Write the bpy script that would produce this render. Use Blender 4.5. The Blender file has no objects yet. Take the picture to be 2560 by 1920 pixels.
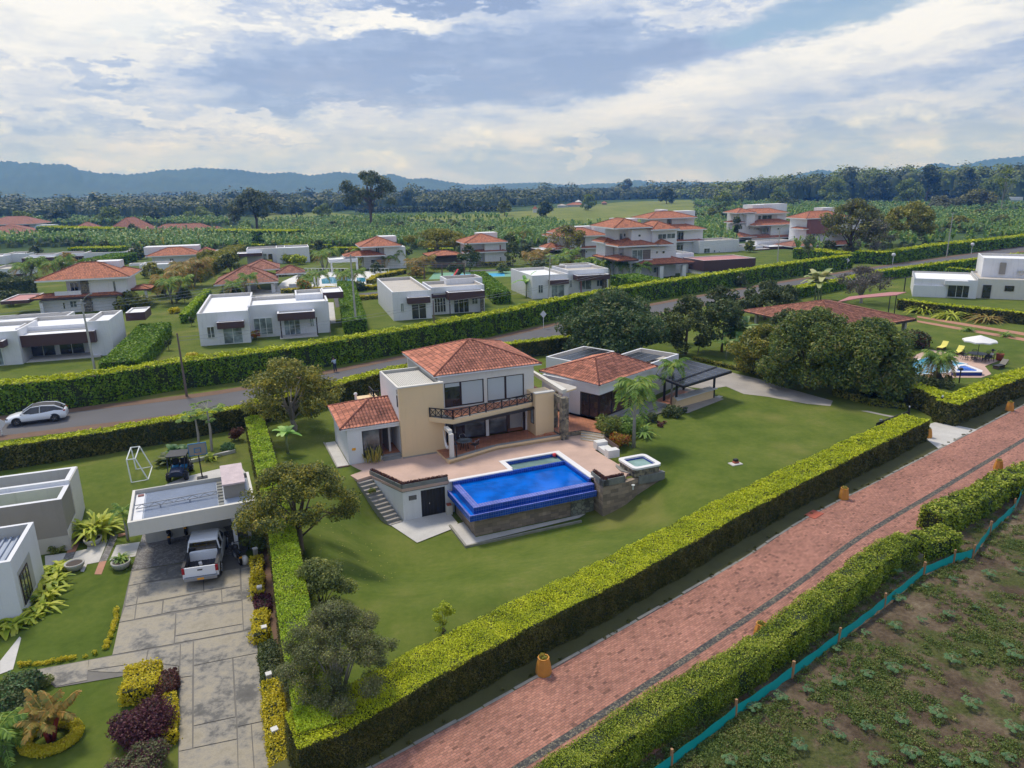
import bpy, math, random
import numpy as np
from math import sin, cos, radians, pi
random.seed(7); RNG = np.random.default_rng(11)
SC = bpy.context.scene; COL = SC.collection

# ------------------------------------------------------------------ camera
FPX, PITCH, ROLL, CZ = 1800.0, radians(15.4), radians(1.1), 20.0
FW = (0, cos(PITCH), -sin(PITCH)); U0 = (0, sin(PITCH), cos(PITCH))
RT = (cos(ROLL), -sin(ROLL)*U0[1], -sin(ROLL)*U0[2])
UP = (sin(ROLL), cos(ROLL)*U0[1], cos(ROLL)*U0[2])
cam = bpy.data.objects.new('camera', bpy.data.cameras.new('camera')); COL.objects.link(cam)
from mathutils import Matrix, Vector
m = Matrix(((RT[0], UP[0], -FW[0], 0), (RT[1], UP[1], -FW[1], 0), (RT[2], UP[2], -FW[2], CZ), (0, 0, 0, 1)))
cam.matrix_world = m
cam.data.sensor_width = 36; cam.data.lens = 36*FPX/2560; cam.data.clip_start = .3; cam.data.clip_end = 60000
SC.camera = cam
# ------------------------------------------------------------------ world
SC.view_settings.view_transform = 'Standard'; SC.view_settings.look = 'None'
SC.view_settings.exposure = 0.22; SC.view_settings.gamma = 1
SUN_EL, SUN_AZ = radians(58), radians(-38)      # azimuth from +Y towards +X
world = bpy.data.worlds.new('World'); SC.world = world; world.use_nodes = True
nt = world.node_tree; nt.nodes.clear()
class N:
    """tiny node-graph helper"""
    def __init__(s, nt): s.nt = nt
    def new(s, t, **k):
        n = s.nt.nodes.new(t)
        for a, b in k.items(): setattr(n, a, b)
        return n
    def put(s, sock, v):
        if isinstance(v, bpy.types.NodeSocket): s.nt.links.new(v, sock)
        elif v is not None: sock.default_value = v
    def m(s, op, a, b=None, c=None, clamp=False):
        n = s.new('ShaderNodeMath', operation=op, use_clamp=clamp)
        for i, v in enumerate((a, b, c)): s.put(n.inputs[i], v)
        return n.outputs[0]
    def mix(s, f, a, b, bt='MIX'):
        n = s.new('ShaderNodeMix', data_type='RGBA', blend_type=bt)
        s.put(n.inputs[0], f); s.put(n.inputs[6], a); s.put(n.inputs[7], b)
        return n.outputs[2]
    def noise(s, vec, scale, detail=4, rough=.55, out=0, **k):
        n = s.new('ShaderNodeTexNoise'); s.put(n.inputs['Vector'], vec)
        n.inputs['Scale'].default_value = scale; n.inputs['Detail'].default_value = detail
        n.inputs['Roughness'].default_value = rough
        for a, b in k.items(): n.inputs[a].default_value = b
        return n.outputs[out]
    def ramp(s, f, stops, interp='LINEAR'):
        n = s.new('ShaderNodeValToRGB'); n.color_ramp.interpolation = interp
        e = n.color_ramp.elements
        while len(e) < len(stops): e.new(.5)
        for i, (p, c) in enumerate(stops):
            e[i].position = p; e[i].color = c if len(c) == 4 else (*c, 1)
        s.put(n.inputs[0], f); return n.outputs[0]
    def rng(s, v, a, b, c=0, d=1, t='SMOOTHSTEP'):
        n = s.new('ShaderNodeMapRange', interpolation_type=t)
        for i, x in enumerate((v, a, b, c, d)): s.put(n.inputs[i], x)
        return n.outputs[0]
    def comb(s, x, y, z):
        n = s.new('ShaderNodeCombineXYZ')
        for i, v in enumerate((x, y, z)): s.put(n.inputs[i], v)
        return n.outputs[0]
def ray(px, py):
    a = (px-1280)/FPX; b = -(py-960)/FPX
    return tuple(FW[i]+a*RT[i]+b*UP[i] for i in range(3))
g = N(nt)
tc = g.new('ShaderNodeTexCoord'); sep = g.new('ShaderNodeSeparateXYZ'); nt.links.new(tc.outputs['Generated'], sep.inputs[0])
dx, dy, dz = sep.outputs
hyp = g.m('SQRT', g.m('ADD', g.m('MULTIPLY', dx, dx), g.m('MULTIPLY', dy, dy)))
dyc = g.m('MAXIMUM', hyp, .02)
# azimuth-like and elevation-like coordinates of the sky dome
az = g.m('ARCTAN2', dx, dy); el = g.m('DIVIDE', dz, dyc)
pl = g.m('ADD', g.m('MAXIMUM', dz, 0), .10)
cv = g.comb(g.m('DIVIDE', dx, pl), g.m('DIVIDE', dy, pl), 0)
wob = g.m('MULTIPLY', g.m('SUBTRACT', g.noise(g.comb(az, g.m('MULTIPLY', el, 2.5), 0), 5, 7, .62), .5), 1.0)
wob2 = g.m('SUBTRACT', g.noise(g.comb(az, g.m('MULTIPLY', el, 3), 3.3), 16, 6, .65), .5)
azw = g.m('ADD', az, g.m('MULTIPLY', g.m('ADD', wob, g.m('MULTIPLY', wob2, .8)), .20)); elw = g.m('ADD', el, g.m('MULTIPLY', g.m('ADD', wob, wob2), .085))
def sky_at(X, Y):
    d = ray(X*1.1573, Y*1.1573); return math.atan2(d[0], d[1]), d[2]/math.hypot(d[0], d[1])
def blob(X, Y, rx, ry, rot=0, amp=1.0, soft=1.0):
    """soft elliptical cloud mass centred on a sky direction"""
    ca, ce = sky_at(X, Y); ra, re = rx/1555, ry/1555
    a = g.m('SUBTRACT', azw, ca); e = g.m('SUBTRACT', elw, ce)
    c_, s_ = cos(rot), sin(rot)
    u = g.m('DIVIDE', g.m('ADD', g.m('MULTIPLY', a, c_), g.m('MULTIPLY', e, s_)), ra)
    v = g.m('DIVIDE', g.m('SUBTRACT', g.m('MULTIPLY', e, c_), g.m('MULTIPLY', a, s_)), re)
    r = g.m('SQRT', g.m('ADD', g.m('MULTIPLY', u, u), g.m('MULTIPLY', v, v)))
    return g.m('MULTIPLY', g.rng(r, 1+.45*soft, 1-.6*soft), amp)
def total(*bs):
    t = bs[0]
    for b in bs[1:]: t = g.m('ADD', t, b)
    return t
bright = total(blob(190, 100, 220, 66, -.32, .46, .45), blob(330, 50, 150, 30, -.3, .25, .5), blob(560, 32, 400, 36, .0, .42, .8), blob(840, 62, 110, 24, .05, .35, .6), blob(1500, 190, 560, 34, .20, .30), blob(1830, 62, 330, 26, .22, .22),
               blob(1150, 262, 760, 40, .05, .27), blob(1720, 130, 380, 30, .1, .16), blob(150, 245, 150, 22, -.03, .38, .4), blob(470, 268, 190, 20, -.05, .28, .4), blob(40, 170, 130, 26, -.3, .3, .5),
               blob(935, 172, 56, 15, 0, .42, .4), blob(1245, 328, 26, 34, 0, .40, .3), blob(330, 335, 330, 26, -.05, .25, .5), blob(2080, 70, 230, 50, .15, .28), blob(1010, 300, 50, 18, -.2, .28, .3), blob(1500, 25, 160, 22, 0, .22, .5), blob(2050, 200, 300, 24, .12, .22))
dark = total(blob(1060, 140, 560, 62, .04, .33), blob(1290, 175, 260, 44, .20, .26), blob(700, 190, 420, 42, .0, .28), blob(240, 142, 90, 24, -.15, .36, .5), blob(1990, 170, 300, 24, .14, .26), blob(120, 262, 170, 10, -.02, .22, .5), blob(1950, 105, 260, 12, .1, .12),
             blob(500, 290, 200, 9, -.04, .28, .5), blob(700, 236, 190, 8, .05, .30, .4), blob(1850, 262, 700, 13, .07, .20), blob(640, 28, 120, 20, -.2, .26, .6), blob(980, 6, 180, 18, 0, .5, .6), blob(760, 74, 60, 16, -.1, .2, .5), blob(1300, 350, 900, 22, 0, .12))
nA = g.noise(g.comb(az, g.m('MULTIPLY', el, 3.6), 0), 7, 9, .6); nB = g.noise(g.comb(g.m('ADD', az, g.m('MULTIPLY', el, .8)), g.m('MULTIPLY', el, 7), 5), 10, 8, .6)
nC_ = g.noise(g.comb(az, g.m('MULTIPLY', el, 2.2), 9), 30, 8, .66)
val = g.m('ADD', g.m('ADD', g.m('SUBTRACT', bright, dark), .44), g.m('ADD', g.m('MULTIPLY', g.m('SUBTRACT', nA, .5), .80), g.m('ADD', g.m('MULTIPLY', g.m('SUBTRACT', nB, .5), .60), g.m('MULTIPLY', g.m('SUBTRACT', nC_, .5), .52))), clamp=True)
ccol = g.ramp(val, [(0, (.30, .39, .62)), (.28, (.39, .49, .74)), (.5, (.55, .63, .83)), (.68, (.74, .78, .89)), (.86, (.88, .90, .95)), (1, (.98, .98, 1.0))])
# creamy pale band above the horizon
hz = g.rng(el, .0, .20, 1, 0)
cu = g.noise(g.comb(g.m('MULTIPLY', az, 1.0), g.m('MULTIPLY', el, 1.9), 7), 17, 10, .62); cuB = g.noise(g.comb(az, el, 2), 3.2, 3, .5)
band = g.m('MULTIPLY', g.rng(elw, .012, .035), g.rng(elw, .135, .075)); cuf = g.m('MULTIPLY', g.m('MULTIPLY', g.rng(cu, .47, .56), band), g.rng(cuB, .42, .58))
ccol = g.mix(g.m('MULTIPLY', hz, .60), ccol, g.mix(g.rng(nA, .45, .62), (.43, .53, .88, 1), (.68, .71, .96, 1)))
ccol = g.mix(g.m('MULTIPLY', cuf, .75), ccol, g.mix(g.rng(cu, .5, .68), (.58, .66, .88, 1), (.92, .94, 1.0, 1)))
blue = g.m('MINIMUM', total(blob(1810, 22, 230, 36, .15, .85, .8), blob(300, 60, 80, 20, 0, .25)), .85)
sky = g.new('ShaderNodeTexSky', sky_type='NISHITA', sun_disc=False, sun_elevation=SUN_EL, sun_rotation=SUN_AZ, altitude=1200, dust_density=1.2)
bg1 = g.new('ShaderNodeBackground'); nt.links.new(sky.outputs[0], bg1.inputs[0]); bg1.inputs[1].default_value = .10
bg2 = g.new('ShaderNodeBackground'); nt.links.new(ccol, bg2.inputs[0]); bg2.inputs[1].default_value = .90
mx = g.new('ShaderNodeMixShader'); out = g.new('ShaderNodeOutputWorld')
nt.links.new(g.m('SUBTRACT', 1.0, g.m('MAXIMUM', blue, .06)), mx.inputs[0])
nt.links.new(bg1.outputs[0], mx.inputs[1]); nt.links.new(bg2.outputs[0], mx.inputs[2]); nt.links.new(mx.outputs[0], out.inputs[0])
world.cycles.sampling_method = 'MANUAL'; world.cycles.sample_map_resolution = 512
sl = bpy.data.lights.new('sun', 'SUN'); sl.energy = 2.5; sl.angle = radians(12); sl.color = (1, .93, .82)
sun = bpy.data.objects.new('sun', sl); COL.objects.link(sun)
sd = Vector((sin(SUN_AZ)*cos(SUN_EL), cos(SUN_AZ)*cos(SUN_EL), sin(SUN_EL)))
sun.rotation_euler = sd.to_track_quat('Z', 'Y').to_euler(); sun.location = (0, 0, 80)

# ------------------------------------------------------------------ placing by what the survey photo shows
def W(px, py, z=0.0):
    d = ray(px, py); t = (z-CZ)/d[2]; return (d[0]*t, d[1]*t)
def PX(x, y, z):
    v = (x, y, z-CZ); d = sum(a*b for a, b in zip(v, FW))
    return (1280+FPX*sum(a*b for a, b in zip(v, RT))/d, 960-FPX*sum(a*b for a, b in zip(v, UP))/d)
def zz(ox, oy, s): return lambda x, y: (ox+x/s, oy+y/s)
z1, z2, z3, z4 = [zz(o, 380, 3.456) for o in (0, 640, 1280, 1920)]
z5, z6, z7, z8 = [zz(o, 800, 3.456) for o in (0, 640, 1280, 1920)]
y1, y2, y3 = zz(0, 1240, 2.44), zz(700, 1240, 2.44), zz(1660, 1240, 2.44)
b1, b2, b3, b4 = zz(0, 520, 5.53), zz(400, 560, 5.53), zz(1300, 480, 5.53), zz(1680, 460, 5.53)
b5, b6, b7, a8 = zz(300, 1060, 5.53), zz(0, 1160, 6.144), zz(2160, 820, 5.53), zz(860, 1120, 5.53)
D = lambda x, y: (x*1.1573, y*1.1573)
def height_to(py, x, y):
    lo, hi = -5., 90.
    for _ in range(40):
        q = (lo+hi)/2
        if PX(x, y, q)[1] > py: lo = q
        else: hi = q
    return lo
class Fr:
    def __init__(s, x, y, a, z=0):
        s.x, s.y, s.z, s.a = x, y, z, a; s.c, s.s = cos(radians(a)), sin(radians(a))
    def w(s, u, v, z=0): return (s.x+u*s.c-v*s.s, s.y+u*s.s+v*s.c, z)
    def l(s, x, y): x -= s.x; y -= s.y; return (x*s.c+y*s.s, -x*s.s+y*s.c)
    def g(s, p, z=0): return s.l(*W(p[0], p[1], z))
    def f(s, p, v=0):                       # point on the vertical plane v = const
        d = ray(*p); ox, oy = s.l(0, 0); du = d[0]*s.c+d[1]*s.s; dv = -d[0]*s.s+d[1]*s.c
        t = (v-oy)/dv; return (ox+du*t, CZ+d[2]*t)
    def q(s, p, u=0):                       # point on the vertical plane u = const
        d = ray(*p); ox, oy = s.l(0, 0); du = d[0]*s.c+d[1]*s.s; dv = -d[0]*s.s+d[1]*s.c
        t = (u-ox)/du; return (oy+dv*t, CZ+d[2]*t)
WF = Fr(0, 0, 0)
HF = Fr(-8.46, 51.74, 23)      # main house frame
GF = Fr(7.4, 59.9, 47)         # garden wing frame
def ss(x, a, b):
    t = np.clip((np.asarray(x, float)-a)/(b-a), 0, 1); return t*t*(3-2*t)
def T(x, y):
    """height of the ground: the lawn dips in front of the pool, the left lot lies lower"""
    u = (x-HF.x)*HF.c+(y-HF.y)*HF.s; v = -(x-HF.x)*HF.s+(y-HF.y)*HF.c
    pit = -2.45*ss(u, -9, -3.2)*(1-ss(u, 10.5, 19))*ss(v, -21, -11.5)*(1-ss(v, -5.6, -1.6))
    hx = np.interp(y, [15, 20.4, 35.4, 58.7], [-5.6, -7.6, -12.6, -23.0])
    lot = -1.2*ss(hx-x, -1.6, -.3)*(1-ss(y, 41, 49))
    return pit+lot
def Wg(px, py):
    z = 0.
    for _ in range(30): x, y = W(px, py, z); z = .5*z+.5*float(T(x, y))
    return x, y, float(T(x, y))

# ------------------------------------------------------------------ materials
def base_mat(name, rough=.7, metal=0., spec=.4):
    mt = bpy.data.materials.new(name); mt.use_nodes = True
    b = mt.node_tree.nodes['Principled BSDF']; b.inputs['Roughness'].default_value = rough
    b.inputs['Metallic'].default_value = metal; b.inputs['Specular IOR Level'].default_value = spec
    return mt, N(mt.node_tree), b
def bump(g, b, h, st=.3, dist=.05):
    n = g.new('ShaderNodeBump'); n.inputs['Strength'].default_value = st; n.inputs['Distance'].default_value = dist
    g.put(n.inputs['Height'], h); g.put(b.inputs['Normal'], n.outputs[0])
def objvec(g): return g.new('ShaderNodeTexCoord').outputs['Object']
def posvec(g): return g.new('ShaderNodeNewGeometry').outputs['Position']
def paint(name, c, rough=.7, dirt=.12, scale=.8, metal=0., streak=0., bumpst=.12, fine=9, spec=.4):
    """weathered plain surface: large soiling, fine grain, optional vertical streaks"""
    mt, g, b = base_mat(name, rough, metal, spec); p = posvec(g)
    n1 = g.noise(p, scale, 6, .6); n2 = g.noise(p, fine, 4, .6)
    f = g.m('ADD', g.m('MULTIPLY', g.m('SUBTRACT', n1, .5), 2.4*dirt), g.m('MULTIPLY', g.m('SUBTRACT', n2, .5), dirt))
    if streak:
        mp = g.new('ShaderNodeMapping'); mp.inputs['Scale'].default_value = (3, 3, .25); g.put(mp.inputs[0], p)
        f = g.m('SUBTRACT', f, g.m('MULTIPLY', g.rng(g.noise(mp.outputs[0], 1.2, 5, .7), .52, .75), streak))
    f = g.m('ADD', 1.0, f)
    v = g.new('ShaderNodeVectorMath', operation='SCALE'); v.inputs[0].default_value = c; g.put(v.inputs['Scale'], f)
    g.put(b.inputs['Base Color'], v.outputs[0])
    if bumpst: bump(g, b, n2, bumpst, .02)
    return mt
def leafmat(name, cols, rough=.55, trans=.22):
    """foliage: every leaf picks its own colour, and whole clumps drift in hue"""
    mt, g, b = base_mat(name, rough, spec=.35); r = g.new('ShaderNodeNewGeometry')
    f = g.m('ADD', g.m('MULTIPLY', r.outputs['Random Per Island'], .6), g.m('MULTIPLY', g.rng(g.noise(r.outputs['Position'], .9, 4, .6), .3, .7), .4))
    k = len(cols)-1
    c = g.ramp(f, [(.08+.84*i/k, x) for i, x in enumerate(cols)])
    g.put(b.inputs['Base Color'], c)
    t = g.new('ShaderNodeBsdfTranslucent'); g.put(t.inputs[0], c); mxs = g.new('ShaderNodeMixShader'); mxs.inputs[0].default_value = trans
    o = mt.node_tree.nodes['Material Output']; L = mt.node_tree.links
    L.new(b.outputs[0], mxs.inputs[1]); L.new(t.outputs[0], mxs.inputs[2]); L.new(mxs.outputs[0], o.inputs[0])
    return mt
M = {}
def addp(k, *a, **kw): M[k] = paint(k, *a, **kw)
addp('white_wall', (.72, .72, .73), dirt=.05, streak=.10)
addp('far_wall', (.72, .72, .74), dirt=.07, streak=.16, bumpst=0)
addp('cream_wall', (.78, .58, .34), dirt=.04, streak=.05)
addp('offwhite_wall', (.66, .63, .57), dirt=.06, streak=.08)
addp('grey_wall', (.44, .43, .39), dirt=.08, streak=.12)
addp('taupe_wall', (.27, .25, .22), dirt=.08, streak=.10)
addp('red_wall', (.24, .10, .09), dirt=.1)
addp('brown_band', (.085, .045, .045), dirt=.10, rough=.5)
addp('fascia', (.70, .70, .72), dirt=.06)
addp('far_roof_white', (.80, .81, .84), dirt=.06, bumpst=0)
addp('far_roof_tan', (.48, .44, .39), dirt=.18, bumpst=0)
addp('parapet_inside', (.52, .49, .45), dirt=.12, streak=.15)
addp('black_metal', (.02, .02, .024), rough=.45, dirt=.1, bumpst=0)
addp('dark_frame', (.035, .02, .018), rough=.4, dirt=.1, bumpst=0)
addp('white_metal', (.72, .74, .72), rough=.4, dirt=.06, bumpst=0)
addp('grey_metal', (.30, .31, .33), rough=.4, dirt=.12, metal=.3, bumpst=0)
addp('silver', (.55, .56, .58), rough=.25, dirt=.05, metal=.8, bumpst=0)
addp('pole_concrete', (.42, .40, .37), dirt=.14, bumpst=.1)
addp('pole_wood', (.16, .12, .10), dirt=.25)
addp('wood_post', (.36, .20, .10), dirt=.25)
addp('wood_dark', (.14, .09, .07), dirt=.25)
addp('terracotta_floor', (.42, .17, .09), dirt=.15, scale=2)
addp('deck', (.52, .36, .29), dirt=.26, scale=.5, fine=24, rough=.8)
addp('grey_trim', (.26, .25, .235), dirt=.2, scale=1.5)
addp('planter_grey', (.20, .205, .19), dirt=.35, scale=1.6, streak=.25)
addp('step_grey', (.32, .29, .26), dirt=.25, scale=2)
addp('coping', (.74, .72, .72), dirt=.05)
addp('marble', (.70, .69, .67), dirt=.14, scale=1.3)
addp('slab', (.40, .35, .29), dirt=.60, scale=.55, fine=5, rough=.85)
addp('joint', (.15, .14, .125), dirt=.3)
addp('asphalt', (.115, .112, .118), dirt=.16, scale=.25, fine=20, rough=.9)
addp('kerb', (.26, .25, .22), dirt=.4, scale=2)
addp('verge', (.085, .085, .030), dirt=.35, scale=.8, fine=14, rough=.95, bumpst=.4)
addp('dirt', (.17, .105, .07), dirt=.3, scale=.9, fine=8, rough=.95, bumpst=.4)
addp('gravel', (.36, .33, .30), dirt=.3, scale=.5, fine=30, rough=.95, bumpst=.4)
addp('red_path', (.42, .20, .13), dirt=.25, scale=1.2)
addp('concrete_light', (.52, .50, .47), dirt=.25, scale=.6, rough=.85)
addp('car_white', (.80, .82, .86), rough=.22, dirt=.02, bumpst=0, spec=.6)
addp('car_trim', (.03, .03, .035), rough=.5, dirt=.1, bumpst=0)
addp('tyre', (.018, .018, .02), rough=.85, dirt=.2, bumpst=0)
addp('headlight', (.75, .76, .8), rough=.15, dirt=.02, bumpst=0)
addp('tail_light', (.32, .01, .015), rough=.2, dirt=.02, bumpst=0)
addp('orange_pot', (.56, .25, .045), dirt=.16, scale=3)
addp('terracotta_pot', (.36, .09, .05), dirt=.1)
addp('teal_mesh', (.0, .34, .32), rough=.6, dirt=.12, scale=1.4)
addp('yellow_paint', (.80, .66, .10), rough=.6, dirt=.05, bumpst=0)
addp('lounger_yellow', (.82, .74, .16), rough=.7, dirt=.03, bumpst=0)
addp('plate_orange', (.85, .38, .02), rough=.5, dirt=.02, bumpst=0)
addp('sheet_metal', (.36, .41, .50), rough=.5, dirt=.10, metal=.1)
addp('pink_roof', (.46, .19, .18), rough=.6, dirt=.12)
addp('green_panel', (.32, .50, .28), rough=.6, dirt=.1)
addp('stain_roof', (.52, .42, .43), rough=.7, dirt=.28, scale=2.0)
addp('bark', (.13, .095, .07), dirt=.3, scale=3, bumpst=.5)
addp('bark_pale', (.34, .30, .26), dirt=.3, scale=3, bumpst=.3)
addp('palm_trunk', (.34, .32, .29), dirt=.4, scale=4, bumpst=.4)
addp('stem_green', (.22, .25, .12), dirt=.3)
addp('soil_dark', (.05, .035, .03), dirt=.3)
addp('red_stem', (.30, .04, .03), dirt=.1)
addp('pool_wall_blue', (.012, .04, .30), rough=.2, dirt=.1, bumpst=0)
addp('shallow_tile', (.56, .60, .44), rough=.3, dirt=.05, scale=1)
addp('skin', (.28, .15, .10), dirt=.05, bumpst=0)
addp('shirt_blue', (.38, .48, .60), dirt=.08, bumpst=0)
addp('trousers_navy', (.02, .03, .07), dirt=.1, bumpst=0)
addp('cloth_white', (.78, .76, .74), dirt=.05, bumpst=0)
addp('ball_red', (.75, .06, .07), rough=.4, dirt=.02, bumpst=0)
addp('blue_paint', (.02, .16, .36), rough=.4, dirt=.1, bumpst=0)
addp('court_green', (.16, .34, .22), rough=.7, dirt=.1, bumpst=0)
addp('court_blue', (.05, .36, .62), rough=.7, dirt=.06, bumpst=0)
addp('brick_red', (.40, .10, .06), dirt=.15)
addp('blind', (.50, .54, .54), rough=.5, dirt=.03, bumpst=0)
addp('interior', (.16, .13, .11), dirt=.3, bumpst=0)
addp('interior_white', (.50, .48, .46), dirt=.1, bumpst=0)
addp('hill_green', (.05, .085, .04), dirt=.35, scale=.004, fine=.03, bumpst=0, rough=.95)
def glassmat(name, c, rough=.06):
    mt, g, b = base_mat(name, rough, spec=.9); b.inputs['Base Color'].default_value = (*c, 1)
    p = posvec(g); g.put(b.inputs['Base Color'], g.mix(g.rng(g.noise(p, .9, 3), .35, .7), (*[x*.45 for x in c], 1), (*[min(1, x*1.5) for x in c], 1)))
    M[name] = mt
glassmat('glass_dark', (.035, .035, .038)); glassmat('glass_curtain', (.24, .29, .31), .12); glassmat('glass_grey', (.10, .12, .13), .1)
def stone(name, c1, c2, c3, scale, mortar=(.1, .095, .09)):
    mt, g, b = base_mat(name, .8); p = posvec(g)
    v = g.new('ShaderNodeTexVoronoi'); v.inputs['Scale'].default_value = scale; g.put(v.inputs[0], p)
    e = g.new('ShaderNodeTexVoronoi', feature='DISTANCE_TO_EDGE'); e.inputs['Scale'].default_value = scale; g.put(e.inputs[0], p)
    sp = g.new('ShaderNodeSeparateColor'); g.put(sp.inputs[0], v.outputs['Color'])
    c = g.ramp(sp.outputs[0], [(0, c1), (.5, c2), (1, c3)])
    f = g.rng(e.outputs[0], .02, .09)
    g.put(b.inputs['Base Color'], g.mix(f, (*mortar, 1), c)); bump(g, b, f, .6, .03); M[name] = mt
stone('pebble_stone', (.06, .055, .05), (.20, .17, .12), (.34, .29, .20), 4.5, (.16, .15, .13))
stone('flagstone', (.13, .14, .12), (.22, .24, .20), (.30, .30, .24), 3.2)
stone('cobble', (.035, .034, .036), (.075, .073, .072), (.24, .21, .14), 13, (.09, .085, .08))
stone('cobble_pave', (.17, .16, .16), (.23, .22, .22), (.30, .29, .28), 7, (.12, .11, .10))
def bricks(name, c1, c2, mortar, w, h, ms=.01, uv=True, off=.5, dark=0, rough=.8, jitter=.5, bst=.4):
    mt, g, b = base_mat(name, rough)
    t = g.new('ShaderNodeTexCoord').outputs['UV']
    n = g.new('ShaderNodeTexBrick'); n.offset = off; g.put(n.inputs['Vector'], t)
    n.inputs['Scale'].default_value = 1; n.inputs['Brick Width'].default_value = w; n.inputs['Row Height'].default_value = h
    n.inputs['Mortar Size'].default_value = ms; n.inputs['Color1'].default_value = (*c1, 1); n.inputs['Color2'].default_value = (*c2, 1)
    n.inputs['Mortar'].default_value = (*mortar, 1); n.inputs['Mortar Smooth'].default_value = .3
    c = n.outputs[0]
    # second set of random values so single blocks stand out dark or pale
    w2 = g.new('ShaderNodeTexWhiteNoise', noise_dimensions='2D')
    fl = g.new('ShaderNodeVectorMath', operation='FLOOR'); dv = g.new('ShaderNodeVectorMath', operation='DIVIDE'); dv.inputs[1].default_value = (w, h, 1)
    g.put(dv.inputs[0], t); g.put(fl.inputs[0], dv.outputs[0]); g.put(w2.inputs[0], fl.outputs[0])
    k = g.m('ADD', 1-jitter*.5, g.m('MULTIPLY', w2.outputs[0], jitter))
    if dark: k = g.m('MULTIPLY', k, g.rng(w2.outputs[0], dark, dark+.03, .68, 1))
    k = g.m('MULTIPLY', k, g.rng(g.noise(t, .35, 5, .6), .3, .7, .82, 1.14))
    v = g.new('ShaderNodeVectorMath', operation='SCALE'); g.put(v.inputs[0], c); g.put(v.inputs['Scale'], k)
    g.put(b.inputs['Base Color'], v.outputs[0])
    if bst: bump(g, b, g.m('SUBTRACT', 1.0, n.outputs[1]), bst, .015)
    M[name] = mt
bricks('street_brick', (.395, .182, .128), (.33, .142, .10), (.17, .10, .08), .22, .11, .010, dark=.03, jitter=.42)
bricks('stone_block', (.36, .28, .215), (.23, .185, .145), (.15, .125, .10), .62, .26, .006, jitter=.45)
bricks('pool_tile', (.006, .065, .42), (.005, .05, .34), (.10, .18, .52), .17, .17, .012, off=0, rough=.15, jitter=.25, bst=.1)
bricks('pool_tile_pale', (.13, .16, .52), (.10, .13, .46), (.30, .34, .60), .2, .2, .012, off=0, rough=.25, jitter=.2, bst=.1)
bricks('floor_tile', (.44, .18, .10), (.38, .15, .08), (.20, .10, .07), .3, .3, .01, off=0, rough=.5, jitter=.3, bst=.1)
bricks('solar_panel', (.014, .014, .02), (.012, .012, .018), (.20, .205, .22), 1.7, 1.02, .03, off=0, rough=.25, jitter=.1, bst=0)
def tile_mat(name, c, moss=.5, wave=False, dark=.22):
    mt, g, b = base_mat(name, .8); t = g.new('ShaderNodeTexCoord').outputs['UV']; p = posvec(g)
    w2 = g.new('ShaderNodeTexWhiteNoise', noise_dimensions='2D')
    fl = g.new('ShaderNodeVectorMath', operation='FLOOR'); dv = g.new('ShaderNodeVectorMath', operation='DIVIDE'); dv.inputs[1].default_value = (.26, .38, 1)
    g.put(dv.inputs[0], t); g.put(fl.inputs[0], dv.outputs[0]); g.put(w2.inputs[0], fl.outputs[0])
    k = g.m('ADD', .66, g.m('MULTIPLY', w2.outputs[0], .62))
    v = g.new('ShaderNodeVectorMath', operation='SCALE'); v.inputs[0].default_value = c; g.put(v.inputs['Scale'], k)
    sx = g.new('ShaderNodeSeparateXYZ'); g.put(sx.inputs[0], t)
    fx = g.m('FRACT', g.m('DIVIDE', sx.outputs[0], .26)); fy = g.m('FRACT', g.m('DIVIDE', sx.outputs[1], .38))
    gx = g.m('ABSOLUTE', g.m('SUBTRACT', fx, .5))
    # lichen gathers in the channels and where courses overlap
    mo = g.m('MULTIPLY', g.rng(g.noise(p, 1.1, 6, .7), .42, .66), g.m('MAXIMUM', g.rng(gx, .24, .44), g.rng(fy, .22, .05)))
    c1_ = g.mix(g.m('MULTIPLY', g.m('MAXIMUM', g.rng(gx, .34, .47), g.rng(fy, .12, .02)), .55), v.outputs[0], (.06, .03, .022, 1)); c2 = g.mix(g.m('MULTIPLY', mo, moss), c1_, (.035, .022, .02, 1))
    c2 = g.mix(g.rng(g.noise(p, 2.3, 5, .7), .60, .76, 0, dark), c2, (.04, .03, .03, 1))
    g.put(b.inputs['Base Color'], c2)
    if wave:
        h = g.m('ADD', g.m('MULTIPLY', g.m('COSINE', g.m('MULTIPLY', g.m('SUBTRACT', fx, .5), 2*pi)), .5), g.m('MULTIPLY', g.m('SUBTRACT', 1.0, fy), .5))
        bump(g, b, h, .8, .07)
    M[name] = mt
tile_mat('roof_tile', (.66, .26, .16), .8); tile_mat('roof_tile_old', (.46, .19, .12), .9, dark=.35)
tile_mat('far_tile', (.47, .165, .085), .4, True, .3); tile_mat('far_tile_dull', (.36, .15, .10), .3, True, .2); tile_mat('ridge_tile', (.28, .10, .065), .9, dark=.8)
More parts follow.
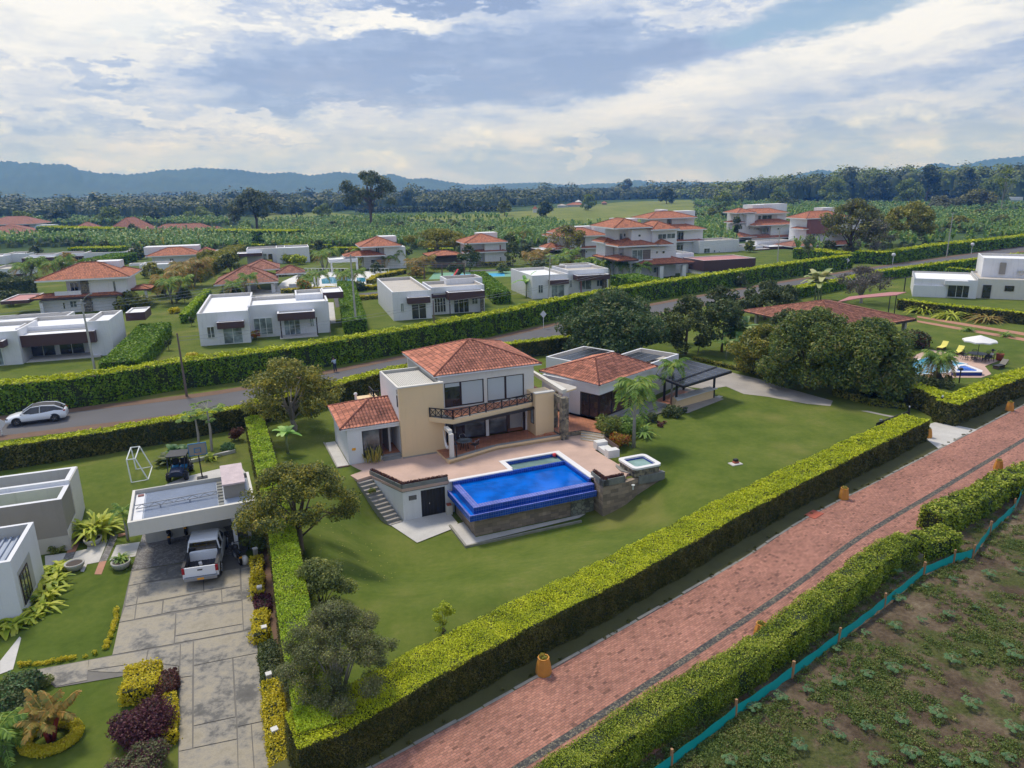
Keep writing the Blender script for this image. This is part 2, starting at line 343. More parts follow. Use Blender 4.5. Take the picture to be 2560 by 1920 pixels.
# lawn / ground
def ground_mat():
    mt, g, b = base_mat('ground_cover', .95, spec=.1); p = posvec(g)
    n1 = g.noise(p, .045, 5, .6); n2 = g.noise(p, .28, 6, .62); n3 = g.noise(p, 2.2, 6, .7); n4 = g.noise(p, 24, 4, .8); n5 = g.noise(p, .12, 3, .5)
    f = g.m('ADD', g.m('ADD', g.m('MULTIPLY', n1, .30), g.m('MULTIPLY', n2, .34)), g.m('ADD', g.m('MULTIPLY', n3, .2), g.m('MULTIPLY', n4, .16)))
    c = g.ramp(f, [(.36, (.056, .090, .013)), (.46, (.090, .130, .020)), (.54, (.128, .160, .030)), (.64, (.20, .19, .06))])
    far = g.ramp(g.noise(p, .012, 6, .65), [(.3, (.03, .06, .02)), (.5, (.055, .095, .03)), (.7, (.10, .14, .04))])
    s = g.new('ShaderNodeSeparateXYZ'); g.put(s.inputs[0], p)
    c = g.mix(g.rng(n5, .55, .72, 0, .55), c, (.215, .20, .06, 1)); c = g.mix(g.rng(g.noise(p, .55, 5, .7), .64, .78, 0, .6), c, (.20, .15, .075, 1))
    c = g.mix(g.rng(n4, .55, .8, 0, .45), c, (.05, .075, .012, 1)); c = g.mix(g.rng(s.outputs[1], 190, 260), c, far)
    g.put(b.inputs['Base Color'], c); bump(g, b, g.m('ADD', n3, g.m('MULTIPLY', n4, .6)), .5, .08); return mt
M['ground'] = ground_mat()
def slab_mat():
    mt, g, b = base_mat('cast_slab', .88, spec=.2); p = posvec(g)
    n1 = g.noise(p, .42, 6, .62); n2 = g.noise(p, 2.6, 6, .7); n3 = g.noise(p, 18, 3, .6)
    f = g.m('ADD', g.m('MULTIPLY', n1, .7), g.m('MULTIPLY', n2, .3))
    c = g.ramp(f, [(.36, (.29, .26, .20)), (.45, (.36, .32, .25)), (.51, (.28, .26, .225)), (.56, (.15, .145, .135)), (.68, (.11, .105, .10))])
    v = g.new('ShaderNodeVectorMath', operation='SCALE'); g.put(v.inputs[0], c); g.put(v.inputs['Scale'], g.m('ADD', .8, g.m('MULTIPLY', n3, .4)))
    g.put(b.inputs['Base Color'], v.outputs[0]); bump(g, b, n2, .2, .02); return mt
M['slab'] = slab_mat()
def soil_mat():
    mt, g, b = base_mat('field_soil', .97, spec=.1); p = posvec(g)
    f = g.m('ADD', g.m('MULTIPLY', g.noise(p, .5, 6, .65), .6), g.m('MULTIPLY', g.noise(p, 4.5, 6, .75), .4))
    c = g.ramp(f, [(.36, (.055, .040, .028)), (.47, (.115, .083, .055)), (.56, (.18, .135, .088)), (.66, (.27, .22, .15))])
    gr = g.ramp(g.noise(p, 6, 5, .7), [(.35, (.04, .06, .015)), (.65, (.12, .14, .04))])
    c = g.mix(g.rng(g.m('ADD', g.noise(p, .35, 5, .6), g.m('MULTIPLY', g.noise(p, 2.5, 4), .25)), .60, .72, 0, .85), c, gr)
    g.put(b.inputs['Base Color'], c); bump(g, b, g.noise(p, 7, 6, .75), .9, .12); return mt
M['field_soil'] = soil_mat()
def pasture_mat():
    mt, g, b = base_mat('pasture', .95, spec=.1); p = posvec(g)
    c = g.ramp(g.noise(p, .03, 6, .7), [(.3, (.11, .15, .03)), (.5, (.17, .20, .05)), (.7, (.23, .23, .08))]); g.put(b.inputs['Base Color'], c); return mt
M['pasture'] = pasture_mat()
def water_mat(name, c, rough=.03, wav=3.0, st=.12):
    mt, g, b = base_mat(name, rough, spec=.6); p = posvec(g)
    g.put(b.inputs['Base Color'], g.mix(g.rng(g.noise(p, .6, 4), .35, .65), (*[x*.75 for x in c], 1), (*[min(1, x*1.3) for x in c], 1)))
    b.inputs['Transmission Weight'].default_value = .35; b.inputs['IOR'].default_value = 1.33
    bump(g, b, g.noise(p, wav, 4, .6), st, .05); M[name] = mt
water_mat('pool_water', (.0, .17, .78), st=.2); water_mat('pale_water', (.30, .46, .42)); water_mat('sky_water', (.10, .45, .66))
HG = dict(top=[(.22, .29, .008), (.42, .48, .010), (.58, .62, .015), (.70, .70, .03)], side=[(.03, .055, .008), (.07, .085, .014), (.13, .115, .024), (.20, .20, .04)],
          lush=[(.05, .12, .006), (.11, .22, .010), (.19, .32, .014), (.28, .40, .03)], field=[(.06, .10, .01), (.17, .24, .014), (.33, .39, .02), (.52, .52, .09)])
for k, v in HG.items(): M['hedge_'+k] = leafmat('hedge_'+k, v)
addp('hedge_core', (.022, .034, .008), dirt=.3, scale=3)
LV = dict(mango=[(.02, .045, .018), (.045, .085, .03), (.085, .13, .04), (.15, .135, .05)], mango_light=[(.04, .06, .012), (.085, .125, .02), (.15, .18, .03), (.22, .18, .05)],
  yellowing=[(.05, .065, .014), (.12, .13, .022), (.23, .21, .03), (.37, .29, .04)], olive=[(.05, .07, .02), (.10, .125, .03), (.16, .18, .05), (.28, .27, .05)],
  grey_green=[(.05, .065, .028), (.095, .108, .045), (.135, .14, .062), (.16, .14, .075)], dark=[(.022, .04, .014), (.045, .07, .02), (.08, .10, .03), (.13, .14, .05)],
  lime=[(.14, .22, .01), (.30, .38, .02), (.50, .55, .03), (.60, .60, .05)], gold=[(.38, .36, .015), (.58, .50, .02), (.72, .60, .03), (.62, .50, .03)],
  purple=[(.04, .015, .03), (.09, .025, .045), (.16, .04, .06), (.07, .07, .04)], maroon=[(.05, .02, .02), (.10, .035, .03), (.16, .06, .04), (.09, .05, .04)],
  croton=[(.30, .03, .02), (.42, .12, .02), (.45, .35, .04), (.10, .16, .03)], palm=[(.05, .10, .02), (.10, .18, .03), (.17, .26, .04), (.30, .32, .05)],
  palm_old=[(.10, .12, .02), (.18, .17, .04), (.34, .18, .04), (.12, .15, .03)], banana=[(.08, .17, .03), (.13, .27, .05), (.22, .38, .08), (.33, .44, .14)],
  banana_far=[(.05, .10, .03), (.09, .17, .045), (.15, .24, .07), (.32, .34, .12)], variegated=[(.12, .20, .06), (.35, .42, .14), (.60, .60, .28), (.70, .66, .35)],
  ginger=[(.16, .26, .02), (.36, .44, .03), (.55, .58, .06), (.50, .50, .10)], forest=[(.025, .05, .018), (.05, .09, .025), (.08, .13, .035), (.13, .17, .05)],
  bamboo=[(.06, .09, .015), (.11, .15, .022), (.17, .21, .035), (.23, .25, .05)], twig=[(.10, .085, .07), (.16, .14, .12), (.20, .18, .15), (.14, .12, .09)],
  euc=[(.03, .05, .02), (.06, .085, .03), (.10, .12, .045), (.15, .15, .07)], acacia=[(.07, .09, .015), (.14, .15, .02), (.22, .21, .03), (.30, .24, .04)],
  seedling=[(.035, .085, .035), (.06, .13, .05), (.09, .17, .06), (.11, .18, .07)], weed=[(.04, .075, .015), (.08, .12, .022), (.13, .16, .035), (.20, .17, .07)], straw=[(.20, .15, .10), (.30, .24, .16), (.38, .31, .20), (.16, .12, .08)], snake=[(.10, .12, .02), (.25, .22, .05), (.42, .34, .08), (.14, .16, .04)])
for k, v in LV.items():
    gn = 1.0 if k in ('lime', 'gold', 'variegated', 'ginger', 'croton', 'purple', 'maroon', 'twig') else 1.5
    M[k] = leafmat('leaf_'+k, [tuple(min(.8, x*gn) for x in c) for c in v], trans=.3)
def lit_mat(k, c):  M[k] = paint(k, c)

# ------------------------------------------------------------------ mesh building
class MB:
    def __init__(s): s.v = []; s.f = []; s.mi = []; s.uv = {}; s.mats = []
    def mat(s, k):
        if k not in s.mats: s.mats.append(k)
        return s.mats.index(k)
    def face(s, pts, k, uv=None):
        i = len(s.v); s.v += [tuple(p) for p in pts]; s.f.append(tuple(range(i, i+len(pts)))); s.mi.append(s.mat(k))
        if uv: s.uv[len(s.f)-1] = uv
    def hexa(s, P, k, top=None, skip=()):
        """8 corners: bottom 0-3 ccw, top 4-7"""
        F = [(0, 3, 2, 1), (4, 5, 6, 7), (0, 1, 5, 4), (1, 2, 6, 5), (2, 3, 7, 6), (3, 0, 4, 7)]
        for n, f in enumerate(F):
            if n in skip: continue
            p = [P[i] for i in f]; a = math.dist(p[0], p[1]); b = math.dist(p[1], p[2])
            s.face(p, top if (top and n == 1) else k, [(0, 0), (a, 0), (a, b), (0, b)])
    def box(s, fr, u0, u1, v0, v1, z0, z1, k, top=None, skip=()):
        P = [fr.w(u, v, z) for z in (z0, z1) for u, v in ((u0, v0), (u1, v0), (u1, v1), (u0, v1))]
        s.hexa(P, k, top, skip); return s
    def prism(s, pts, z0, z1, k, top=None, bottom=True):
        n = len(pts); a = sum(pts[i][0]*pts[(i+1) % n][1]-pts[(i+1) % n][0]*pts[i][1] for i in range(n))
        if a < 0: pts = pts[::-1]
        s.face([(x, y, z1) for x, y in pts], top or k, [(x, y) for x, y in pts])
        if bottom: s.face([(x, y, z0) for x, y in pts[::-1]], k)
        d = 0
        for i in range(n):
            p, q = pts[i], pts[(i+1) % n]; L = math.dist(p, q)
            s.face([(*p, z0), (*q, z0), (*q, z1), (*p, z1)], k, [(d, 0), (d+L, 0), (d+L, z1-z0), (d, z1-z0)]); d += L
        return s
    def tube(s, pts, r, k, n=8, cap=True, r1=None):
        pts = [Vector(p) for p in pts]; rings = []; m_ = len(pts)
        rs = r if isinstance(r, (list, tuple)) else [r+(r1-r)*i/(m_-1) if r1 is not None else r for i in range(m_)]
        base = len(s.v)
        for i, p in enumerate(pts):
            d = (pts[min(i+1, m_-1)]-pts[max(i-1, 0)])
            d = d.normalized() if d.length > 1e-6 else Vector((0, 0, 1))
            a = d.orthogonal().normalized() if i == 0 else (a_-d*a_.dot(d)).normalized()
            a_ = a; b = d.cross(a)
            s.v += [tuple(p+(a*cos(2*pi*j/n)+b*sin(2*pi*j/n))*rs[i]) for j in range(n)]
        mi = s.mat(k)
        for i in range(m_-1):
            for j in range(n):
                s.f.append((base+i*n+j, base+i*n+(j+1) % n, base+(i+1)*n+(j+1) % n, base+(i+1)*n+j)); s.mi.append(mi)
        if cap:
            s.f.append(tuple(base+j for j in range(n-1, -1, -1))); s.mi.append(mi)
            s.f.append(tuple(base+(m_-1)*n+j for j in range(n))); s.mi.append(mi)
        return s
    def bar(s, p, q, w, k, h=None):
        h = h or w; p, q = Vector(p), Vector(q); d = (q-p).normalized(); a = d.cross(Vector((0, 0, 1)))
        a = a.normalized() if a.length > 1e-4 else Vector((1, 0, 0)); b = a.cross(d); a *= w/2; b *= h/2
        P = [p-a-b, p+a-b, q+a-b, q-a-b, p-a+b, p+a+b, q+a+b, q-a+b]; s.hexa([tuple(x) for x in P], k); return s
    def lathe(s, c, prof, k, n=20):
        base = len(s.v); mi = s.mat(k)
        for r, z in prof: s.v += [(c[0]+r*cos(2*pi*j/n), c[1]+r*sin(2*pi*j/n), c[2]+z) for j in range(n)]
        for i in range(len(prof)-1):
            for j in range(n): s.f.append((base+i*n+j, base+i*n+(j+1) % n, base+(i+1)*n+(j+1) % n, base+(i+1)*n+j)); s.mi.append(mi)
        return s
    def build(s, name, parent=None, smooth=False):
        o = None
        me = bpy.data.meshes.new(name); off = Vector((0, 0, 0))
        if parent is not None:
            q = parent
            while q is not None: off += q.location; q = q.parent
        me.from_pydata([tuple(Vector(p)-off) for p in s.v], [], s.f)
        for k in s.mats: me.materials.append(M[k])
        me.polygons.foreach_set('material_index', s.mi)
        uvl = me.uv_layers.new(name='UVMap')
        for fi, uv in s.uv.items():
            st = me.polygons[fi].loop_start
            for j, c in enumerate(uv): uvl.data[st+j].uv = c
        if smooth: me.polygons.foreach_set('use_smooth', [True]*len(s.f))
        me.update(); o = bpy.data.objects.new(name, me); COL.objects.link(o)
        if parent is not None: o.parent = parent
        return o
def npmesh(name, V, F, mats, parent=None, mi=None, smooth=False, uv=None):
    """fast mesh from arrays: V (n,3), F (m,k)"""
    V = np.asarray(V, np.float32); F = np.asarray(F, np.int32)
    if parent is not None:
        off = np.zeros(3); q = parent
        while q is not None: off += np.array(q.location); q = q.parent
        V = V-off.astype(np.float32)
    me = bpy.data.meshes.new(name); k = F.shape[1]
    me.vertices.add(len(V)); me.vertices.foreach_set('co', V.ravel())
    me.loops.add(F.size); me.loops.foreach_set('vertex_index', F.ravel())
    me.polygons.add(len(F)); me.polygons.foreach_set('loop_start', np.arange(0, F.size, k, dtype=np.int32))
    me.polygons.foreach_set('loop_total', np.full(len(F), k, np.int32))
    for x in mats: me.materials.append(M[x])
    if mi is not None: me.polygons.foreach_set('material_index', np.asarray(mi, np.int32))
    if smooth: me.polygons.foreach_set('use_smooth', np.ones(len(F), bool))
    if uv is not None:
        l = me.uv_layers.new(name='UVMap'); l.data.foreach_set('uv', np.asarray(uv, np.float32)[F.ravel()].ravel())
    me.update(calc_edges=True); me.validate()
    o = bpy.data.objects.new(name, me); COL.objects.link(o)
    if parent is not None: o.parent = parent
    return o
def tag(o, label=None, cat=None, group=None, kind=None):
    if label: o['label'] = label
    if cat: o['category'] = cat
    if group: o['group'] = group
    if kind: o['kind'] = kind
    return o
def thing(name, label, cat, loc, group=None):
    o = bpy.data.objects.new(name, None); o.empty_display_size = .3; COL.objects.link(o)
    o.location = (loc[0], loc[1], loc[2] if len(loc) > 2 else 0.); return tag(o, label, cat, group)
def copy_thing(o, loc, rz=0, label=None, sc=1.0):
    c = o.copy(); COL.objects.link(c); c.location = loc; c.rotation_euler = (0, 0, rz); c.scale = (sc,)*3
    if label: c['label'] = label
    def kids(a, b):
        for ch in list(a.children):
            d = ch.copy(); COL.objects.link(d); d.parent = b; kids(ch, d)
    kids(o, c); return c
def struct(o): return tag(o, kind='structure')
# leaf clouds ------------------------------------------------------
def unit(v): return v/np.maximum(np.linalg.norm(v, axis=1, keepdims=True), 1e-6)
def leaves(C, Nn, size, aspect=.55, tilt=.7, rng=RNG):
    """diamond leaves at C facing roughly along Nn"""
    n = len(C); nn = unit(Nn+rng.normal(0, tilt, (n, 3))); a = unit(np.cross(nn, unit(rng.normal(size=(n, 3))))); b = np.cross(nn, a)
    s = (np.asarray(size)*rng.uniform(.7, 1.3, n))[:, None]
    V = np.stack([C-a*s*.5, C+b*s*aspect*.5-a*s*.05, C+a*s*.5, C-b*s*aspect*.5-a*s*.05], 1).reshape(-1, 3)
    return V, np.arange(4*n).reshape(n, 4)
def join(parts):
    V = []; F = []; mi = []; o = 0
    for p in parts:
        V.append(p[0]); F.append(p[1]+o); o += len(p[0]); mi.append(np.full(len(p[1]), p[2] if len(p) > 2 else 0))
    return np.concatenate(V), np.concatenate(F), np.concatenate(mi)
def lump(P, a=.12, f=1.3):
    x, y, z = P[:, 0]*f, P[:, 1]*f, P[:, 2]*f
    return a*(np.sin(x*1.7+y*.9)+np.sin(y*2.3-x*1.1+z)+np.sin(x*3.9+2*z)*.5+np.sin(y*4.7+x*2.1)*.5)/2
def dist_cam(P): return math.hypot(math.hypot(P[0], P[1]), P[2]-CZ)
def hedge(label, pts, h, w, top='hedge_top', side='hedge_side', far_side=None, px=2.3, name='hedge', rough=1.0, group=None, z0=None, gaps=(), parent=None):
    """clipped hedge whose camera-side top edge follows pts; body lies to the left of the path direction"""
    t = thing(name, label, 'hedge', (pts[0][0], pts[0][1], 0), group) if parent is None else parent
    P = np.array([p[:2] for p in pts], float); seg = P[1:]-P[:-1]; L = np.linalg.norm(seg, axis=1)
    nrm = np.stack([-seg[:, 1], seg[:, 0]], 1)/L[:, None]
    vn = np.vstack([nrm[:1], (nrm[1:]+nrm[:-1])/2, nrm[-1:]]); vn = vn/np.linalg.norm(vn, axis=1, keepdims=True)
    B = P+vn*w
    mb = MB(); ins = .07
    for i in range(len(seg)):
        a, b, c, d = P[i]+vn[i]*ins, P[i+1]+vn[i+1]*ins, B[i+1]-vn[i+1]*ins, B[i]-vn[i]*ins
        e = seg[i]/L[i]*ins
        if i == 0: a = a+e; d = d+e
        if i == len(seg)-1: b = b-e; c = c-e
        zb = [float(T(*q))-.3 for q in (a, b, c, d)]; zt = [(q+.3 if z0 is None else z0)+h-.09 for q in zb]
        mb.hexa([(*q, z) for q, z in zip((a, b, c, d), zb)]+[(*q, z) for q, z in zip((a, b, c, d), zt)], 'hedge_core')
    o1 = mb.build('branches', t)
    parts = []
    cum = np.concatenate([[0], np.cumsum(L)])
    for i in range(len(seg)):
        nsub = max(1, int(L[i]/4))
        for k in range(nsub):
            f0, f1 = k/nsub, (k+1)/nsub; p0, p1 = P[i]+seg[i]*f0, P[i]+seg[i]*f1; n0 = vn[i]*(1-f0)+vn[i+1]*f0; n1 = vn[i]*(1-f1)+vn[i+1]*f1
            l = L[i]/nsub; mid = (p0+p1)/2; d = dist_cam((mid[0], mid[1], h)); s = px*d/720.; cov = 2.6/(s*s*.28)
            def surf(area, fn, nvec, mi_, k_=1.0):
                n = int(area*cov*k_*.62)+4; a, b = RNG.random(n), RNG.random(n)
                Q, NN = fn(a, b); zg_ = T(Q[:, 0], Q[:, 1])
                Q = np.column_stack([Q[:, 0], Q[:, 1], Q[:, 2]+zg_ if z0 is None else zg_+Q[:, 2]/h*(h+z0-zg_)])
                Q += NN*(lump(Q, .07*rough)+RNG.normal(0, .035*rough, n))[:, None]
                V, F = leaves(Q, NN, s, .6, .75); parts.append((V, F, mi_))
            lerp = lambda a: (p0[None]*(1-a[:, None])+p1[None]*a[:, None], n0[None]*(1-a[:, None])+n1[None]*a[:, None])
            def ftop(a, b):
                q, nn = lerp(a); q = q+nn*(b*w)[:, None]; return np.column_stack([q, np.full(len(a), h)]), np.tile([0, 0, 1.], (len(a), 1))
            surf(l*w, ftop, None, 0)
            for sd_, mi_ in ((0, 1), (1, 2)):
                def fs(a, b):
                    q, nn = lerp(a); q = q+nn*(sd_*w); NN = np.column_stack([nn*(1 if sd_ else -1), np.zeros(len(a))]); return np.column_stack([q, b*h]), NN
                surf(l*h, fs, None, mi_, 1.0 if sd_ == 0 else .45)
            for end in (0, 1):
                if (end == 0 and i == 0 and k == 0) or (end == 1 and i == len(seg)-1 and k == nsub-1):
                    q0 = P[0] if end == 0 else P[-1]; nn = vn[0] if end == 0 else vn[-1]; e = seg[i]/L[i]*(-1 if end == 0 else 1)
                    def fe(a, b): return np.column_stack([q0+nn*(a*w)[:, None], b*h]), np.tile([e[0], e[1], 0], (len(a), 1))
                    surf(w*h, fe, None, 1)
    V, F, mi = join(parts)
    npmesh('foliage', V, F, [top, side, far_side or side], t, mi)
    return t
def trunk(mb, base, H, r, k, lean=(0, 0), n=7, seg=5, wob=.12):
    pts = []
    for i in range(seg+1):
        f = i/seg; pts.append((base[0]+lean[0]*f+random.uniform(-wob, wob)*(i > 0), base[1]+lean[1]*f+random.uniform(-wob, wob)*(i > 0), base[2]+H*f))
    mb.tube(pts, r, k, n, r1=r*.45); return pts
def crown_leaves(centers, radii, s, cov=2.4, tilt=.8, flat=.8, shell=.28, droop=0.):
    parts = []
    for c, r in zip(centers, radii):
        n = int(4*pi*r*r*cov/(s*s*.3)*.38)+6
        d = unit(RNG.normal(size=(n, 3))); rr = r*(1-np.abs(RNG.normal(0, shell, n)))
        rr *= 1+.16*np.sin(d[:, 0]*7+c[0])*np.sin(d[:, 2]*6+c[1])
        Q = d*rr[:, None]; Q[:, 2] *= flat; Q += np.asarray(c)
        NN = d*.8+np.array([0, 0, .5]); NN[:, 2] -= droop
        parts.append(leaves(Q, NN, s, .55, tilt))
    return join(parts)
def tree(label, base, H, R, leaf='mango', bark='bark', px=2.6, name='tree', n=26, cb=.32, cr=.34, flat=.8, limbs=6, dens=2.2, shell=.28, group=None, cat='tree', lean=(0, 0), shape=1.0, low=False, two=None):
    """tapered trunk and limbs, crown of many leaf clumps through a dome"""
    t = thing(name, label, cat, base, group); mb = MB(); x, y, z = base
    cz0 = z+H*cb; ch = H-H*cb; C = []; Rr = []
    for i in range(n):
        a = random.uniform(0, 2*pi); f = random.random()**.8; zz_ = cz0+ch*(.1+.78*f)
        prof = (1-abs(2*f-.75)**2.2*.55)*shape; rad = R*prof*math.sqrt(random.uniform(.12, 1))*(1-cr*.55)
        C.append((x+lean[0]+rad*cos(a), y+lean[1]+rad*sin(a), zz_)); Rr.append(R*cr*random.uniform(.65, 1.2))
    tp = trunk(mb, (x, y, z-.2), H*min(.75, cb+.25), max(.07, R*.055), bark, lean)
    for i in range(limbs):
        c = C[i*len(C)//limbs]; s_ = tp[random.randint(2, 4)]
        mid = ((s_[0]+c[0])/2, (s_[1]+c[1])/2, (s_[2]+c[2])/2+.1*R)
        mb.tube([s_, mid, c], [R*.018, R*.012, R*.004], bark, 5)
    mb.build('trunk', t, True)
    s = px*dist_cam((x, y, z+H*.6))/720.
    V, F, mi = crown_leaves(C, Rr, s, dens, flat=flat, shell=shell)
    mats = [leaf]
    if two: mats.append(two); mi = (RNG.random(len(F)) < .3).astype(int)
    V[:, 2] = np.maximum(V[:, 2], z+.05)
    npmesh('crown', V, F, mats, t, mi); return t
def frond(base, dirv, L, droop, k=14, lw=.05, ll=.5, up=.6, width_taper=True):
    """one feather palm frond: arching rachis with hanging leaflets"""
    d = np.array([dirv[0], dirv[1], 0.]); d /= max(1e-6, np.linalg.norm(d)); sd_ = np.array([-d[1], d[0], 0])
    V = []; F = []; pts = []
    for i in range(k+1):
        f = i/k; pts.append(np.array(base)+d*L*(f*.95)*(1-.12*droop*f)+np.array([0, 0, up*L*f-droop*L*f*f]))
    for i in range(k):
        p, q = pts[i], pts[i+1]; w = .02; o = len(V)
        V += [p-sd_*w, p+sd_*w, q+sd_*w, q-sd_*w]; F.append((o, o+1, o+2, o+3))
        f = (i+.5)/k; l = ll*(.35+1.1*math.sin(pi*min(1, f*.85+.12))**.8)*.8
        for sgn in (-1, 1):
            for sub in (.15, .6):
                r0 = p*(1-sub)+q*sub; tipd = sd_*sgn*.75+d*.55+np.array([0, 0, -.35-.5*random.random()])
                tip = r0+tipd/np.linalg.norm(tipd)*l*random.uniform(.8, 1.1); t_ = (q-p)/np.linalg.norm(q-p)*lw; o = len(V)
                mid = (r0+tip)/2+np.array([0, 0, .06*l])
                V += [r0, mid+t_, tip, mid-t_]; F.append((o, o+1, o+2, o+3))
    return np.array(V), np.array(F)
def palm(label, base, H, L=1.8, nf=16, leaf='palm', trunk_mat='palm_trunk', name='palm_tree', r=.13, group=None, old=0, stems=1, droop=.75, up=.62, lw=.06, ll=.55, spread=.5, k=12, cat='palm', crownshaft=True):
    t = thing(name, label, cat, base, group); mb = MB(); parts = []
    for s_ in range(stems):
        a = s_*2.4; ox, oy = (spread*cos(a), spread*sin(a)) if stems > 1 else (0, 0); h = H*(1 if s_ == 0 else random.uniform(.6, .95))
        top_ = (base[0]+ox*1.8, base[1]+oy*1.8, base[2]+h)
        mb.tube([(base[0]+ox*.4, base[1]+oy*.4, base[2]-.1), (base[0]+ox, base[1]+oy, base[2]+h*.5), top_], [r*1.3, r, r*.8], trunk_mat, 9)
        if crownshaft: mb.tube([top_, (top_[0], top_[1], top_[2]+.35*L*.5)], [r*.85, r*.4], 'stem_green', 8)
        for i in range(nf):
            th = i*2.39996+random.random()*.3; f = i/nf
            V, F = frond((top_[0], top_[1], top_[2]+.12*L), (cos(th), sin(th)), L*random.uniform(.8, 1.1), droop*(.75+.75*f), k, lw, ll*L/1.8, up*(1.55-1.35*f))
            parts.append((V, F, 1 if (old and f > 1-old) else 0))
    mb.build('trunk', t, True)
    V, F, mi = join(parts); npmesh('crown', V, F, [leaf, 'palm_old'], t, mi); return t
def blade(base, dirv, L, w, arch, k=6, up=1.0, fold=.25):
    """one broad banana-like leaf"""
    d = np.array([dirv[0], dirv[1], 0.]); sd_ = np.array([-d[1], d[0], 0]); V = []; F = []
    for i in range(k+1):
        f = i/k; c = np.array(base)+d*L*f*(.35+.65*f*min(1, arch))+np.array([0, 0, L*(up*f-arch*f*f)])
        ww = w*math.sin(pi*min(.98, .08+.86*f))**.6
        V += [c-sd_*ww+np.array([0, 0, fold*ww]), c, c+sd_*ww+np.array([0, 0, fold*ww])]
    for i in range(k):
        o = i*3; F += [(o, o+1, o+4, o+3), (o+1, o+2, o+5, o+4)]
    return np.array(V), np.array(F)
def banana(label, base, H=2.6, n=8, leaf='banana', name='banana_plant', L=1.9, w=.32, cat='plant', group=None, stems=1):
    t = thing(name, label, cat, base, group); mb = MB(); parts = []
    for s_ in range(stems):
        a = s_*2.2; bx, by = base[0]+(.5*cos(a) if stems > 1 else 0), base[1]+(.5*sin(a) if stems > 1 else 0); hh = H*(1-.15*s_)
        mb.tube([(bx, by, base[2]-.1), (bx, by, base[2]+hh*.6)], [.14, .08], 'stem_green', 8)
        for i in range(n):
            th = i*2.4+.5*s_; V, F = blade((bx, by, base[2]+hh*.58), (cos(th), sin(th)), L*random.uniform(.8, 1.1), w, random.uniform(.35, .85), 7, random.uniform(.7, 1.15))
            parts.append((V, F))
    mb.build('stem', t, True); V, F, mi = join(parts); npmesh('leaves', V, F, [leaf], t, mi, True); return t
def bush(label, base, R, H, leaf='dark', px=2.4, name='shrub', group=None, cat='shrub', n=9, dens=2.2, flat=.9, two=None, parent=None, pname='foliage'):
    t = thing(name, label, cat, base, group) if parent is None else parent; x, y, z = base; C = []; Rr = []
    for i in range(n):
        a = random.uniform(0, 2*pi); q = math.sqrt(random.random())*R*.62
        C.append((x+q*cos(a), y+q*sin(a), z+H*random.uniform(.3, .62))); Rr.append(min(R, H)*random.uniform(.34, .5))
    s = px*dist_cam((x, y, z))/720.; V, F, mi = crown_leaves(C, Rr, s, dens, flat=flat)
    V[:, 2] = np.maximum(V[:, 2], z+.02); mats = [leaf]
    if two: mats.append(two); mi = (RNG.random(len(F)) < .35).astype(int)
    mb = MB(); mb.tube([(x, y, z-.1), (x, y, z+H*.45)], .05, 'bark', 6, r1=.02)
    if parent is None: mb.build('stem', t)
    npmesh(pname, V, F, mats, t, mi); return t
def tuft(label, base, n=30, L=.9, w=.05, leaf='ginger', name='plant', group=None, cat='plant', spread=.3, arch=(.5, 1.1), up=1.0, stem=True):
    t = thing(name, label, cat, base, group); parts = []
    for i in range(n):
        th = random.uniform(0, 2*pi); q = spread*math.sqrt(random.random()); ph = random.uniform(0, 2*pi)
        V, F = blade((base[0]+q*cos(ph), base[1]+q*sin(ph), base[2]), (cos(th), sin(th)), L*random.uniform(.6, 1.15), w*random.uniform(.7, 1.3), random.uniform(*arch), 4, up*random.uniform(.8, 1.1))
        parts.append((V, F))
    V, F, mi = join(parts); npmesh('leaves', V, F, [leaf], t, mi, True)
    if stem:
        mb = MB(); mb.tube([(base[0], base[1], base[2]-.1), (base[0], base[1], base[2]+.25*L)], .06, 'stem_green', 6, r1=.03); mb.build('stem', t)
    return t

# ------------------------------------------------------------------ roofs, walls, windows
a6, a7 = zz(800, 840, 5.53), zz(1100, 840, 5.53)
def tile_face(P0, P1, Q1, Q0, amp=.075, pitch=.26, course=.38, res=5):
    """one roof slope covered with barrel tiles: eave P0->P1, upper edge Q0->Q1"""
    P0, P1, Q0, Q1 = map(lambda p: np.array(p, float), (P0, P1, Q0, Q1)); e = P1-P0; L = np.linalg.norm(e); e /= L
    n = np.cross(e, Q0-P0 if np.linalg.norm(np.cross(e, Q0-P0)) > 1e-3 else Q1-P0); n /= np.linalg.norm(n)
    if n[2] < 0: n = -n
    s = np.cross(n, e); Hs = float(np.dot(Q0-P0, s)); a0, a1 = float(np.dot(Q0-P0, e)), float(np.dot(Q1-P0, e))
    nb = max(1, int(round(Hs/course))); cs = Hs/nb; cols = np.arange(0, L+1e-6, pitch/res); V = []; UV = []; rows = []
    for i in range(nb):
        for f, h in ((.02, .035), (.98, .0)): rows.append(((i+f)*cs, h))
    for b, h in rows:
        f = b/Hs; lo, hi = a0*f, L+(a1-L)*f; a = np.clip(cols, lo, hi)
        w = amp*(.5-.5*np.cos(2*pi*a/pitch)); V.append(P0+e*a[:, None]+s*b+n*(w+h)[:, None]); UV.append(np.column_stack([a, np.full(len(a), b/cs*course)]))
    nc = len(cols); V = np.concatenate(V); UV = np.concatenate(UV); F = []
    for r_ in range(len(rows)-1):
        i = np.arange(nc-1)+r_*nc; F.append(np.column_stack([i, i+1, i+nc+1, i+nc]))
    return V, np.concatenate(F), UV
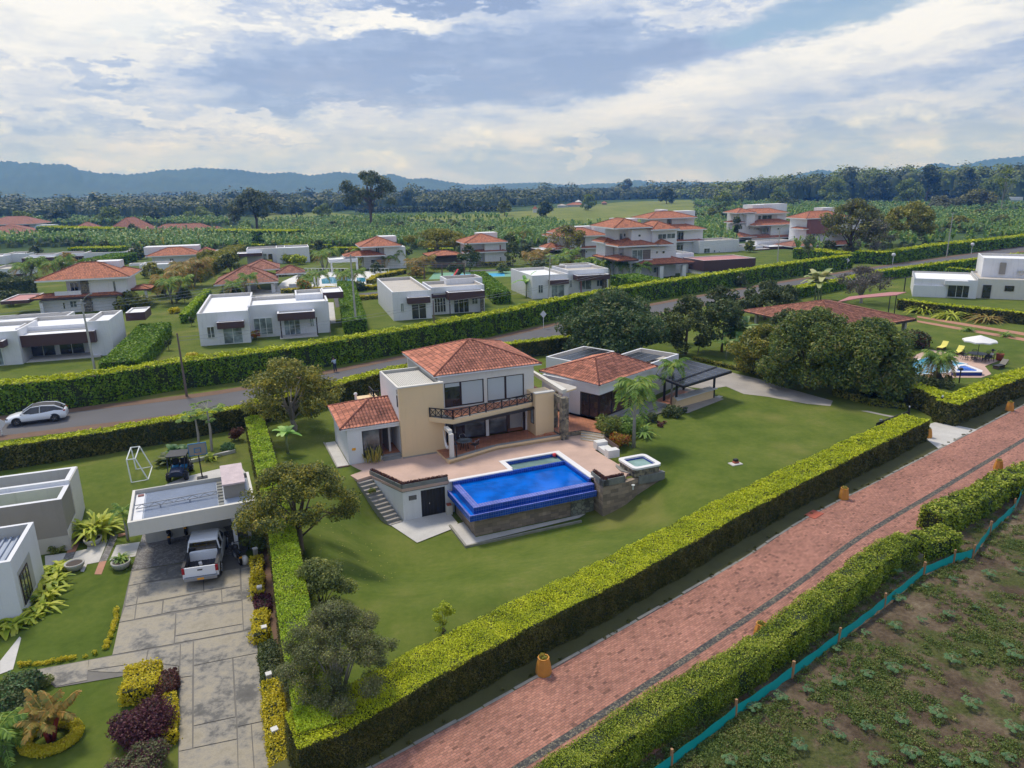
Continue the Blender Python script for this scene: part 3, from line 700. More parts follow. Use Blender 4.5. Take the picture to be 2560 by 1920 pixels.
def tiled_roof(parent, faces, mat='roof_tile', ridges=(), name='roof', under='fascia', thick=.10, rmat='ridge_tile'):
    Vs = []; Fs = []; U = []; o = 0
    for f in faces:
        V, F, uv = tile_face(*f); Vs.append(V); Fs.append(F+o); U.append(uv); o += len(V)
    V = np.concatenate(Vs); F = np.concatenate(Fs)
    r = npmesh(name, V, F, [mat], parent, uv=np.concatenate(U))
    mb = MB()
    for P0, P1, Q1, Q0 in faces:
        for a, b in ((P0, P1),):
            mb.face([(a[0], a[1], a[2]-thick), (b[0], b[1], b[2]-thick), b, a], under)
        q = [P0, P1, Q1, Q0] if math.dist(Q0, Q1) > .01 else [P0, P1, Q0]
        mb.face([(p[0], p[1], p[2]-thick*.3-.01) for p in q][::-1], under)
    mb.build('roof_underside', r)
    if ridges:
        mb = MB()
        for p, q in ridges:
            k = max(2, int(math.dist(p, q)/.35)); pts = []
            for i in range(k):
                for f, rr in ((i/k, .10), ((i+.96)/k, .075)): pts.append((Vector(p).lerp(Vector(q), f)+Vector((0, 0, .045)), rr))
            mb.tube([a for a, _ in pts], [b for _, b in pts], rmat, 8)
        mb.build('ridge', r, True)
    return r
def hipfaces(fr, u0, u1, v0, v1, z, rise):
    w, d = u1-u0, v1-v0; h = min(w, d)/2
    A, B, C_, Dd = [fr.w(*q, z) for q in ((u0, v0), (u1, v0), (u1, v1), (u0, v1))]
    if w >= d: R0, R1 = fr.w(u0+h, v0+h, z+rise), fr.w(u1-h, v0+h, z+rise); return [(A, B, R1, R0), (B, C_, R1, R1), (C_, Dd, R0, R1), (Dd, A, R0, R0)], [(A, R0), (B, R1), (C_, R1), (Dd, R0), (R0, R1)]
    R0, R1 = fr.w(u0+h, v0+h, z+rise), fr.w(u0+h, v1-h, z+rise); return [(A, B, R0, R0), (B, C_, R1, R0), (C_, Dd, R1, R1), (Dd, A, R0, R1)], [(A, R0), (B, R0), (C_, R1), (Dd, R1), (R0, R1)]
def far_roof(parent, fr, u0, u1, v0, v1, z, rise, mat='far_tile', edge='fascia', th=.28, cut=None, name='roof'):
    """hipped tile roof with a pale edge board, for houses in the distance"""
    mb = MB(); F, R = hipfaces(fr, u0, u1, v0, v1, z, rise)
    for P0, P1, Q1, Q0 in F:
        L = math.dist(P0, P1); mid = (Vector(P0)+Vector(P1))/2; e = (Vector(P1)-Vector(P0)).normalized()
        def uv(p): q = Vector(p)-Vector(P0); a = q.dot(e); return (a, (q-e*a).length)
        q = [P0, P1, Q1, Q0] if math.dist(Q0, Q1) > .01 else [P0, P1, Q0]
        mb.face(q, mat, [uv(p) for p in q])
    o = mb.build(name, parent)
    mb = MB()
    P = [fr.w(*q, zz_) for zz_ in (z-th, z-.01) for q in ((u0, v0), (u1, v0), (u1, v1), (u0, v1))]; mb.hexa(P, edge); mb.build('eaves', o)
    mb = MB()
    for p, q in R: mb.tube([(p[0], p[1], p[2]+.03), (q[0], q[1], q[2]+.03)], .10, 'far_tile_dull', 6)
    mb.build('ridge', o); return o
def window(parent, fr, plane, c, a0, a1, z0, z1, glass='glass_dark', frame='dark_frame', mull=(), bars=(), out=-1, th=.07, name='window', dep=.08):
    """glazed opening on the plane v=c ('v') or u=c ('u'); out = outward direction; frame ring stands 3 cm proud"""
    mb = MB(); o0, o1 = sorted((c+out*.04, c-out*dep))
    def B(x0, x1, y0, y1):
        if plane == 'v': mb.box(fr, x0, x1, o0, o1, y0, y1, frame)
        else: mb.box(fr, o0, o1, x0, x1, y0, y1, frame)
    B(a0, a0+th, z0, z1); B(a1-th, a1, z0, z1); B(a0+th, a1-th, z0, z0+th); B(a0+th, a1-th, z1-th, z1)
    for x in mull: B(a0+(a1-a0)*x-th/2, a0+(a1-a0)*x+th/2, z0+th, z1-th)
    for y in bars: B(a0+th, a1-th, z0+(z1-z0)*y-th/2, z0+(z1-z0)*y+th/2)
    w_ = mb.build(name, parent); mb = MB(); g0, g1 = sorted((c+out*.012, c+out*.022))
    if plane == 'v': mb.box(fr, a0+.02, a1-.02, g0, g1, z0+.02, z1-.02, glass)
    else: mb.box(fr, g0, g1, a0+.02, a1-.02, z0+.02, z1-.02, glass)
    mb.build('pane', w_); return w_
def flat_block(parent, fr, u0, u1, v0, v1, h, wall='far_wall', roof='far_roof_white', z0=0., pt=.2, ph=.45, name='wall', inside='parapet_inside', cap=None, rname='roof'):
    mb = MB(); P = lambda u, v, z: fr.w(u, v, z)
    mb.box(fr, u0, u1, v0, v1, z0, h, wall, skip=(1,))
    ou = [(u0, v0), (u1, v0), (u1, v1), (u0, v1)]; i_ = [(u0+pt, v0+pt), (u1-pt, v0+pt), (u1-pt, v1-pt), (u0+pt, v1-pt)]
    for k in range(4):
        a, b, c, d = ou[k], ou[(k+1) % 4], i_[(k+1) % 4], i_[k]
        mb.face([P(*a, h), P(*b, h), P(*c, h), P(*d, h)], cap or wall); mb.face([P(*d, h), P(*c, h), P(*c, h-ph), P(*d, h-ph)], inside)
    o = mb.build(name, parent); mb = MB(); mb.face([P(*q, h-ph+.004) for q in i_], roof, i_); mb.build(rname, parent if name == 'wall' else o); return o
def sheet(name, pts, z, mat, label=None, kind='structure', th=0):
    mb = MB()
    if th: mb.prism(pts, z-th, z, mat)
    else: mb.face([(x, y, z) for x, y in (pts if sum(pts[i][0]*pts[(i+1) % len(pts)][1]-pts[(i+1) % len(pts)][0]*pts[i][1] for i in range(len(pts))) > 0 else pts[::-1])], mat, None)
    o = mb.build(name); tag(o, kind=kind); return o
def draped(name, pts, z, mat, step=.6):
    """polygon laid on the ground (grid cells whose centre is inside)"""
    P = np.array(pts); x0, y0 = P.min(0); x1, y1 = P.max(0)
    import mathutils.geometry as mg
    tri = mg.tessellate_polygon([[Vector((x, y, 0)) for x, y in pts]]); mb = MB()
    import bmesh
    bm = bmesh.new(); vs = [bm.verts.new((x, y, 0)) for x, y in pts]; bm.faces.new(vs)
    for ax, lo, hi in ((0, x0, x1), (1, y0, y1)):
        k = lo+step
        while k < hi:
            bmesh.ops.bisect_plane(bm, geom=bm.verts[:]+bm.edges[:]+bm.faces[:], plane_co=(k, 0, 0) if ax == 0 else (0, k, 0), plane_no=(1, 0, 0) if ax == 0 else (0, 1, 0)); k += step
    uvl = bm.loops.layers.uv.new('UVMap')
    for v in bm.verts: v.co.z = float(T(v.co.x, v.co.y))+z
    for f in bm.faces:
        if f.normal.z < 0: f.normal_flip()
        for l in f.loops: l[uvl].uv = (l.vert.co.x, l.vert.co.y)
    me = bpy.data.meshes.new(name); bm.to_mesh(me); bm.free(); me.materials.append(M[mat]); o = bpy.data.objects.new(name, me); COL.objects.link(o); return struct(o)
def smooth_line(pts, k=6):
    out_ = []; n = len(pts)
    for i in range(n-1):
        p0, p1, p2, p3 = [np.array(pts[max(0, min(n-1, j))], float) for j in (i-1, i, i+1, i+2)]
        for q in range(k):
            t = q/k; out_.append(tuple(.5*((2*p1)+(-p0+p2)*t+(2*p0-5*p1+4*p2-p3)*t*t+(-p0+3*p1-3*p2+p3)*t**3)))
    return out_+[tuple(pts[-1])]
def offset(pts, d):
    P = np.array(pts, float); t = np.gradient(P, axis=0); t /= np.linalg.norm(t, axis=1, keepdims=True)
    return [tuple(q) for q in P+np.column_stack([-t[:, 1], t[:, 0]])*d]
def strip(name, A, B, z, mat, k=None):
    """road surface between two edge lines, UVs run along it in metres"""
    A = np.array(A); B = np.array(B); mid = (A+B)/2; s = np.concatenate([[0], np.cumsum(np.linalg.norm(np.diff(mid, axis=0), axis=1))]); mb = MB()
    for i in range(len(A)-1):
        w0, w1 = np.linalg.norm(A[i]-B[i]), np.linalg.norm(A[i+1]-B[i+1])
        mb.face([(*A[i], z), (*A[i+1], z), (*B[i+1], z), (*B[i], z)], mat, [(s[i], w0/2), (s[i+1], w1/2), (s[i+1], -w1/2), (s[i], -w0/2)])
    o = mb.build(name); return struct(o)

# ------------------------------------------------------------------ the ground
def axis(lo, hi, step, far_lo, far_hi):
    a = list(np.arange(lo, hi+.01, step)); d = step; q = a[0]; pre = []
    while q > far_lo: d *= 1.5; q -= d; pre.append(q)
    d = step; q = a[-1]; post = []
    while q < far_hi: d *= 1.5; q += d; post.append(q)
    return np.array(pre[::-1]+a+post)
gx = axis(-48, 24, .4, -3300, 3300); gy = axis(14, 66, .4, -150, 3300); X, Y = np.meshgrid(gx, gy)
Zg = T(X, Y); Zg = np.where((X > -48) & (X < 24) & (Y > 14) & (Y < 66), Zg, np.where(Y < 60, T(np.clip(X, -60, 24), Y), 0)*1.0)
Zg = Zg - 14*ss(Y, 700, 3500)
nx, ny = len(gx), len(gy); ii = (np.arange(nx-1)[None]+nx*np.arange(ny-1)[:, None]).ravel()
struct(npmesh('ground', np.column_stack([X.ravel(), Y.ravel(), Zg.ravel()]), np.column_stack([ii, ii+1, ii+nx+1, ii+nx]), ['ground'], smooth=True))
# asphalt road behind the garden
far_e = [(-75, 52), (-58, 58.6), W(*z5(0, 870)), W(*z5(600, 800)), (-32.6, 69.4), (-27.3, 72.6), (-19.8, 79.0), (-12.6, 85.6), (-3, 94.5), (6.64, 104.5), (23, 120), (53.4, 144.4), (88, 170.2), (111.6, 186.2), (150, 212.4), (210, 250)]
far_e = smooth_line(far_e, 5); near_e = offset(far_e, -5.2)
strip('asphalt_road', near_e, far_e, .012, 'asphalt')
strip('road_verge', offset(far_e, .02), offset(far_e, 1.6), .018, 'dirt')
strip('road_verge', offset(near_e, -1.5), offset(near_e, -.02), .016, 'dirt')
# brick street
curb = [(-12.5, 15.6), (-8.6, 18.6), W(*y2(570, 1659)), W(*y2(1250, 1290)), W(*y2(2190, 760)), (12.2, 35.2), W(*y3(870, 140)), (25.3, 45.9), W(*z8(1480, 1120)), W(*z8(1810, 950)), W(*z8(2212, 740)), (54, 67.6), (75, 82.5), (95, 95)]
curb = smooth_line(curb, 5); cent = offset(curb, -2.95); rgt = offset(curb, -5.9)
strip('brick_street', offset(curb, -3.10), curb, .020, 'street_brick'); strip('brick_street', rgt, offset(curb, -3.42), .020, 'street_brick')
strip('cobble_strip', offset(curb, -3.42), offset(curb, -3.10), .024, 'cobble')
mb = MB(); cu2 = offset(curb, .15); strip('grass_verge', offset(curb, .12), offset(curb, 2.4), .009, 'verge')
for i in range(len(curb)-1):
    k = max(1, int(math.dist(curb[i], curb[i+1])/1.1))
    for j in range(k):
        f0, f1 = j/k, (j+.96)/k; a = Vector(curb[i]).lerp(Vector(curb[i+1]), f0); b = Vector(curb[i]).lerp(Vector(curb[i+1]), f1); c = Vector(cu2[i]).lerp(Vector(cu2[i+1]), f1); d = Vector(cu2[i]).lerp(Vector(cu2[i+1]), f0)
        h = random.uniform(.0, .07); mb.hexa([(*p, -.05) for p in (a, b, c, d)]+[(*p, h) for p in (a, b, c, d)], 'kerb')
struct(mb.build('kerb'))
# entrance apron by the gate
ap = [W(*z8(*q)) for q in ((1480, 1120), (1810, 950), (1460, 880), (1400, 900), (1372, 1035))]
sheet('gate_apron', ap, .03, 'concrete_light')
draped('gravel_drive', [W(*z8(*q)) for q in ((0, 665), (330, 725), (540, 745), (560, 700), (200, 600), (0, 540))]+[W(*z7(*q)) for q in ((2212, 530), (1900, 455), (1640, 420), (1500, 500), (1520, 580), (1700, 600), (1850, 575), (2000, 640))], .02, 'gravel', 3)
sheet('worn_track', [W(*z8(*q)) for q in ((800, 785), (1060, 840), (1230, 875), (1200, 850), (1000, 815), (860, 785))], .012, 'gravel')
# weedy field on the right
fld = [W(*y3(*q)) for q in ((30, 1490), (570, 1160), (950, 850), (1370, 500), (1560, 400))]+[(28, 40.5), (45, 54.5), (60, 66), (95, 90), (120, 60), (120, -40), (0, -20), (-6, 14)]
sheet('field_soil', fld, .01, 'field_soil')
struct(draped('soil_bed', [W(*D(*q)) for q in ((516, 1015), (585, 1165), (640, 1620), (655, 1659), (612, 1659), (585, 1330), (548, 1180))], .02, 'dirt', 1.0))
# left lot: driveway of cast slabs, cobbles under the carport, garden paths
def G1(x, y): return Wg(*y1(x, y))[:2]
drv = [G1(*q) for q in ((800, 455), (1500, 348), (1530, 470), (1560, 815), (1600, 1165), (1650, 1659), (1700, 1900), (1085, 1900), (1092, 1040), (340, 1168), (200, 1062), (684, 972))]
zl = -1.2
sheet('driveway', [W(*y1(*q), -1.17) for q in ((800, 455), (1500, 348), (1530, 430), (1560, 815), (1574, 960), (1610, 1375), (1650, 1659), (1700, 1900), (1085, 1900), (1092, 1040), (340, 1168), (200, 1062), (684, 972))], -1.17, 'joint')
slabs = [((806, 462), (1015, 425), (1018, 500), (785, 545)), ((1020, 424), (1110, 410), (1112, 485), (1022, 499)), ((785, 550), (852, 538), (828, 660), (762, 672)), ((858, 536), (1236, 480), (1240, 582), (835, 658)),
 ((1242, 478), (1462, 440), (1464, 545), (1246, 580)), ((762, 678), (828, 665), (818, 752), (728, 768)), ((835, 664), (992, 640), (984, 718), (824, 750)), ((1000, 636), (1348, 572), (1352, 650), (992, 716)), ((1354, 570), (1464, 550), (1474, 632), (1358, 648)),
 ((728, 774), (1070, 716), (1060, 900), (686, 968)), ((1076, 715), (1474, 640), (1480, 778), (1072, 850)), ((1070, 858), (1482, 783), (1484, 820), (1066, 898)), ((1470, 440), (1528, 430), (1558, 805), (1488, 818)),
 ((1182, 884), (1555, 818), (1572, 955), (1184, 1032)), ((1104, 900), (1176, 887), (1174, 1095), (1098, 1105)), ((908, 938), (1098, 905), (1094, 1036), (894, 1008)), ((545, 1000), (900, 940), (888, 1010), (535, 1062)), ((225, 1062), (540, 1002), (530, 1122), (345, 1160)), ((536, 1068), (886, 1016), (1088, 1042), (1088, 1090), (830, 1100), (528, 1128)),
 ((1184, 1038), (1416, 990), (1434, 1345), (1182, 1400)), ((1424, 988), (1574, 960), (1608, 1370), (1450, 1405)), ((1098, 1112), (1172, 1100), (1172, 1540), (1092, 1555)), ((1182, 1406), (1440, 1350), (1444, 1480), (1180, 1535)), ((1450, 1410), (1530, 1394), (1550, 1700), (1456, 1720)), ((1536, 1392), (1610, 1378), (1646, 1680), (1556, 1700)), ((1092, 1560), (1446, 1486), (1452, 1720), (1092, 1780))]
mb = MB()
for q in slabs:
    P = [W(*y1(*p), -1.15) for p in q]; z = [-1.15]*4; a = sum(P[i][0]*P[(i+1) % len(P)][1]-P[(i+1) % len(P)][0]*P[i][1] for i in range(len(P)))
    pts = [(x, y, h) for (x, y), h in zip(P, z)]; pts = pts if a > 0 else pts[::-1]; mb.face(pts, 'slab')
struct(mb.build('driveway_slabs'))
draped('cobbled_yard', [Wg(*y1(*q))[:2] for q in ((870, 235), (800, 455), (1500, 348), (1545, 250), (1500, 60), (900, 60))], .025, 'cobble_pave', 1.2)
draped('garden_path', [Wg(*b6(*q))[:2] for q in ((690, 1415), (1015, 1370), (960, 1500), (700, 1590))], .02, 'concrete_light', 1)
draped('garden_path', [Wg(*b6(*q))[:2] for q in ((1170, 1345), (1340, 1310), (1345, 1230), (1660, 1165), (1520, 1510), (1340, 1545), (1290, 1659), (1240, 1659), (1230, 1560), (1095, 1505))], .024, 'concrete_light', 1)
draped('garden_path', [Wg(*b6(*q))[:2] for q in ((1790, 1250), (2150, 1200), (2080, 1420), (1680, 1490))], .02, 'concrete_light', 1)
for q in (((1015, 1375), (1160, 1350), (1090, 1510), (955, 1500)), ((1700, 1100), (1815, 1085), (1640, 1490), (1525, 1510))): draped('stone_path', [Wg(*b6(*p))[:2] for p in q], .022, 'cobble_pave', 1)
for q in (((1110, 1180), (1245, 1160), (1160, 1350), (1020, 1375)), ((1525, 1510), (1640, 1490), (1560, 1700), (1450, 1700)), ((1820, 1075), (1945, 1060), (1930, 1100), (1815, 1130))): draped('brick_path', [Wg(*b6(*p))[:2] for p in q], .026, 'red_path', 1)
draped('house_path', [Wg(*y1(*q))[:2] for q in ((0, 1010), (120, 860), (130, 870), (80, 1060), (0, 1090))], .03, 'concrete_light', 1)
# dirt under hedge ends, neighbour's tracks and lawns, court surfaces
for k in (0, 1): strip('dirt_track', [W(*z4(*q)) for q in ((1290, 1470-k*40), (1560, 1520-k*42), (1900, 1580-k*45), (2250, 1640-k*48))], [W(*z4(*q)) for q in ((1285, 1455-k*40), (1560, 1500-k*42), (1900, 1558-k*45), (2250, 1615-k*48))], .02, 'red_path')
sheet('pasture', [W(*D(*q)) for q in ((880, 497), (960, 484), (1080, 492), (1330, 480), (1500, 478), (1560, 460), (1490, 432), (1350, 436), (1150, 455), (1040, 462), (880, 470))], .05, 'pasture')
sheet('pasture', [W(*D(*q)) for q in ((540, 462), (700, 458), (780, 466), (700, 474), (560, 475))], .05, 'pasture')
sheet('pasture', [W(*D(*q)) for q in ((1800, 449), (1900, 446), (1960, 440), (1890, 438), (1790, 441))], .05, 'pasture')

# ------------------------------------------------------------------ main house
h = HF; MH = thing('main_house', 'cream and white villa with terracotta hip roof and angled balcony above the pool deck', 'house', h.w(5, 4, 0))
mb = MB()                       # stair tower, cream front and white flank
mb.box(h, 0, 3.5, .15, .42, -.1, 5.5, 'cream_wall'); mb.build('stair_wall', MH)
flat_block(MH, h, -.004, 3.504, .42, 6.2, 5.5, 'white_wall', 'far_roof_tan', z0=-.1, name='stair_tower', pt=.16, ph=.4, inside='grey_wall', cap='offwhite_wall')
mb = MB(); mb.box(h, -.05, 3.55, .10, .42, 5.504, 5.60, 'offwhite_wall'); mb.build('coping', MH)
mb = MB()
for i in range(20): mb.tube([h.w(.22+i*.155, .6, 5.22), h.w(.22+i*.155, 5.9, 5.22)], .06, 'offwhite_wall', 6)
mb.build('roof_sheet', MH)
mb = MB()                       # body of the house around its openings
V0 = 1.4; U1 = 11.75
mb.box(h, 3.52, U1, V0+.9, 10.3, -.1, 5.62, 'interior_white'); mb.build('inner_wall', MH)
mb = MB()
mb.box(h, 3.51, U1, V0, V0+.3, 5.10, 5.72, 'offwhite_wall'); mb.box(h, 3.51, 3.98, V0, V0+.9, 3.05, 5.10, 'offwhite_wall'); mb.box(h, 7.33, 7.61, V0, V0+.9, 3.05, 5.10, 'offwhite_wall')
mb.box(h, 10.88, U1, V0, V0+.9, 3.05, 5.10, 'offwhite_wall'); mb.box(h, U1-.25, U1, V0+.9, 10.3, -.1, 5.70, 'offwhite_wall'); mb.box(h, 3.51, U1-.25, 10.3, 10.5, -.1, 5.7, 'offwhite_wall')
mb.box(h, 3.51, U1, V0, V0+.9, 2.35, 3.05, 'offwhite_wall'); mb.box(h, 3.51, 3.95, V0, V0+.9, .2, 2.35, 'white_wall'); mb.box(h, 7.40, 7.66, V0, V0+.9, .2, 2.35, 'white_wall'); mb.box(h, 10.95, U1, V0, V0+.9, .2, 2.35, 'white_wall')
mb.build('wall', MH)
window(MH, h, 'v', V0+.14, 3.98, 5.36, 3.08, 5.10, 'glass_dark', mull=(), th=.09, name='glass_door')
mb = MB(); mb.box(h, 4.07, 5.27, V0+.09, V0+.11, 4.72, 5.02, 'blind'); mb.build('window_blind', MH)
window(MH, h, 'v', V0+.14, 5.36, 7.33, 3.08, 5.10, 'blind', th=.09, name='glass_door'); window(MH, h, 'v', V0+.14, 7.61, 9.24, 3.08, 5.10, 'blind', th=.09, name='glass_door'); window(MH, h, 'v', V0+.14, 9.24, 10.88, 3.08, 5.10, 'blind', th=.09, name='glass_door')
window(MH, h, 'v', V0+.14, 5.5, 7.40, .25, 2.35, 'glass_grey', th=.10, name='glass_door'); window(MH, h, 'v', V0+.14, 3.95, 5.5, .25, 2.35, 'glass_dark', th=.10, name='glass_door'); window(MH, h, 'v', V0+.14, 7.66, 9.35, .25, 2.35, 'glass_grey', th=.10, name='glass_door')
mb = MB(); mb.box(h, 9.35, 10.95, V0+.2, V0+.895, .205, .215, 'terracotta_floor'); mb.box(h, 10.80, 10.94, V0+.05, V0+.2, .2, 2.35, 'dark_frame'); mb.box(h, 9.35, 9.9, V0+.86, V0+.895, .22, 2.3, 'wood_dark'); mb.build('open_doorway', MH)
# balcony
bal = [h.w(2.25, .13)[:2], h.w(3.72, -1.35)[:2], h.w(11.05, .15)[:2], h.w(11.05, 1.39)[:2], h.w(3.52, 1.39)[:2], h.w(3.52, .13)[:2]]
mb = MB(); mb.prism(bal, 2.60, 2.97, 'cream_wall', 'grey_trim'); B = mb.build('balcony', MH)
mb = MB(); mb.prism([h.w(*q)[:2] for q in ((3.55, .2), (3.9, -.95), (10.9, .4), (11.0, 1.39), (3.55, 1.39))], 2.972, 2.985, 'terracotta_floor'); mb.build('balcony_floor', B)
def railing(parent, A, Bp, z, hh=.72, n=3, sub=2):
    mb = MB(); A = Vector(A[:2]); Bp = Vector(Bp[:2]); P3 = lambda f, zz_: (*A.lerp(Bp, f), zz_)
    mb.bar(P3(0, z+hh), P3(1, z+hh), .07, 'black_metal'); mb.bar(P3(0, z+.10), P3(1, z+.10), .05, 'black_metal')
    for i in range(n+1): mb.bar(P3(i/n, z), P3(i/n, z+hh+.03), .10 if i in (0, n) or True else .06, 'black_metal')
    k = n*sub
    for i in range(k):
        mb.bar(P3(i/k, z+.12), P3((i+1)/k, z+hh-.04), .04, 'black_metal'); mb.bar(P3(i/k, z+hh-.04), P3((i+1)/k, z+.12), .04, 'black_metal')
        if i % sub: mb.bar(P3(i/k, z+.1), P3(i/k, z+hh), .05, 'black_metal')
    return mb.build('railing', parent)
railing(B, h.w(2.33, .1), h.w(3.74, -1.27), 2.97, n=2); railing(B, h.w(3.74, -1.27), h.w(11.0, .15), 2.97, n=5)
mb = MB(); mb.bar(h.w(3.75, -1.38, 2.5), h.w(11.3, .05, 2.5), .16, 'black_metal', .2); mb.tube([h.w(3.8, -1.45, 2.45), h.w(3.55, -2.25, 2.2), h.w(3.5, -2.5, .1)], .05, 'black_metal', 6); mb.build('gutter', B)
mb = MB(); mb.box(h, 3.05, 3.36, -2.38, -2.08, .2, 2.2, 'offwhite_wall'); mb.box(h, 3.05, 3.36, -2.08, -1.0, 2.2, 2.42, 'offwhite_wall'); mb.build('column', MH)
# porch
por = [h.w(*q)[:2] for q in ((2.72, .1), (2.83, -2.75), (7.15, -1.55), (12.7, -1.62), (12.75, .0), (11.0, 1.39), (3.52, 1.39), (3.52, .1))]
mb = MB(); mb.prism(por, -.05, .19, 'cream_wall', 'floor_tile'); PO = mb.build('porch', MH)
mb = MB()
for a, b in (((2.83, -2.75), (7.15, -1.55)), ((7.15, -1.55), (12.7, -1.62))):
    A, Bq = h.w(*a)[:2], h.w(*b)[:2]; d = Vector(Bq)-Vector(A); nn = Vector((-d.y, d.x)).normalized()*.42
    mb.hexa([(*A, -.04), (*Bq, -.04), (*(Vector(Bq)+nn), -.04), (*(Vector(A)+nn), -.04), (*A, .36), (*Bq, .36), (*(Vector(Bq)+nn), .36), (*(Vector(A)+nn), .36)], 'cream_wall', 'grey_trim')
mb.build('porch_wall', PO)
# right cream pier with its narrow window
mb = MB(); mb.box(h, 11.1, 12.75, -.3, 1.39, .195, 3.72, 'cream_wall'); mb.box(h, 11.76, 12.75, 1.395, 5.6, .1, 3.3, 'offwhite_wall'); mb.box(h, 11.05, 12.8, -.35, .1, 3.722, 3.82, 'offwhite_wall'); mb.build('pier', MH)
window(MH, h, 'u', 11.1, .05, .62, 1.1, 2.55, 'glass_curtain', out=-1, th=.05)
mb = MB(); mb.prism([h.w(*q)[:2] for q in ((11.78, 1.45), (12.7, 1.45), (12.7, 5.5), (11.78, 5.5))], 3.3, 3.34, 'terracotta_floor'); mb.build('tiled_terrace', MH)
# main roof and annex roof
E4 = [h.w(*q, 5.8) for q in ((3.15, 1.2), (12.4, 1.2), (12.75, 10.9), (3.1, 10.6))]; AP = h.w(7.9, 6.2, 7.35)
tiled_roof(MH, [(E4[0], E4[1], AP, AP), (E4[1], E4[2], AP, AP), (E4[2], E4[3], AP, AP), (E4[3], E4[0], AP, AP)], ridges=[(e, AP) for e in E4])
mb = MB(); mb.box(h, 3.52, 11.75, 1.8, 10.3, 5.63, 5.74, 'offwhite_wall'); mb.build('roof_slab', MH)
# annex
A1, A2, A3, A4 = h.w(-4.5, .35, 2.85), h.w(-.02, .35, 2.85), h.w(-.02, 6.9, 2.85), h.w(-4.3, 6.9, 2.85); R1, R2 = h.w(-1.5, 3.6, 4.0), h.w(-.02, 3.6, 4.0)
tiled_roof(MH, [(A1, A2, R2, R1), (A3, A4, R1, R2), (A4, A1, R1, R1)], ridges=[(A1, R1), (A4, R1), (R1, R2)], name='annex_roof')
mb = MB(); mb.box(h, -4.0, -2.91, .45, .75, -.1, 2.80, 'white_wall'); mb.box(h, -2.91, -.004, .45, .75, 2.50, 2.80, 'white_wall'); mb.box(h, -4.0, -3.8, .75, 6.4, -.1, 2.78, 'white_wall'); mb.box(h, -3.8, -.01, 6.2, 6.4, -.1, 2.78, 'white_wall')
mb.box(h, -2.91, -1.5, .45, .75, -.05, .28, 'white_wall'); mb.box(h, -1.5, -.01, .25, .75, -.05, .14, 'grey_trim'); mb.box(h, -1.5, -.01, .45, .75, .14, .28, 'grey_trim'); mb.box(h, -3.79, -.01, .75, 6.19, .1, .27, 'terracotta_floor')
mb.box(h, -3.79, -.01, 3.2, 3.4, .28, 2.7, 'interior_white'); mb.box(h, -.75, -.6, 1.2, 3.19, .28, 2.6, 'interior_white'); mb.build('annex_wall', MH)
window(MH, h, 'v', .62, -2.91, -1.5, .29, 2.5, 'glass_grey', th=.08); mb = MB(); mb.box(h, -1.5, -1.38, .5, .7, .28, 2.5, 'dark_frame'); mb.build('door_frame', MH)
window(MH, h, 'u', -.004, .55, .75, 3.95, 4.85, 'glass_dark', out=-1, th=.04); mb = MB(); c = h.w(-.04, .65, 5.1)
mb.face([h.w(-.03, .65+a, 5.15+b) for a, b in ((0, -.2), (-.2, 0), (0, .2), (.2, 0))], 'dark_frame'); mb.face([h.w(-.045, .65+a, 5.15+b) for a, b in ((0, -.13), (-.13, 0), (0, .13), (.13, 0))], 'white_wall'); mb.build('diamond_window', MH)
mb = MB(); mb.box(h, -3.72, -3.45, .42, .449, 1.1, 1.28, 'plate_orange'); mb.build('wall_plaque', MH)
mb = MB(); mb.box(h, -1.6, .1, 7.1, 9.0, 2.6, 2.8, 'cream_wall'); mb.box(h, -1.6, -1.45, 6.95, 7.1, 1.2, 2.6, 'cream_wall'); BB = mb.build('rear_balcony', MH)
railing(BB, h.w(-.4, 7.2), h.w(-.4, 8.95), 2.95, .6, 1); railing(BB, h.w(-.4, 7.2), h.w(-.01, 7.2), 2.95, .6, 1, 1); mb = MB(); mb.box(h, -.45, -.01, 7.15, 9.0, 2.8, 2.95, 'cream_wall'); mb.build('balcony_ledge', BB)
mb = MB(); c = h.w(-1.9, 7.3, 0); mb.tube([(c[0], c[1], 0), (c[0], c[1], 3.4)], .1, 'white_metal', 8); mb.lathe((c[0], c[1], 3.4), [(.1, 0), (.17, .08), (.12, .2), (0, .24)], 'white_metal', 10); mb.build('vent_pipe', MH)
struct(draped('side_drain', [h.w(*q)[:2] for q in ((-5.0, .3), (-4.05, .35), (-4.05, 6.2), (-4.85, 6.2))], .03, 'concrete_light', 1))
mb = MB(); mb.box(h, -5.0, -4.9, .2, 6.3, -.02, .08, 'kerb'); mb.box(h, -4.9, -4.05, .15, .3, -.02, .08, 'wood_dark'); struct(mb.build('drain_kerb'))

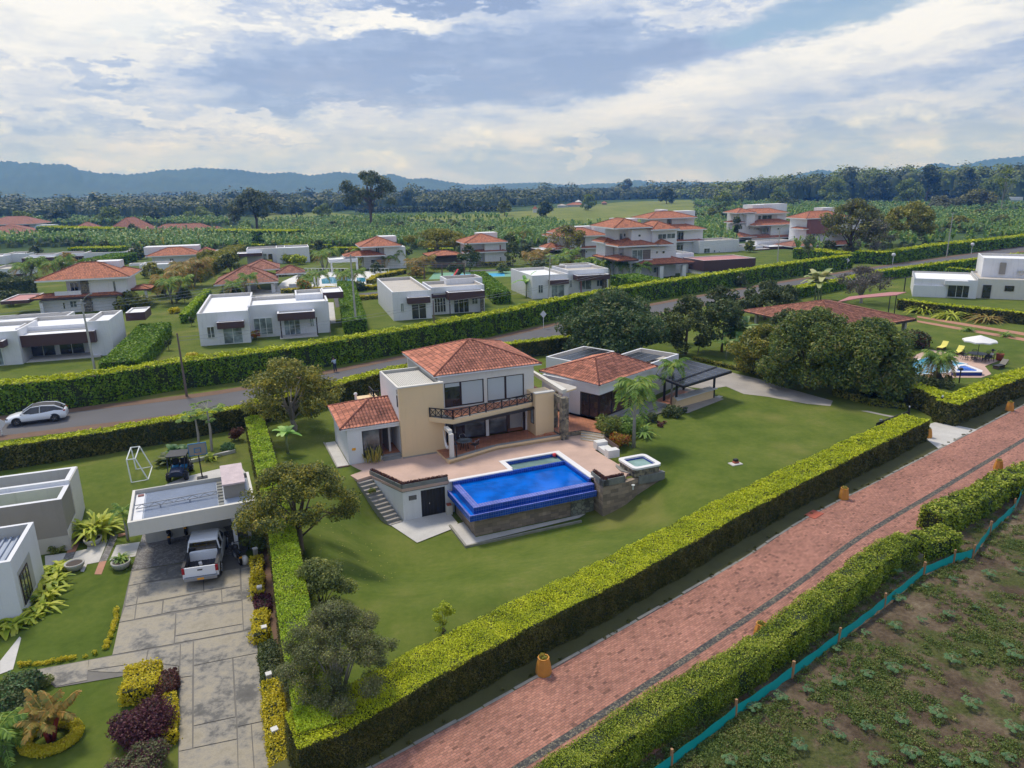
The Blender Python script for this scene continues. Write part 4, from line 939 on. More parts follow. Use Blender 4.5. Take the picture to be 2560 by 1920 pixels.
# ------------------------------------------------------------------ garden wing with the dining room
q = GF; GW = thing('garden_wing', 'single storey white wing with glazed corner, terracotta roof and solar panels behind the palms', 'house', q.w(3, 3, 0))
Z1 = 3.5; E = [q.w(*c, Z1) for c in ((-.85, -.75), (7.7, -.95), (8.0, 6.6), (.2, 6.9))]
E = [q.w(-.85, -.8, Z1), q.w(7.9, -1.1, Z1), q.w(7.9, 6.3, Z1), q.w(-.2, 6.5, Z1)]; RA, RB = q.w(2.75, 2.3, 4.85), q.w(5.2, 2.2, 4.85)
tiled_roof(GW, [(E[0], E[1], RB, RA), (E[1], E[2], RB, RB), (E[2], E[3], RA, RB), (E[3], E[0], RA, RA)], ridges=[(E[0], RA), (E[1], RB), (E[3], RA), (RA, RB)])
mb = MB(); mb.box(q, -.62, 7.5, -.62, -.42, 2.58, 3.40, 'white_wall'); mb.box(q, -.62, -.42, -.42, 5.8, 2.58, 3.40, 'white_wall'); mb.box(q, -.62, -.42, 1.42, 5.8, .1, 2.58, 'white_wall'); mb.box(q, 7.5, 7.7, -.62, 6, .1, 3.4, 'white_wall'); mb.box(q, -.42, 7.5, 5.6, 5.8, .1, 3.4, 'white_wall')
mb.box(q, 6.9, 7.5, -.62, -.42, .3, 2.58, 'white_wall'); mb.box(q, -1.5, -.63, 2.6, 2.8, .1, 3.0, 'white_wall')
mb.build('wall', GW)
mb = MB(); mb.box(q, -1.1, 7.7, -1.1, 5.5, -.05, .42, 'grey_trim', 'grey_trim'); mb.box(q, -.4, 7.45, -.4, 5.5, .42, .44, 'floor_tile'); mb.build('plinth', GW)
mb = MB(); mb.box(q, -.4, 7.4, 3.9, 4.0, .44, 3.3, 'interior'); mb.build('inner_wall', GW)
def clear_front(parent, u0, u1, z0, z1, n, plane='v', c=-.56):
    mb = MB()
    for i in range(n+1):
        u = u0+(u1-u0)*i/n
        mb.box(q, u-.045, u+.045, c-.05, c+.05, z0, z1, 'dark_frame') if plane == 'v' else mb.box(q, c-.05, c+.05, u-.045, u+.045, z0, z1, 'dark_frame')
    if plane == 'v': mb.box(q, u0+.05, u1-.05, c-.05, c+.05, z0, z0+.08, 'dark_frame'); mb.box(q, u0+.05, u1-.05, c-.05, c+.05, z1-.08, z1, 'dark_frame')
    else: mb.box(q, c-.05, c+.05, u0+.05, u1-.05, z0, z0+.08, 'dark_frame'); mb.box(q, c-.05, c+.05, u0+.05, u1-.05, z1-.08, z1, 'dark_frame')
    f = mb.build('glass_door', parent); mb = MB()
    mt = 'clear_glass'
    mb.box(q, u0+.05, u1-.05, c-.01, c+.01, z0+.08, z1-.08, mt) if plane == 'v' else mb.box(q, c-.01, c+.01, u0+.05, u1-.05, z0+.08, z1-.08, mt)
    mb.build('pane', f)
mt, g_, b_ = base_mat('clear_glass', .02, spec=.8); b_.inputs['Base Color'].default_value = (.06, .06, .06, 1); b_.inputs['Alpha'].default_value = .22; M['clear_glass'] = mt
clear_front(GW, -.5, 6.9, .44, 2.58, 4); clear_front(GW, -.5, 1.42, .44, 2.58, 2, 'u')
t = thing('dining_set', 'dark wooden dining table with chairs behind the glazed corner', 'dining set', q.w(1.6, 1.4, .44)); mb = MB(); mb.lathe(q.w(1.7, 1.3, 1.14), [(.01, 0), (.75, 0), (.75, .05), (.01, .05)], 'wood_post', 16); mb.tube([q.w(1.7, 1.3, .44), q.w(1.7, 1.3, 1.14)], .09, 'wood_dark', 8); mb.build('table_top', t)
for i in range(5):
    a = i*1.257; cf = Fr(*q.w(1.7+1.05*cos(a), 1.3+1.05*sin(a))[:2], 47+math.degrees(a)); mb = MB(); mb.box(cf, -.2, .2, -.2, .2, .86, .91, 'wood_post'); mb.box(cf, .17, .21, -.2, .2, .92, 1.45, 'wood_post')
    for sx in (-.18, .18): mb.bar(cf.w(sx, -.18, .44), cf.w(sx, -.18, .88), .04, 'wood_dark'); mb.bar(cf.w(sx, .18, .44), cf.w(sx, .18, .88), .04, 'wood_dark')
    mb.build('chair', t)
# breezeway: long beam on stone pillars
mb = MB(); mb.prism([W(*a7(*p), 3.9) for p in ((1270, 490), (1690, 755), (1750, 735), (1300, 480))], 3.62, 3.92, 'offwhite_wall'); mb.prism([W(*a7(*p), 3.75) for p in ((1690, 760), (1885, 700), (1885, 680), (1560, 590), (1430, 560))], 3.5, 3.62, 'cream_wall', 'far_roof_tan')
mb.build('walkway_roof', GW)
mb = MB(); mb.box(h, 12.72, 13.32, -1.85, -1.35, -.02, 3.55, 'pebble_stone'); mb.box(h, 13.0, 13.4, .25, .6, .1, 3.5, 'pebble_stone'); mb.box(h, 12.76, 13.1, -1.34, .24, 3.0, 3.5, 'pebble_stone'); mb.build('stone_pillar', GW)
# flat roofs behind with solar panels
flat_block(GW, q, 5.3, 11.6, 6.35, 10.3, 3.3, 'white_wall', 'far_roof_tan', z0=0, name='rear_wall', inside='parapet_inside', ph=.5)
flat_block(GW, q, 8.05, 14.3, .4, 4.9, 3.35, 'white_wall', 'far_roof_tan', z0=0, name='rear_wall', inside='parapet_inside', ph=.45)
mb = MB()
def panel(mbx, pts, z):
    mbx.hexa([q.w(*p, z-.04) for p in pts]+[q.w(*p, z) for p in pts], 'solar_panel')
for i in range(4): panel(mb, [(5.6+i*1.45, 6.75), (6.98+i*1.45, 6.75), (6.98+i*1.45, 9.2), (5.6+i*1.45, 9.2)], 3.25)
for i in range(3): panel(mb, [(8.6+i*1.4, 1.3), (9.94+i*1.4, 1.3), (9.94+i*1.4, 4.2), (8.6+i*1.4, 4.2)], 3.3)
mb.build('solar_panel', GW)
# carport canopy of solar panels over the barbecue bar
CP = [q.w(7.75, -1.0, 2.75)[:2], q.w(6.0, -4.9, 2.75)[:2], q.w(13.4, -5.75, 2.75)[:2], q.w(14.8, -.1, 2.75)[:2]]
CN = thing('bar_canopy', 'black framed canopy roofed with solar panels over the outdoor bar', 'canopy', (*CP[1], 0))
mb = MB(); c2 = [Vector(c) for c in CP]
for i in range(6):
    for j in range(4):
        def bl(a, b): return tuple((c2[0].lerp(c2[3], a)).lerp(c2[1].lerp(c2[2], a), b))
        e = .003; P = [bl(i/6+e, j/4+e), bl(i/6+e, (j+1)/4-e), bl((i+1)/6-e, (j+1)/4-e), bl((i+1)/6-e, j/4+e)]
        mb.hexa([(*p, 2.74) for p in P]+[(*p, 2.79) for p in P], 'solar_panel')
mb.build('solar_panel', CN)
mb = MB()
for i in range(4): a, b = CP[i], CP[(i+1) % 4]; mb.bar((*a, 2.64), (*b, 2.64), .12, 'black_metal', .2)
for f in (.25, .5, .75): mb.bar((*Vector(CP[0]).lerp(Vector(CP[3]), f), 2.66), (*Vector(CP[1]).lerp(Vector(CP[2]), f), 2.66), .08, 'black_metal')
mb.bar((*Vector(CP[0]).lerp(Vector(CP[1]), .7), 2.85), (*Vector(CP[3]).lerp(Vector(CP[2]), .7), 2.85), .06, 'black_metal')
mb.build('frame', CN)
for u, v in ((7.75, -3.25), (12.75, -4.4), (13.4, -.8), (8.9, -1.3)):
    mb = MB()
    for k in (-.1, .1): mb.bar(q.w(u+k, v, 0), q.w(u+k, v, 2.62), .11, 'black_metal')
    mb.build('post', CN)
BR = thing('outdoor_bar', 'cream outdoor bar with pale stone counter under the solar canopy', 'bar', q.w(10, -4, 0))
mb = MB(); P = [q.w(*p)[:2] for p in ((7.85, -3.5), (12.6, -4.45), (12.7, -4.1), (8.0, -3.1))]; mb.prism(P, 0, .93, 'cream_wall'); mb.prism([q.w(*p)[:2] for p in ((7.2, -3.5), (7.8, -2.8), (8.0, -3.1), (7.85, -3.5))], 0, .93, 'cream_wall'); mb.build('bar_wall', BR)
mb = MB(); mb.prism([q.w(*p)[:2] for p in ((6.9, -3.85), (12.8, -4.75), (12.95, -3.85), (7.9, -2.9))], .94, 1.01, 'marble'); mb.build('counter', BR)
struct(draped('bar_floor', [q.w(*p)[:2] for p in ((6.9, -4.95), (12.95, -5.4), (14.5, -.5), (14.5, 0), (7.7, -.7), (7.1, -1.1))], .02, 'gravel', 2))
struct(draped('bar_floor', [q.w(*p)[:2] for p in ((7.7, -3.0), (12.6, -3.9), (13.2, -.6), (7.75, -.6))], .035, 'floor_tile', 2))
mb = MB(); mb.box(q, 13.0, 13.6, -4.95, -4.5, 0, .06, 'concrete_light'); struct(mb.build('pad'))
mb = MB(); mb.prism([q.w(*p)[:2] for p in ((1.8, -2.6), (7.6, -3.6), (7.7, -1.12), (1.8, -1.12))], 0, .12, 'grey_trim'); mb.prism([q.w(*p)[:2] for p in ((1.8, -1.9), (7.6, -2.6), (7.7, -1.11), (1.8, -1.11))], .12, .24, 'grey_trim'); struct(mb.build('garden_steps'))
# terrace between the houses, with steps
mb = MB(); mb.prism([h.w(*p)[:2] for p in ((12.8, -1.2), (14.9, -1.3), (16.1, -2.9), (18.5, -2), (18, 6), (12.8, 6))], -.02, .42, 'pebble_stone', 'floor_tile'); struct(mb.build('terrace'))
for i in range(4):
    mb = MB(); e = i*.42; mb.prism([h.w(14.75-e*.55, -1.32-e*.85)[:2], h.w(15.95-e*.55, -3.0-e*.7)[:2], h.w(16.3-e*.55, -2.75-e*.7)[:2], h.w(15.0-e*.55, -1.0-e*.85)[:2]], -.02, .42-(i+1)*.085, 'cream_wall', 'step_grey'); struct(mb.build('terrace_step'))
mb = MB(); mb.prism([h.w(*p)[:2] for p in ((11.7, -.5), (12.7, -1.1), (12.7, -.2), (12.6, .3))], .2, .3, 'terracotta_floor'); struct(mb.build('porch_step'))

# ------------------------------------------------------------------ pool deck, pool, walls
dk = [h.w(*p)[:2] for p in ((-3.95, .38), (-3.4, -1.2), (-4.35, -1.65), (-4.05, -2.7), (-3.0, -2.35), (-1.62, -5.75), (1.75, -5.75), (1.75, -5.7), (6.55, -5.7), (6.65, -4.15), (11.35, -4.0), (11.2, -9.4), (11.3, -10.9), (13.0, -10.8), (13.7, -10.1), (16.2, -10.6), (16.6, -9.4), (16.1, -8.3), (14.1, -8.2), (14.0, -5.0), (15.5, -3.0), (14.7, -1.3), (12.5, 1.3), (0, 1.3), (-1.5, .4))]
mb = MB(); mb.prism(dk, -.18, .02, 'deck'); struct(mb.build('pool_deck'))
mb = MB(); mb.box(h, 0, 2.75, -.12, .14, .0, .035, 'grey_trim'); mb.box(h, -1.5, -.1, .0, .24, .0, .035, 'grey_trim'); struct(mb.build('deck_edging'))
SP = thing('swimming_pool', 'blue tiled infinity pool with pale shallow shelf, raised on a stone base', 'swimming pool', h.w(6.5, -8, -2.4))
def brick_box(mb, u0, u1, v0, v1, z0, z1, k, top=None): mb.box(h, u0, u1, v0, v1, z0, z1, k, top)
mb = MB(); mb.box(h, 2.15, 10.3, -9.85, -9.6, -2.5, -1.03, 'stone_block'); mb.box(h, 2.15, 2.4, -9.6, -5.9, -2.5, -1.03, 'stone_block'); mb.box(h, 9.3, 10.35, -9.95, -9.85, -2.5, -1.03, 'flagstone'); mb.build('stone_base', SP)
# shell: weir walls, gutter, tiled sides and floor
mb = MB(); fl = -1.15
mb.box(h, 2.0, 11.0, -10.15, -9.66, fl, -.24, 'pool_tile', 'pool_tile_pale'); mb.box(h, 2.0, 2.45, -9.66, -5.95, fl, -.24, 'pool_tile', 'pool_tile_pale')
mb.box(h, 2.0, 11.0, -5.95, -5.75, fl, -.021, 'pool_tile'); mb.box(h, 10.8, 11.0, -9.66, -5.95, fl, -.021, 'pool_tile'); mb.box(h, 2.45, 10.8, -9.66, -5.95, fl-.1, fl, 'pool_tile')
mb.build('basin', SP)
mb = MB(); mb.box(h, 1.70, 11.0, -10.38, -10.15, -1.02, -.80, 'pool_tile'); mb.box(h, 1.70, 11.0, -10.50, -10.38, -1.02, -.60, 'pool_tile', 'pool_tile_pale'); mb.box(h, 1.58, 1.70, -10.50, -5.9, -1.02, -.60, 'pool_tile', 'pool_tile_pale'); mb.box(h, 1.70, 2.0, -10.15, -5.9, -1.02, -.80, 'pool_tile'); mb.build('overflow_channel', SP)
mb = MB(); mb.box(h, 1.71, 10.98, -10.37, -10.16, -.80, -.69, 'pool_water'); mb.box(h, 1.71, 1.99, -10.16, -5.9, -.80, -.69, 'pool_water'); mb.build('channel_water', SP)
mb = MB(); mb.face([h.w(*p, -.27) for p in ((2.46, -9.65), (10.79, -9.65), (10.79, -5.96), (2.46, -5.96))], 'pool_water'); mb.build('water', SP)
mb = MB(); mb.box(h, 6.75, 10.99, -5.75, -4.15, -.5, -.38, 'shallow_tile'); mb.box(h, 6.6, 6.75, -5.75, -4.15, -.5, -.02, 'pool_tile'); mb.box(h, 6.6, 11.1, -4.15, -4.05, -.5, -.02, 'pool_tile'); mb.box(h, 10.99, 11.1, -5.75, -4.15, -.5, -.02, 'pool_tile'); mb.build('shallow_shelf', SP)
mb = MB(); mb.face([h.w(*p, -.265) for p in ((6.76, -5.74), (10.98, -5.74), (10.98, -4.16), (6.76, -4.16))], 'pale_water'); mb.build('shelf_water', SP)
mb = MB(); mb.box(h, 1.75, 6.62, -5.95, -5.62, -.02, .06, 'coping'); mb.box(h, 6.35, 6.75, -5.62, -4.15, -.02, .06, 'coping'); mb.box(h, 6.35, 11.4, -4.15, -3.85, -.02, .06, 'coping'); mb.box(h, 10.95, 11.4, -9.6, -4.15, -.02, .06, 'coping'); mb.build('coping', SP)
mb = MB()
mb.box(h, 10.35, 11.15, -9.85, -9.6, -2.5, -1.03, 'flagstone'); mb.build('pier', SP)
BL = thing('ball', 'small red ball at the corner of the pale shallow shelf', 'ball', h.w(10.85, -4.3, -.1)); mb = MB(); mb.lathe(h.w(10.8, -4.3, -.2), [(.001, 0)]+[(.15*sin(pi*i/8), .15-.15*cos(pi*i/8)) for i in range(1, 8)]+[(.001, .3)], 'ball_red', 12); mb.build('ball_skin', BL, True)
# white retaining box with the pump-room door
RB_ = thing('pump_room', 'white walled pump room under the deck with a black sheet door', 'outbuilding', h.w(0, -5, -2.4))
mb = MB(); mb.prism([h.w(*p)[:2] for p in ((-1.58, -5.65), (-.28, -5.65), (-.28, -5.4), (-1.5, -5.4))], -2.6, -.18, 'white_wall')
mb.box(h, 1.5, 2.14, -5.65, -5.4, -2.6, -.18, 'white_wall'); mb.box(h, -.28, 1.5, -5.65, -5.4, -.38, -.18, 'white_wall')
mb.prism([h.w(*p)[:2] for p in ((-1.58, -5.65), (-1.4, -5.5), (-2.85, -2.1), (-3.05, -2.2))], -2.6, -.185, 'white_wall'); mb.build('wall', RB_)
mb = MB()
for i in range(8): mb.box(h, -.27+i*.2205, -.27+(i+1)*.2205-.01, -5.58, -5.54, -2.42, -.4, 'black_metal')
mb.box(h, -.28, 1.5, -5.53, -5.5, -2.45, -.38, 'black_metal'); dd = mb.build('door', RB_); mb = MB(); mb.box(h, .3, .34, -5.64, -5.58, -1.5, -1.4, 'silver'); mb.build('handle', dd)
mb = MB(); mb.box(h, -1.15, -.6, -5.67, -5.652, -.95, -.62, 'dark_frame')
for i in range(4): mb.box(h, -1.12, -.63, -5.69, -5.672, -.91+i*.075, -.88+i*.075, 'grey_metal')
mb.build('louvre', RB_)
def planter(label, pts, w, z0, z1, leaf):
    t = thing('concrete_planter', label, 'planter', h.w(*pts[0], z0)); mb = MB(); C = []
    for a, b in zip(pts[:-1], pts[1:]):
        A, Bq = Vector(h.w(*a)[:2]), Vector(h.w(*b)[:2]); d = (Bq-A); n = Vector((-d.y, d.x)).normalized()*w; th = Vector((-d.y, d.x)).normalized()*.06
        for o, i_ in ((0, th), (n-th, n)):
            o = Vector((0, 0)) if o == 0 else o; P = [A+o, Bq+o, Bq+i_, A+i_]; mb.hexa([(*p, z0) for p in P]+[(*p, z1) for p in P], 'planter_grey')
        P = [A+th, Bq+th, Bq+n-th, A+n-th]; mb.hexa([(*p, z0) for p in P]+[(*p, z1-.06) for p in P], 'soil_dark')
        e = d.normalized()*.06
        for S in (A, Bq-e): P = [S, S+e, S+e+n, S+n]; mb.hexa([(*p, z0+.002) for p in P]+[(*p, z1+.001) for p in P], 'planter_grey')
        for i in range(int(d.length/.16)): c = A.lerp(Bq, (i+.5)/int(d.length/.16))+n*.5; C.append((c.x, c.y, z1+.05))
    mb.build('box', t); V, F, mi = crown_leaves(C, [.14]*len(C), .09, 2.0); npmesh('plants', V, F, [leaf], t); return t
planter('long grey concrete planter bent round the white pump room corner', [(-3.05, -2.1), (-1.62, -5.72), (1.72, -5.72)], .34, -.24, .32, 'maroon')
planter('short grey concrete planter at the pool corner on the stone wall', [(11.25, -9.2), (11.2, -11.0), (13.0, -10.95)], .5, -.16, .32, 'maroon')
# stone retaining wall on the right of the pool, carrying the hot tub
RW = thing('stone_wall', 'brown stone retaining wall below the hot tub and pool corner', 'wall', h.w(13, -10.9, -2)); mb = MB()
mb.prism([h.w(*p)[:2] for p in ((11.22, -10.98), (13.2, -10.93), (14.2, -10.7), (16.35, -10.75), (16.35, -10.45), (14.2, -10.4), (11.5, -10.6), (11.5, -9.7), (11.22, -9.7))], -2.6, -.181, 'stone_block'); mb.build('wall', RW)
mb = MB(); mb.prism([h.w(*p)[:2] for p in ((14.25, -10.82), (16.4, -10.85), (16.4, -10.5), (14.25, -10.5))], -.62, -.02, 'planter_grey'); mb.build('trough', RW); mb = MB(); c = h.w(13.6, -11.05, -.45); mb.tube([c, (c[0], c[1], c[2]-.35)], .05, 'white_metal', 8); mb.lathe((c[0], c[1], c[2]), [(.13, -.02), (.13, .02), (.02, .04)], 'white_metal', 10); mb.build('valve_pipe', RW)
HT = thing('hot_tub', 'square hot tub with rounded white rim on a round stone base beside the bench', 'hot tub', h.w(15, -9.6, 0))
def rsq(hw, hd, r, n=6):
    P = []
    for cx_, cy_, a0 in ((hw-r, hd-r, 0), (-hw+r, hd-r, 90), (-hw+r, -hd+r, 180), (hw-r, -hd+r, 270)):
        for i in range(n+1): a = radians(a0+90*i/n); P.append((cx_+r*cos(a), cy_+r*sin(a)))
    return P
tf = Fr(*h.w(15.0, -9.65)[:2], 23)
def ring(mb, o, i_, z0, z1, k):
    n = len(o)
    for a in range(n):
        b = (a+1) % n; mb.hexa([tf.w(*o[a], z0), tf.w(*o[b], z0), tf.w(*i_[b], z0), tf.w(*i_[a], z0), tf.w(*o[a], z1), tf.w(*o[b], z1), tf.w(*i_[b], z1), tf.w(*i_[a], z1)], k)
O, I = rsq(1.18, 1.18, .35), rsq(.86, .86, .22)
mb = MB(); ring(mb, rsq(1.1, 1.1, .3), I, -.1, .48, 'pebble_stone'); mb.build('stone_base', HT); mb = MB(); ring(mb, O, I, .48, .62, 'coping'); mb.build('rim', HT)
mb = MB(); ring(mb, [(x*1.004, y*1.004) for x, y in I], rsq(.80, .80, .18), .0, .50, 'pool_wall_blue'); ring(mb, rsq(.80, .80, .18), rsq(.5, .5, .12), .0, .25, 'shallow_tile'); mb.prism([tf.w(*p)[:2] for p in rsq(.81, .81, .2)], -.1, .0, 'shallow_tile'); mb.build('basin', HT)
mb = MB(); mb.face([tf.w(*p, .42) for p in rsq(.80, .80, .18)], 'pale_water'); mb.build('water', HT)
mb = MB(); mb.prism([h.w(*p)[:2] for p in ((13.65, -8.6), (13.85, -8.3), (14.0, -10.7), (14.2, -10.75), (13.5, -9.5))], .0, .1, 'grey_trim'); struct(mb.build('tub_kerb'))
# stairs beside the pump room and at the right
def sc_stairs(name, label, A0, A1, B0, B1, z0, z1, n):
    """flight from top edge A0-A1 to bottom edge B0-B1 (house frame)"""
    t = thing(name, label, 'stairs', h.w(*B0, z1)); mb = MB(); A0, A1, B0, B1 = map(Vector, (A0, A1, B0, B1))
    for i in range(n):
        f0, f1 = i/n, (i+1)/n; z = z0+(z1-z0)*(i+1)/n; P = [A0.lerp(B0, f0), A1.lerp(B1, f0), A1.lerp(B1, f1), A0.lerp(B0, f1)]
        mb.prism([h.w(*p)[:2] for p in P], z-.6, z, 'grey_trim', 'step_grey')
    mb.build('steps', t); return t
sc_stairs('garden_stairs', 'concrete garden stairs running down beside the white pump room wall', (-4.1, -2.65), (-3.05, -2.4), (-2.65, -5.95), (-1.7, -5.75), 0, -2.35, 12)
sc_stairs('garden_stairs', 'short concrete stairs at the foot of the brown stone wall', (14.6, -11.35), (15.3, -10.9), (12.2, -11.6), (12.6, -11.05), -1.4, -2.35, 6)
zp = -2.42
draped('service_pad', [h.w(*p)[:2] for p in ((-2.6, -5.9), (-1.6, -5.6), (1.7, -5.6), (1.7, -7.6), (1.25, -8.2), (-1.65, -9.15))], .06, 'concrete_light', .8)
draped('pool_footing', [h.w(*p)[:2] for p in ((1.15, -7.9), (1.15, -10.85), (9.6, -10.5), (10.4, -10.1), (2.1, -10.1), (2.1, -7.6))], .07, 'concrete_light', .8)
mb = MB(); mb.box(h, .98, 1.12, -10.98, -7.8, -2.5, -2.28, 'kerb'); mb.box(h, .98, 9.5, -11.1, -10.98, -2.5, -2.30, 'kerb'); struct(mb.build('footing_kerb'))
# marble bench
BN = thing('garden_bench', 'white block lounge seat with dark slatted back on the pool deck', 'bench', h.w(14.3, -5.7, .02)); bf = Fr(*h.w(13.95, -6.95)[:2], 23+86)
mb = MB(); mb.box(bf, .0, .62, -1.0, -.05, .02, .62, 'marble'); mb.build('armrest', BN); mb = MB(); mb.box(bf, 1.95, 2.6, -1.0, -.05, .02, .62, 'marble'); mb.build('armrest', BN); mb = MB(); mb.box(bf, .63, 1.94, -.95, -.1, .02, .38, 'marble'); mb.build('seat', BN)
mb = MB()
for i in range(3): mb.bar(bf.w(.2, -1.02, .5+i*.13), bf.w(2.4, -1.02, .5+i*.13), .05, 'wood_dark', .09)
mb.build('backrest', BN)
# porch table, chairs, hammock
TB = thing('patio_table', 'round glass topped table on dark legs under the balcony', 'table', h.w(4.75, -.75, .2)); tcx = h.w(4.75, -.75, 0)
mb = MB(); mb.lathe((tcx[0], tcx[1], .92), [(.001, 0), (.6, 0), (.6, .03), (.001, .03)], 'glass_curtain', 24); mb.build('table_top', TB)
for i in range(4): a = i*pi/2+.4; mb = MB(); mb.bar((tcx[0]+.35*cos(a), tcx[1]+.35*sin(a), .2), (tcx[0]+.2*cos(a), tcx[1]+.2*sin(a), .92), .05, 'black_metal'); mb.build('leg', TB)
def chair(loc, rz, label, z=0., metal='silver', seat='car_trim', group='chairs round the porch table'):
    t = thing('patio_chair', label, 'chair', (0, 0, 0), group); mb = MB(); mb.box(WF, -.24, .24, -.24, .24, .42, .47, seat); mb.build('seat', t)
    mb = MB(); P = [(-.22, .24), (.22, .24)]
    for i in range(7): a = pi*i/6; mb.bar((.25*cos(a), .22+.03*sin(a), .6+.3*sin(a)*.9), (.25*cos(a+.01), .25, .47), .03, seat)
    mb.tube([(-.26, -.2, .65), (-.26, .22, .68), (-.2, .3, .85), (.2, .3, .85), (.26, .22, .68), (.26, -.2, .65)], .018, metal, 6); mb.build('backrest', t)
    for sx in (-1, 1):
        for sy in (-1, 1): mb = MB(); mb.tube([(.2*sx, .2*sy, .42), (.25*sx, .27*sy, 0)], .016, metal, 5); mb.build('leg', t)
    t.location = loc; t.rotation_euler = (0, 0, rz); return t
c = h.w(4.0, -.35, .2); ch = chair(c, 1.9, 'metal patio chair with dark seat on the hammock side of the porch table')
copy_thing(ch, h.w(5.45, -1.15, .2), 4.1, 'metal patio chair with dark seat on the pool side of the porch table'); copy_thing(ch, h.w(5.0, .15, .2), .5, 'metal patio chair with dark seat between the porch table and the window')
HM = thing('hammock', 'white cloth hammock hung from the porch column', 'hammock', h.w(2.95, -1.3, 1)); mb = MB()
A, Bq = Vector(h.w(3.25, -.1, 1.95)), Vector(h.w(3.2, -2.05, 1.7)); pts = []
for i in range(9): f = i/8; p = A.lerp(Bq, f); p.z -= 1.5*math.sin(pi*f)**.8*.75; pts.append(p)
mb.tube(pts, [.015, .03, .07, .10, .11, .10, .07, .04, .015], 'cloth_white', 8); mb.build('cloth', HM, True)
tuft('potted snake plants with yellow edged leaves in the annex window box', h.w(-2.25, .3, .1), 70, 1.0, .05, 'snake', 'window_plants', spread=.62, arch=(.0, .2), up=1.1)

# ------------------------------------------------------------------ houses in the distance
def villa(label, org, k, ang, items, name='house', cat='house', group=None, z=0.):
    fr = Fr(*W(*k(*org), z), ang); t = thing(name, label, cat, fr.w(0, 0, z), group); n = 0
    for it in items:
        c, a = it[0], it[1:]; n += 1; e = .003*n
        if c in 'btc':
            x0, y0, x1, yb, v, d = a[:6]; u0, zt = fr.f(k(x0, y0), v); u1, zb = fr.f(k(x1, yb if yb else y0), v); zb = zb if yb else z-.05
            mt = a[6] if len(a) > 6 else ('brown_band' if c == 'c' else 'far_wall')
            if c == 'b': mb = MB(); mb.box(fr, u0, u1, v-e, v+d, zb, zt, mt); mb.build('wall', t)
            else:
                rf = a[7] if len(a) > 7 else 'far_roof_white'
                flat_block(t, fr, u0, u1, v-e, v+d, zt, mt, rf, z0=zb, ph=.5 if c == 't' else .2, name='wall' if c == 't' else 'canopy', pt=.25, cap='far_wall' if c == 't' else 'fascia')
        elif c == 'r':
            x0, y0, x1, v, d, rise = a[:6]; u0, zt = fr.f(k(x0, y0), v); u1, _ = fr.f(k(x1, y0), v)
            far_roof(t, fr, u0, u1, v, v+d, zt, rise, a[6] if len(a) > 6 else 'far_tile', a[7] if len(a) > 7 else 'fascia')
        elif c == 'w':
            x0, y0, x1, yb, v = a[:5]; u0, zt = fr.f(k(x0, y0), v); u1, zb = fr.f(k(x1, yb), v); mu = a[6] if len(a) > 6 else (.5,)
            window(t, fr, 'v', v-.09, u0, u1, max(zb, z+.05), zt, a[5] if len(a) > 5 else 'glass_grey', a[7] if len(a) > 7 else 'white_metal', mull=mu, th=.08)
        elif c == 'p':
            x, y0, yb, v, w_ = a[:5]; u, zt = fr.f(k(x, y0), v); mb = MB(); zb = fr.f(k(x, yb), v)[1] if yb else z-.05
            mb.box(fr, u-w_/2, u+w_/2, v, v+w_, zb, zt, a[5] if len(a) > 5 else 'far_wall'); mb.build('pillar', t)
        elif c == 's':
            x0, y0, x1, v, d = a; u0, _ = fr.f(k(x0, y0), v); u1, _ = fr.f(k(x1, y0), v); mb = MB(); mb.box(fr, u0, u1, v, v+d, z-.1, z+.12, 'concrete_light'); mb.build('porch_slab', t)
    return t, fr
ST = 'pebble_stone'; GC = 'glass_curtain'; GD = 'glass_dark'
GRP = 'flat roofed white houses'
villa('white flat roofed house with curtained windows between the two grey poles', (560, 1690), b2, 17, [
 ('t', 505, 1240, 1215, None, 0, 19), ('t', 1215, 1130, 2330, None, 3.2, 8.5, 'far_wall', 'far_roof_white'), ('t', 1870, 985, 2260, None, 9, 6), ('t', 1310, 1060, 1860, None, 12.5, 4.5, 'far_wall', 'far_roof_tan'), ('c', 2250, 950, 2540, 1020, 9, 6),
 ('c', 780, 1365, 1165, 1432, -1.1, 1.1), ('c', 1618, 1240, 2148, 1308, .8, 2.4), ('w', 640, 1420, 770, 1572, 0, 'glass_grey'), ('w', 862, 1438, 1165, 1690, 0, GC), ('w', 1285, 1305, 1572, 1520, 3.2, GC, (.33, .66)), ('w', 1705, 1320, 1955, 1540, 3.2, GC, (.33, .66)), ('w', 2065, 1290, 2135, 1410, 3.2, GC),
 ('p', 1658, 1300, None, .9, .16, 'dark_frame'), ('p', 2160, 1290, None, .9, .16, 'dark_frame'), ('s', 1660, 1570, 2190, .6, 2.5), ('p', 1222, 1140, None, 2.9, .3)], 'flat_roofed_house', group=GRP)
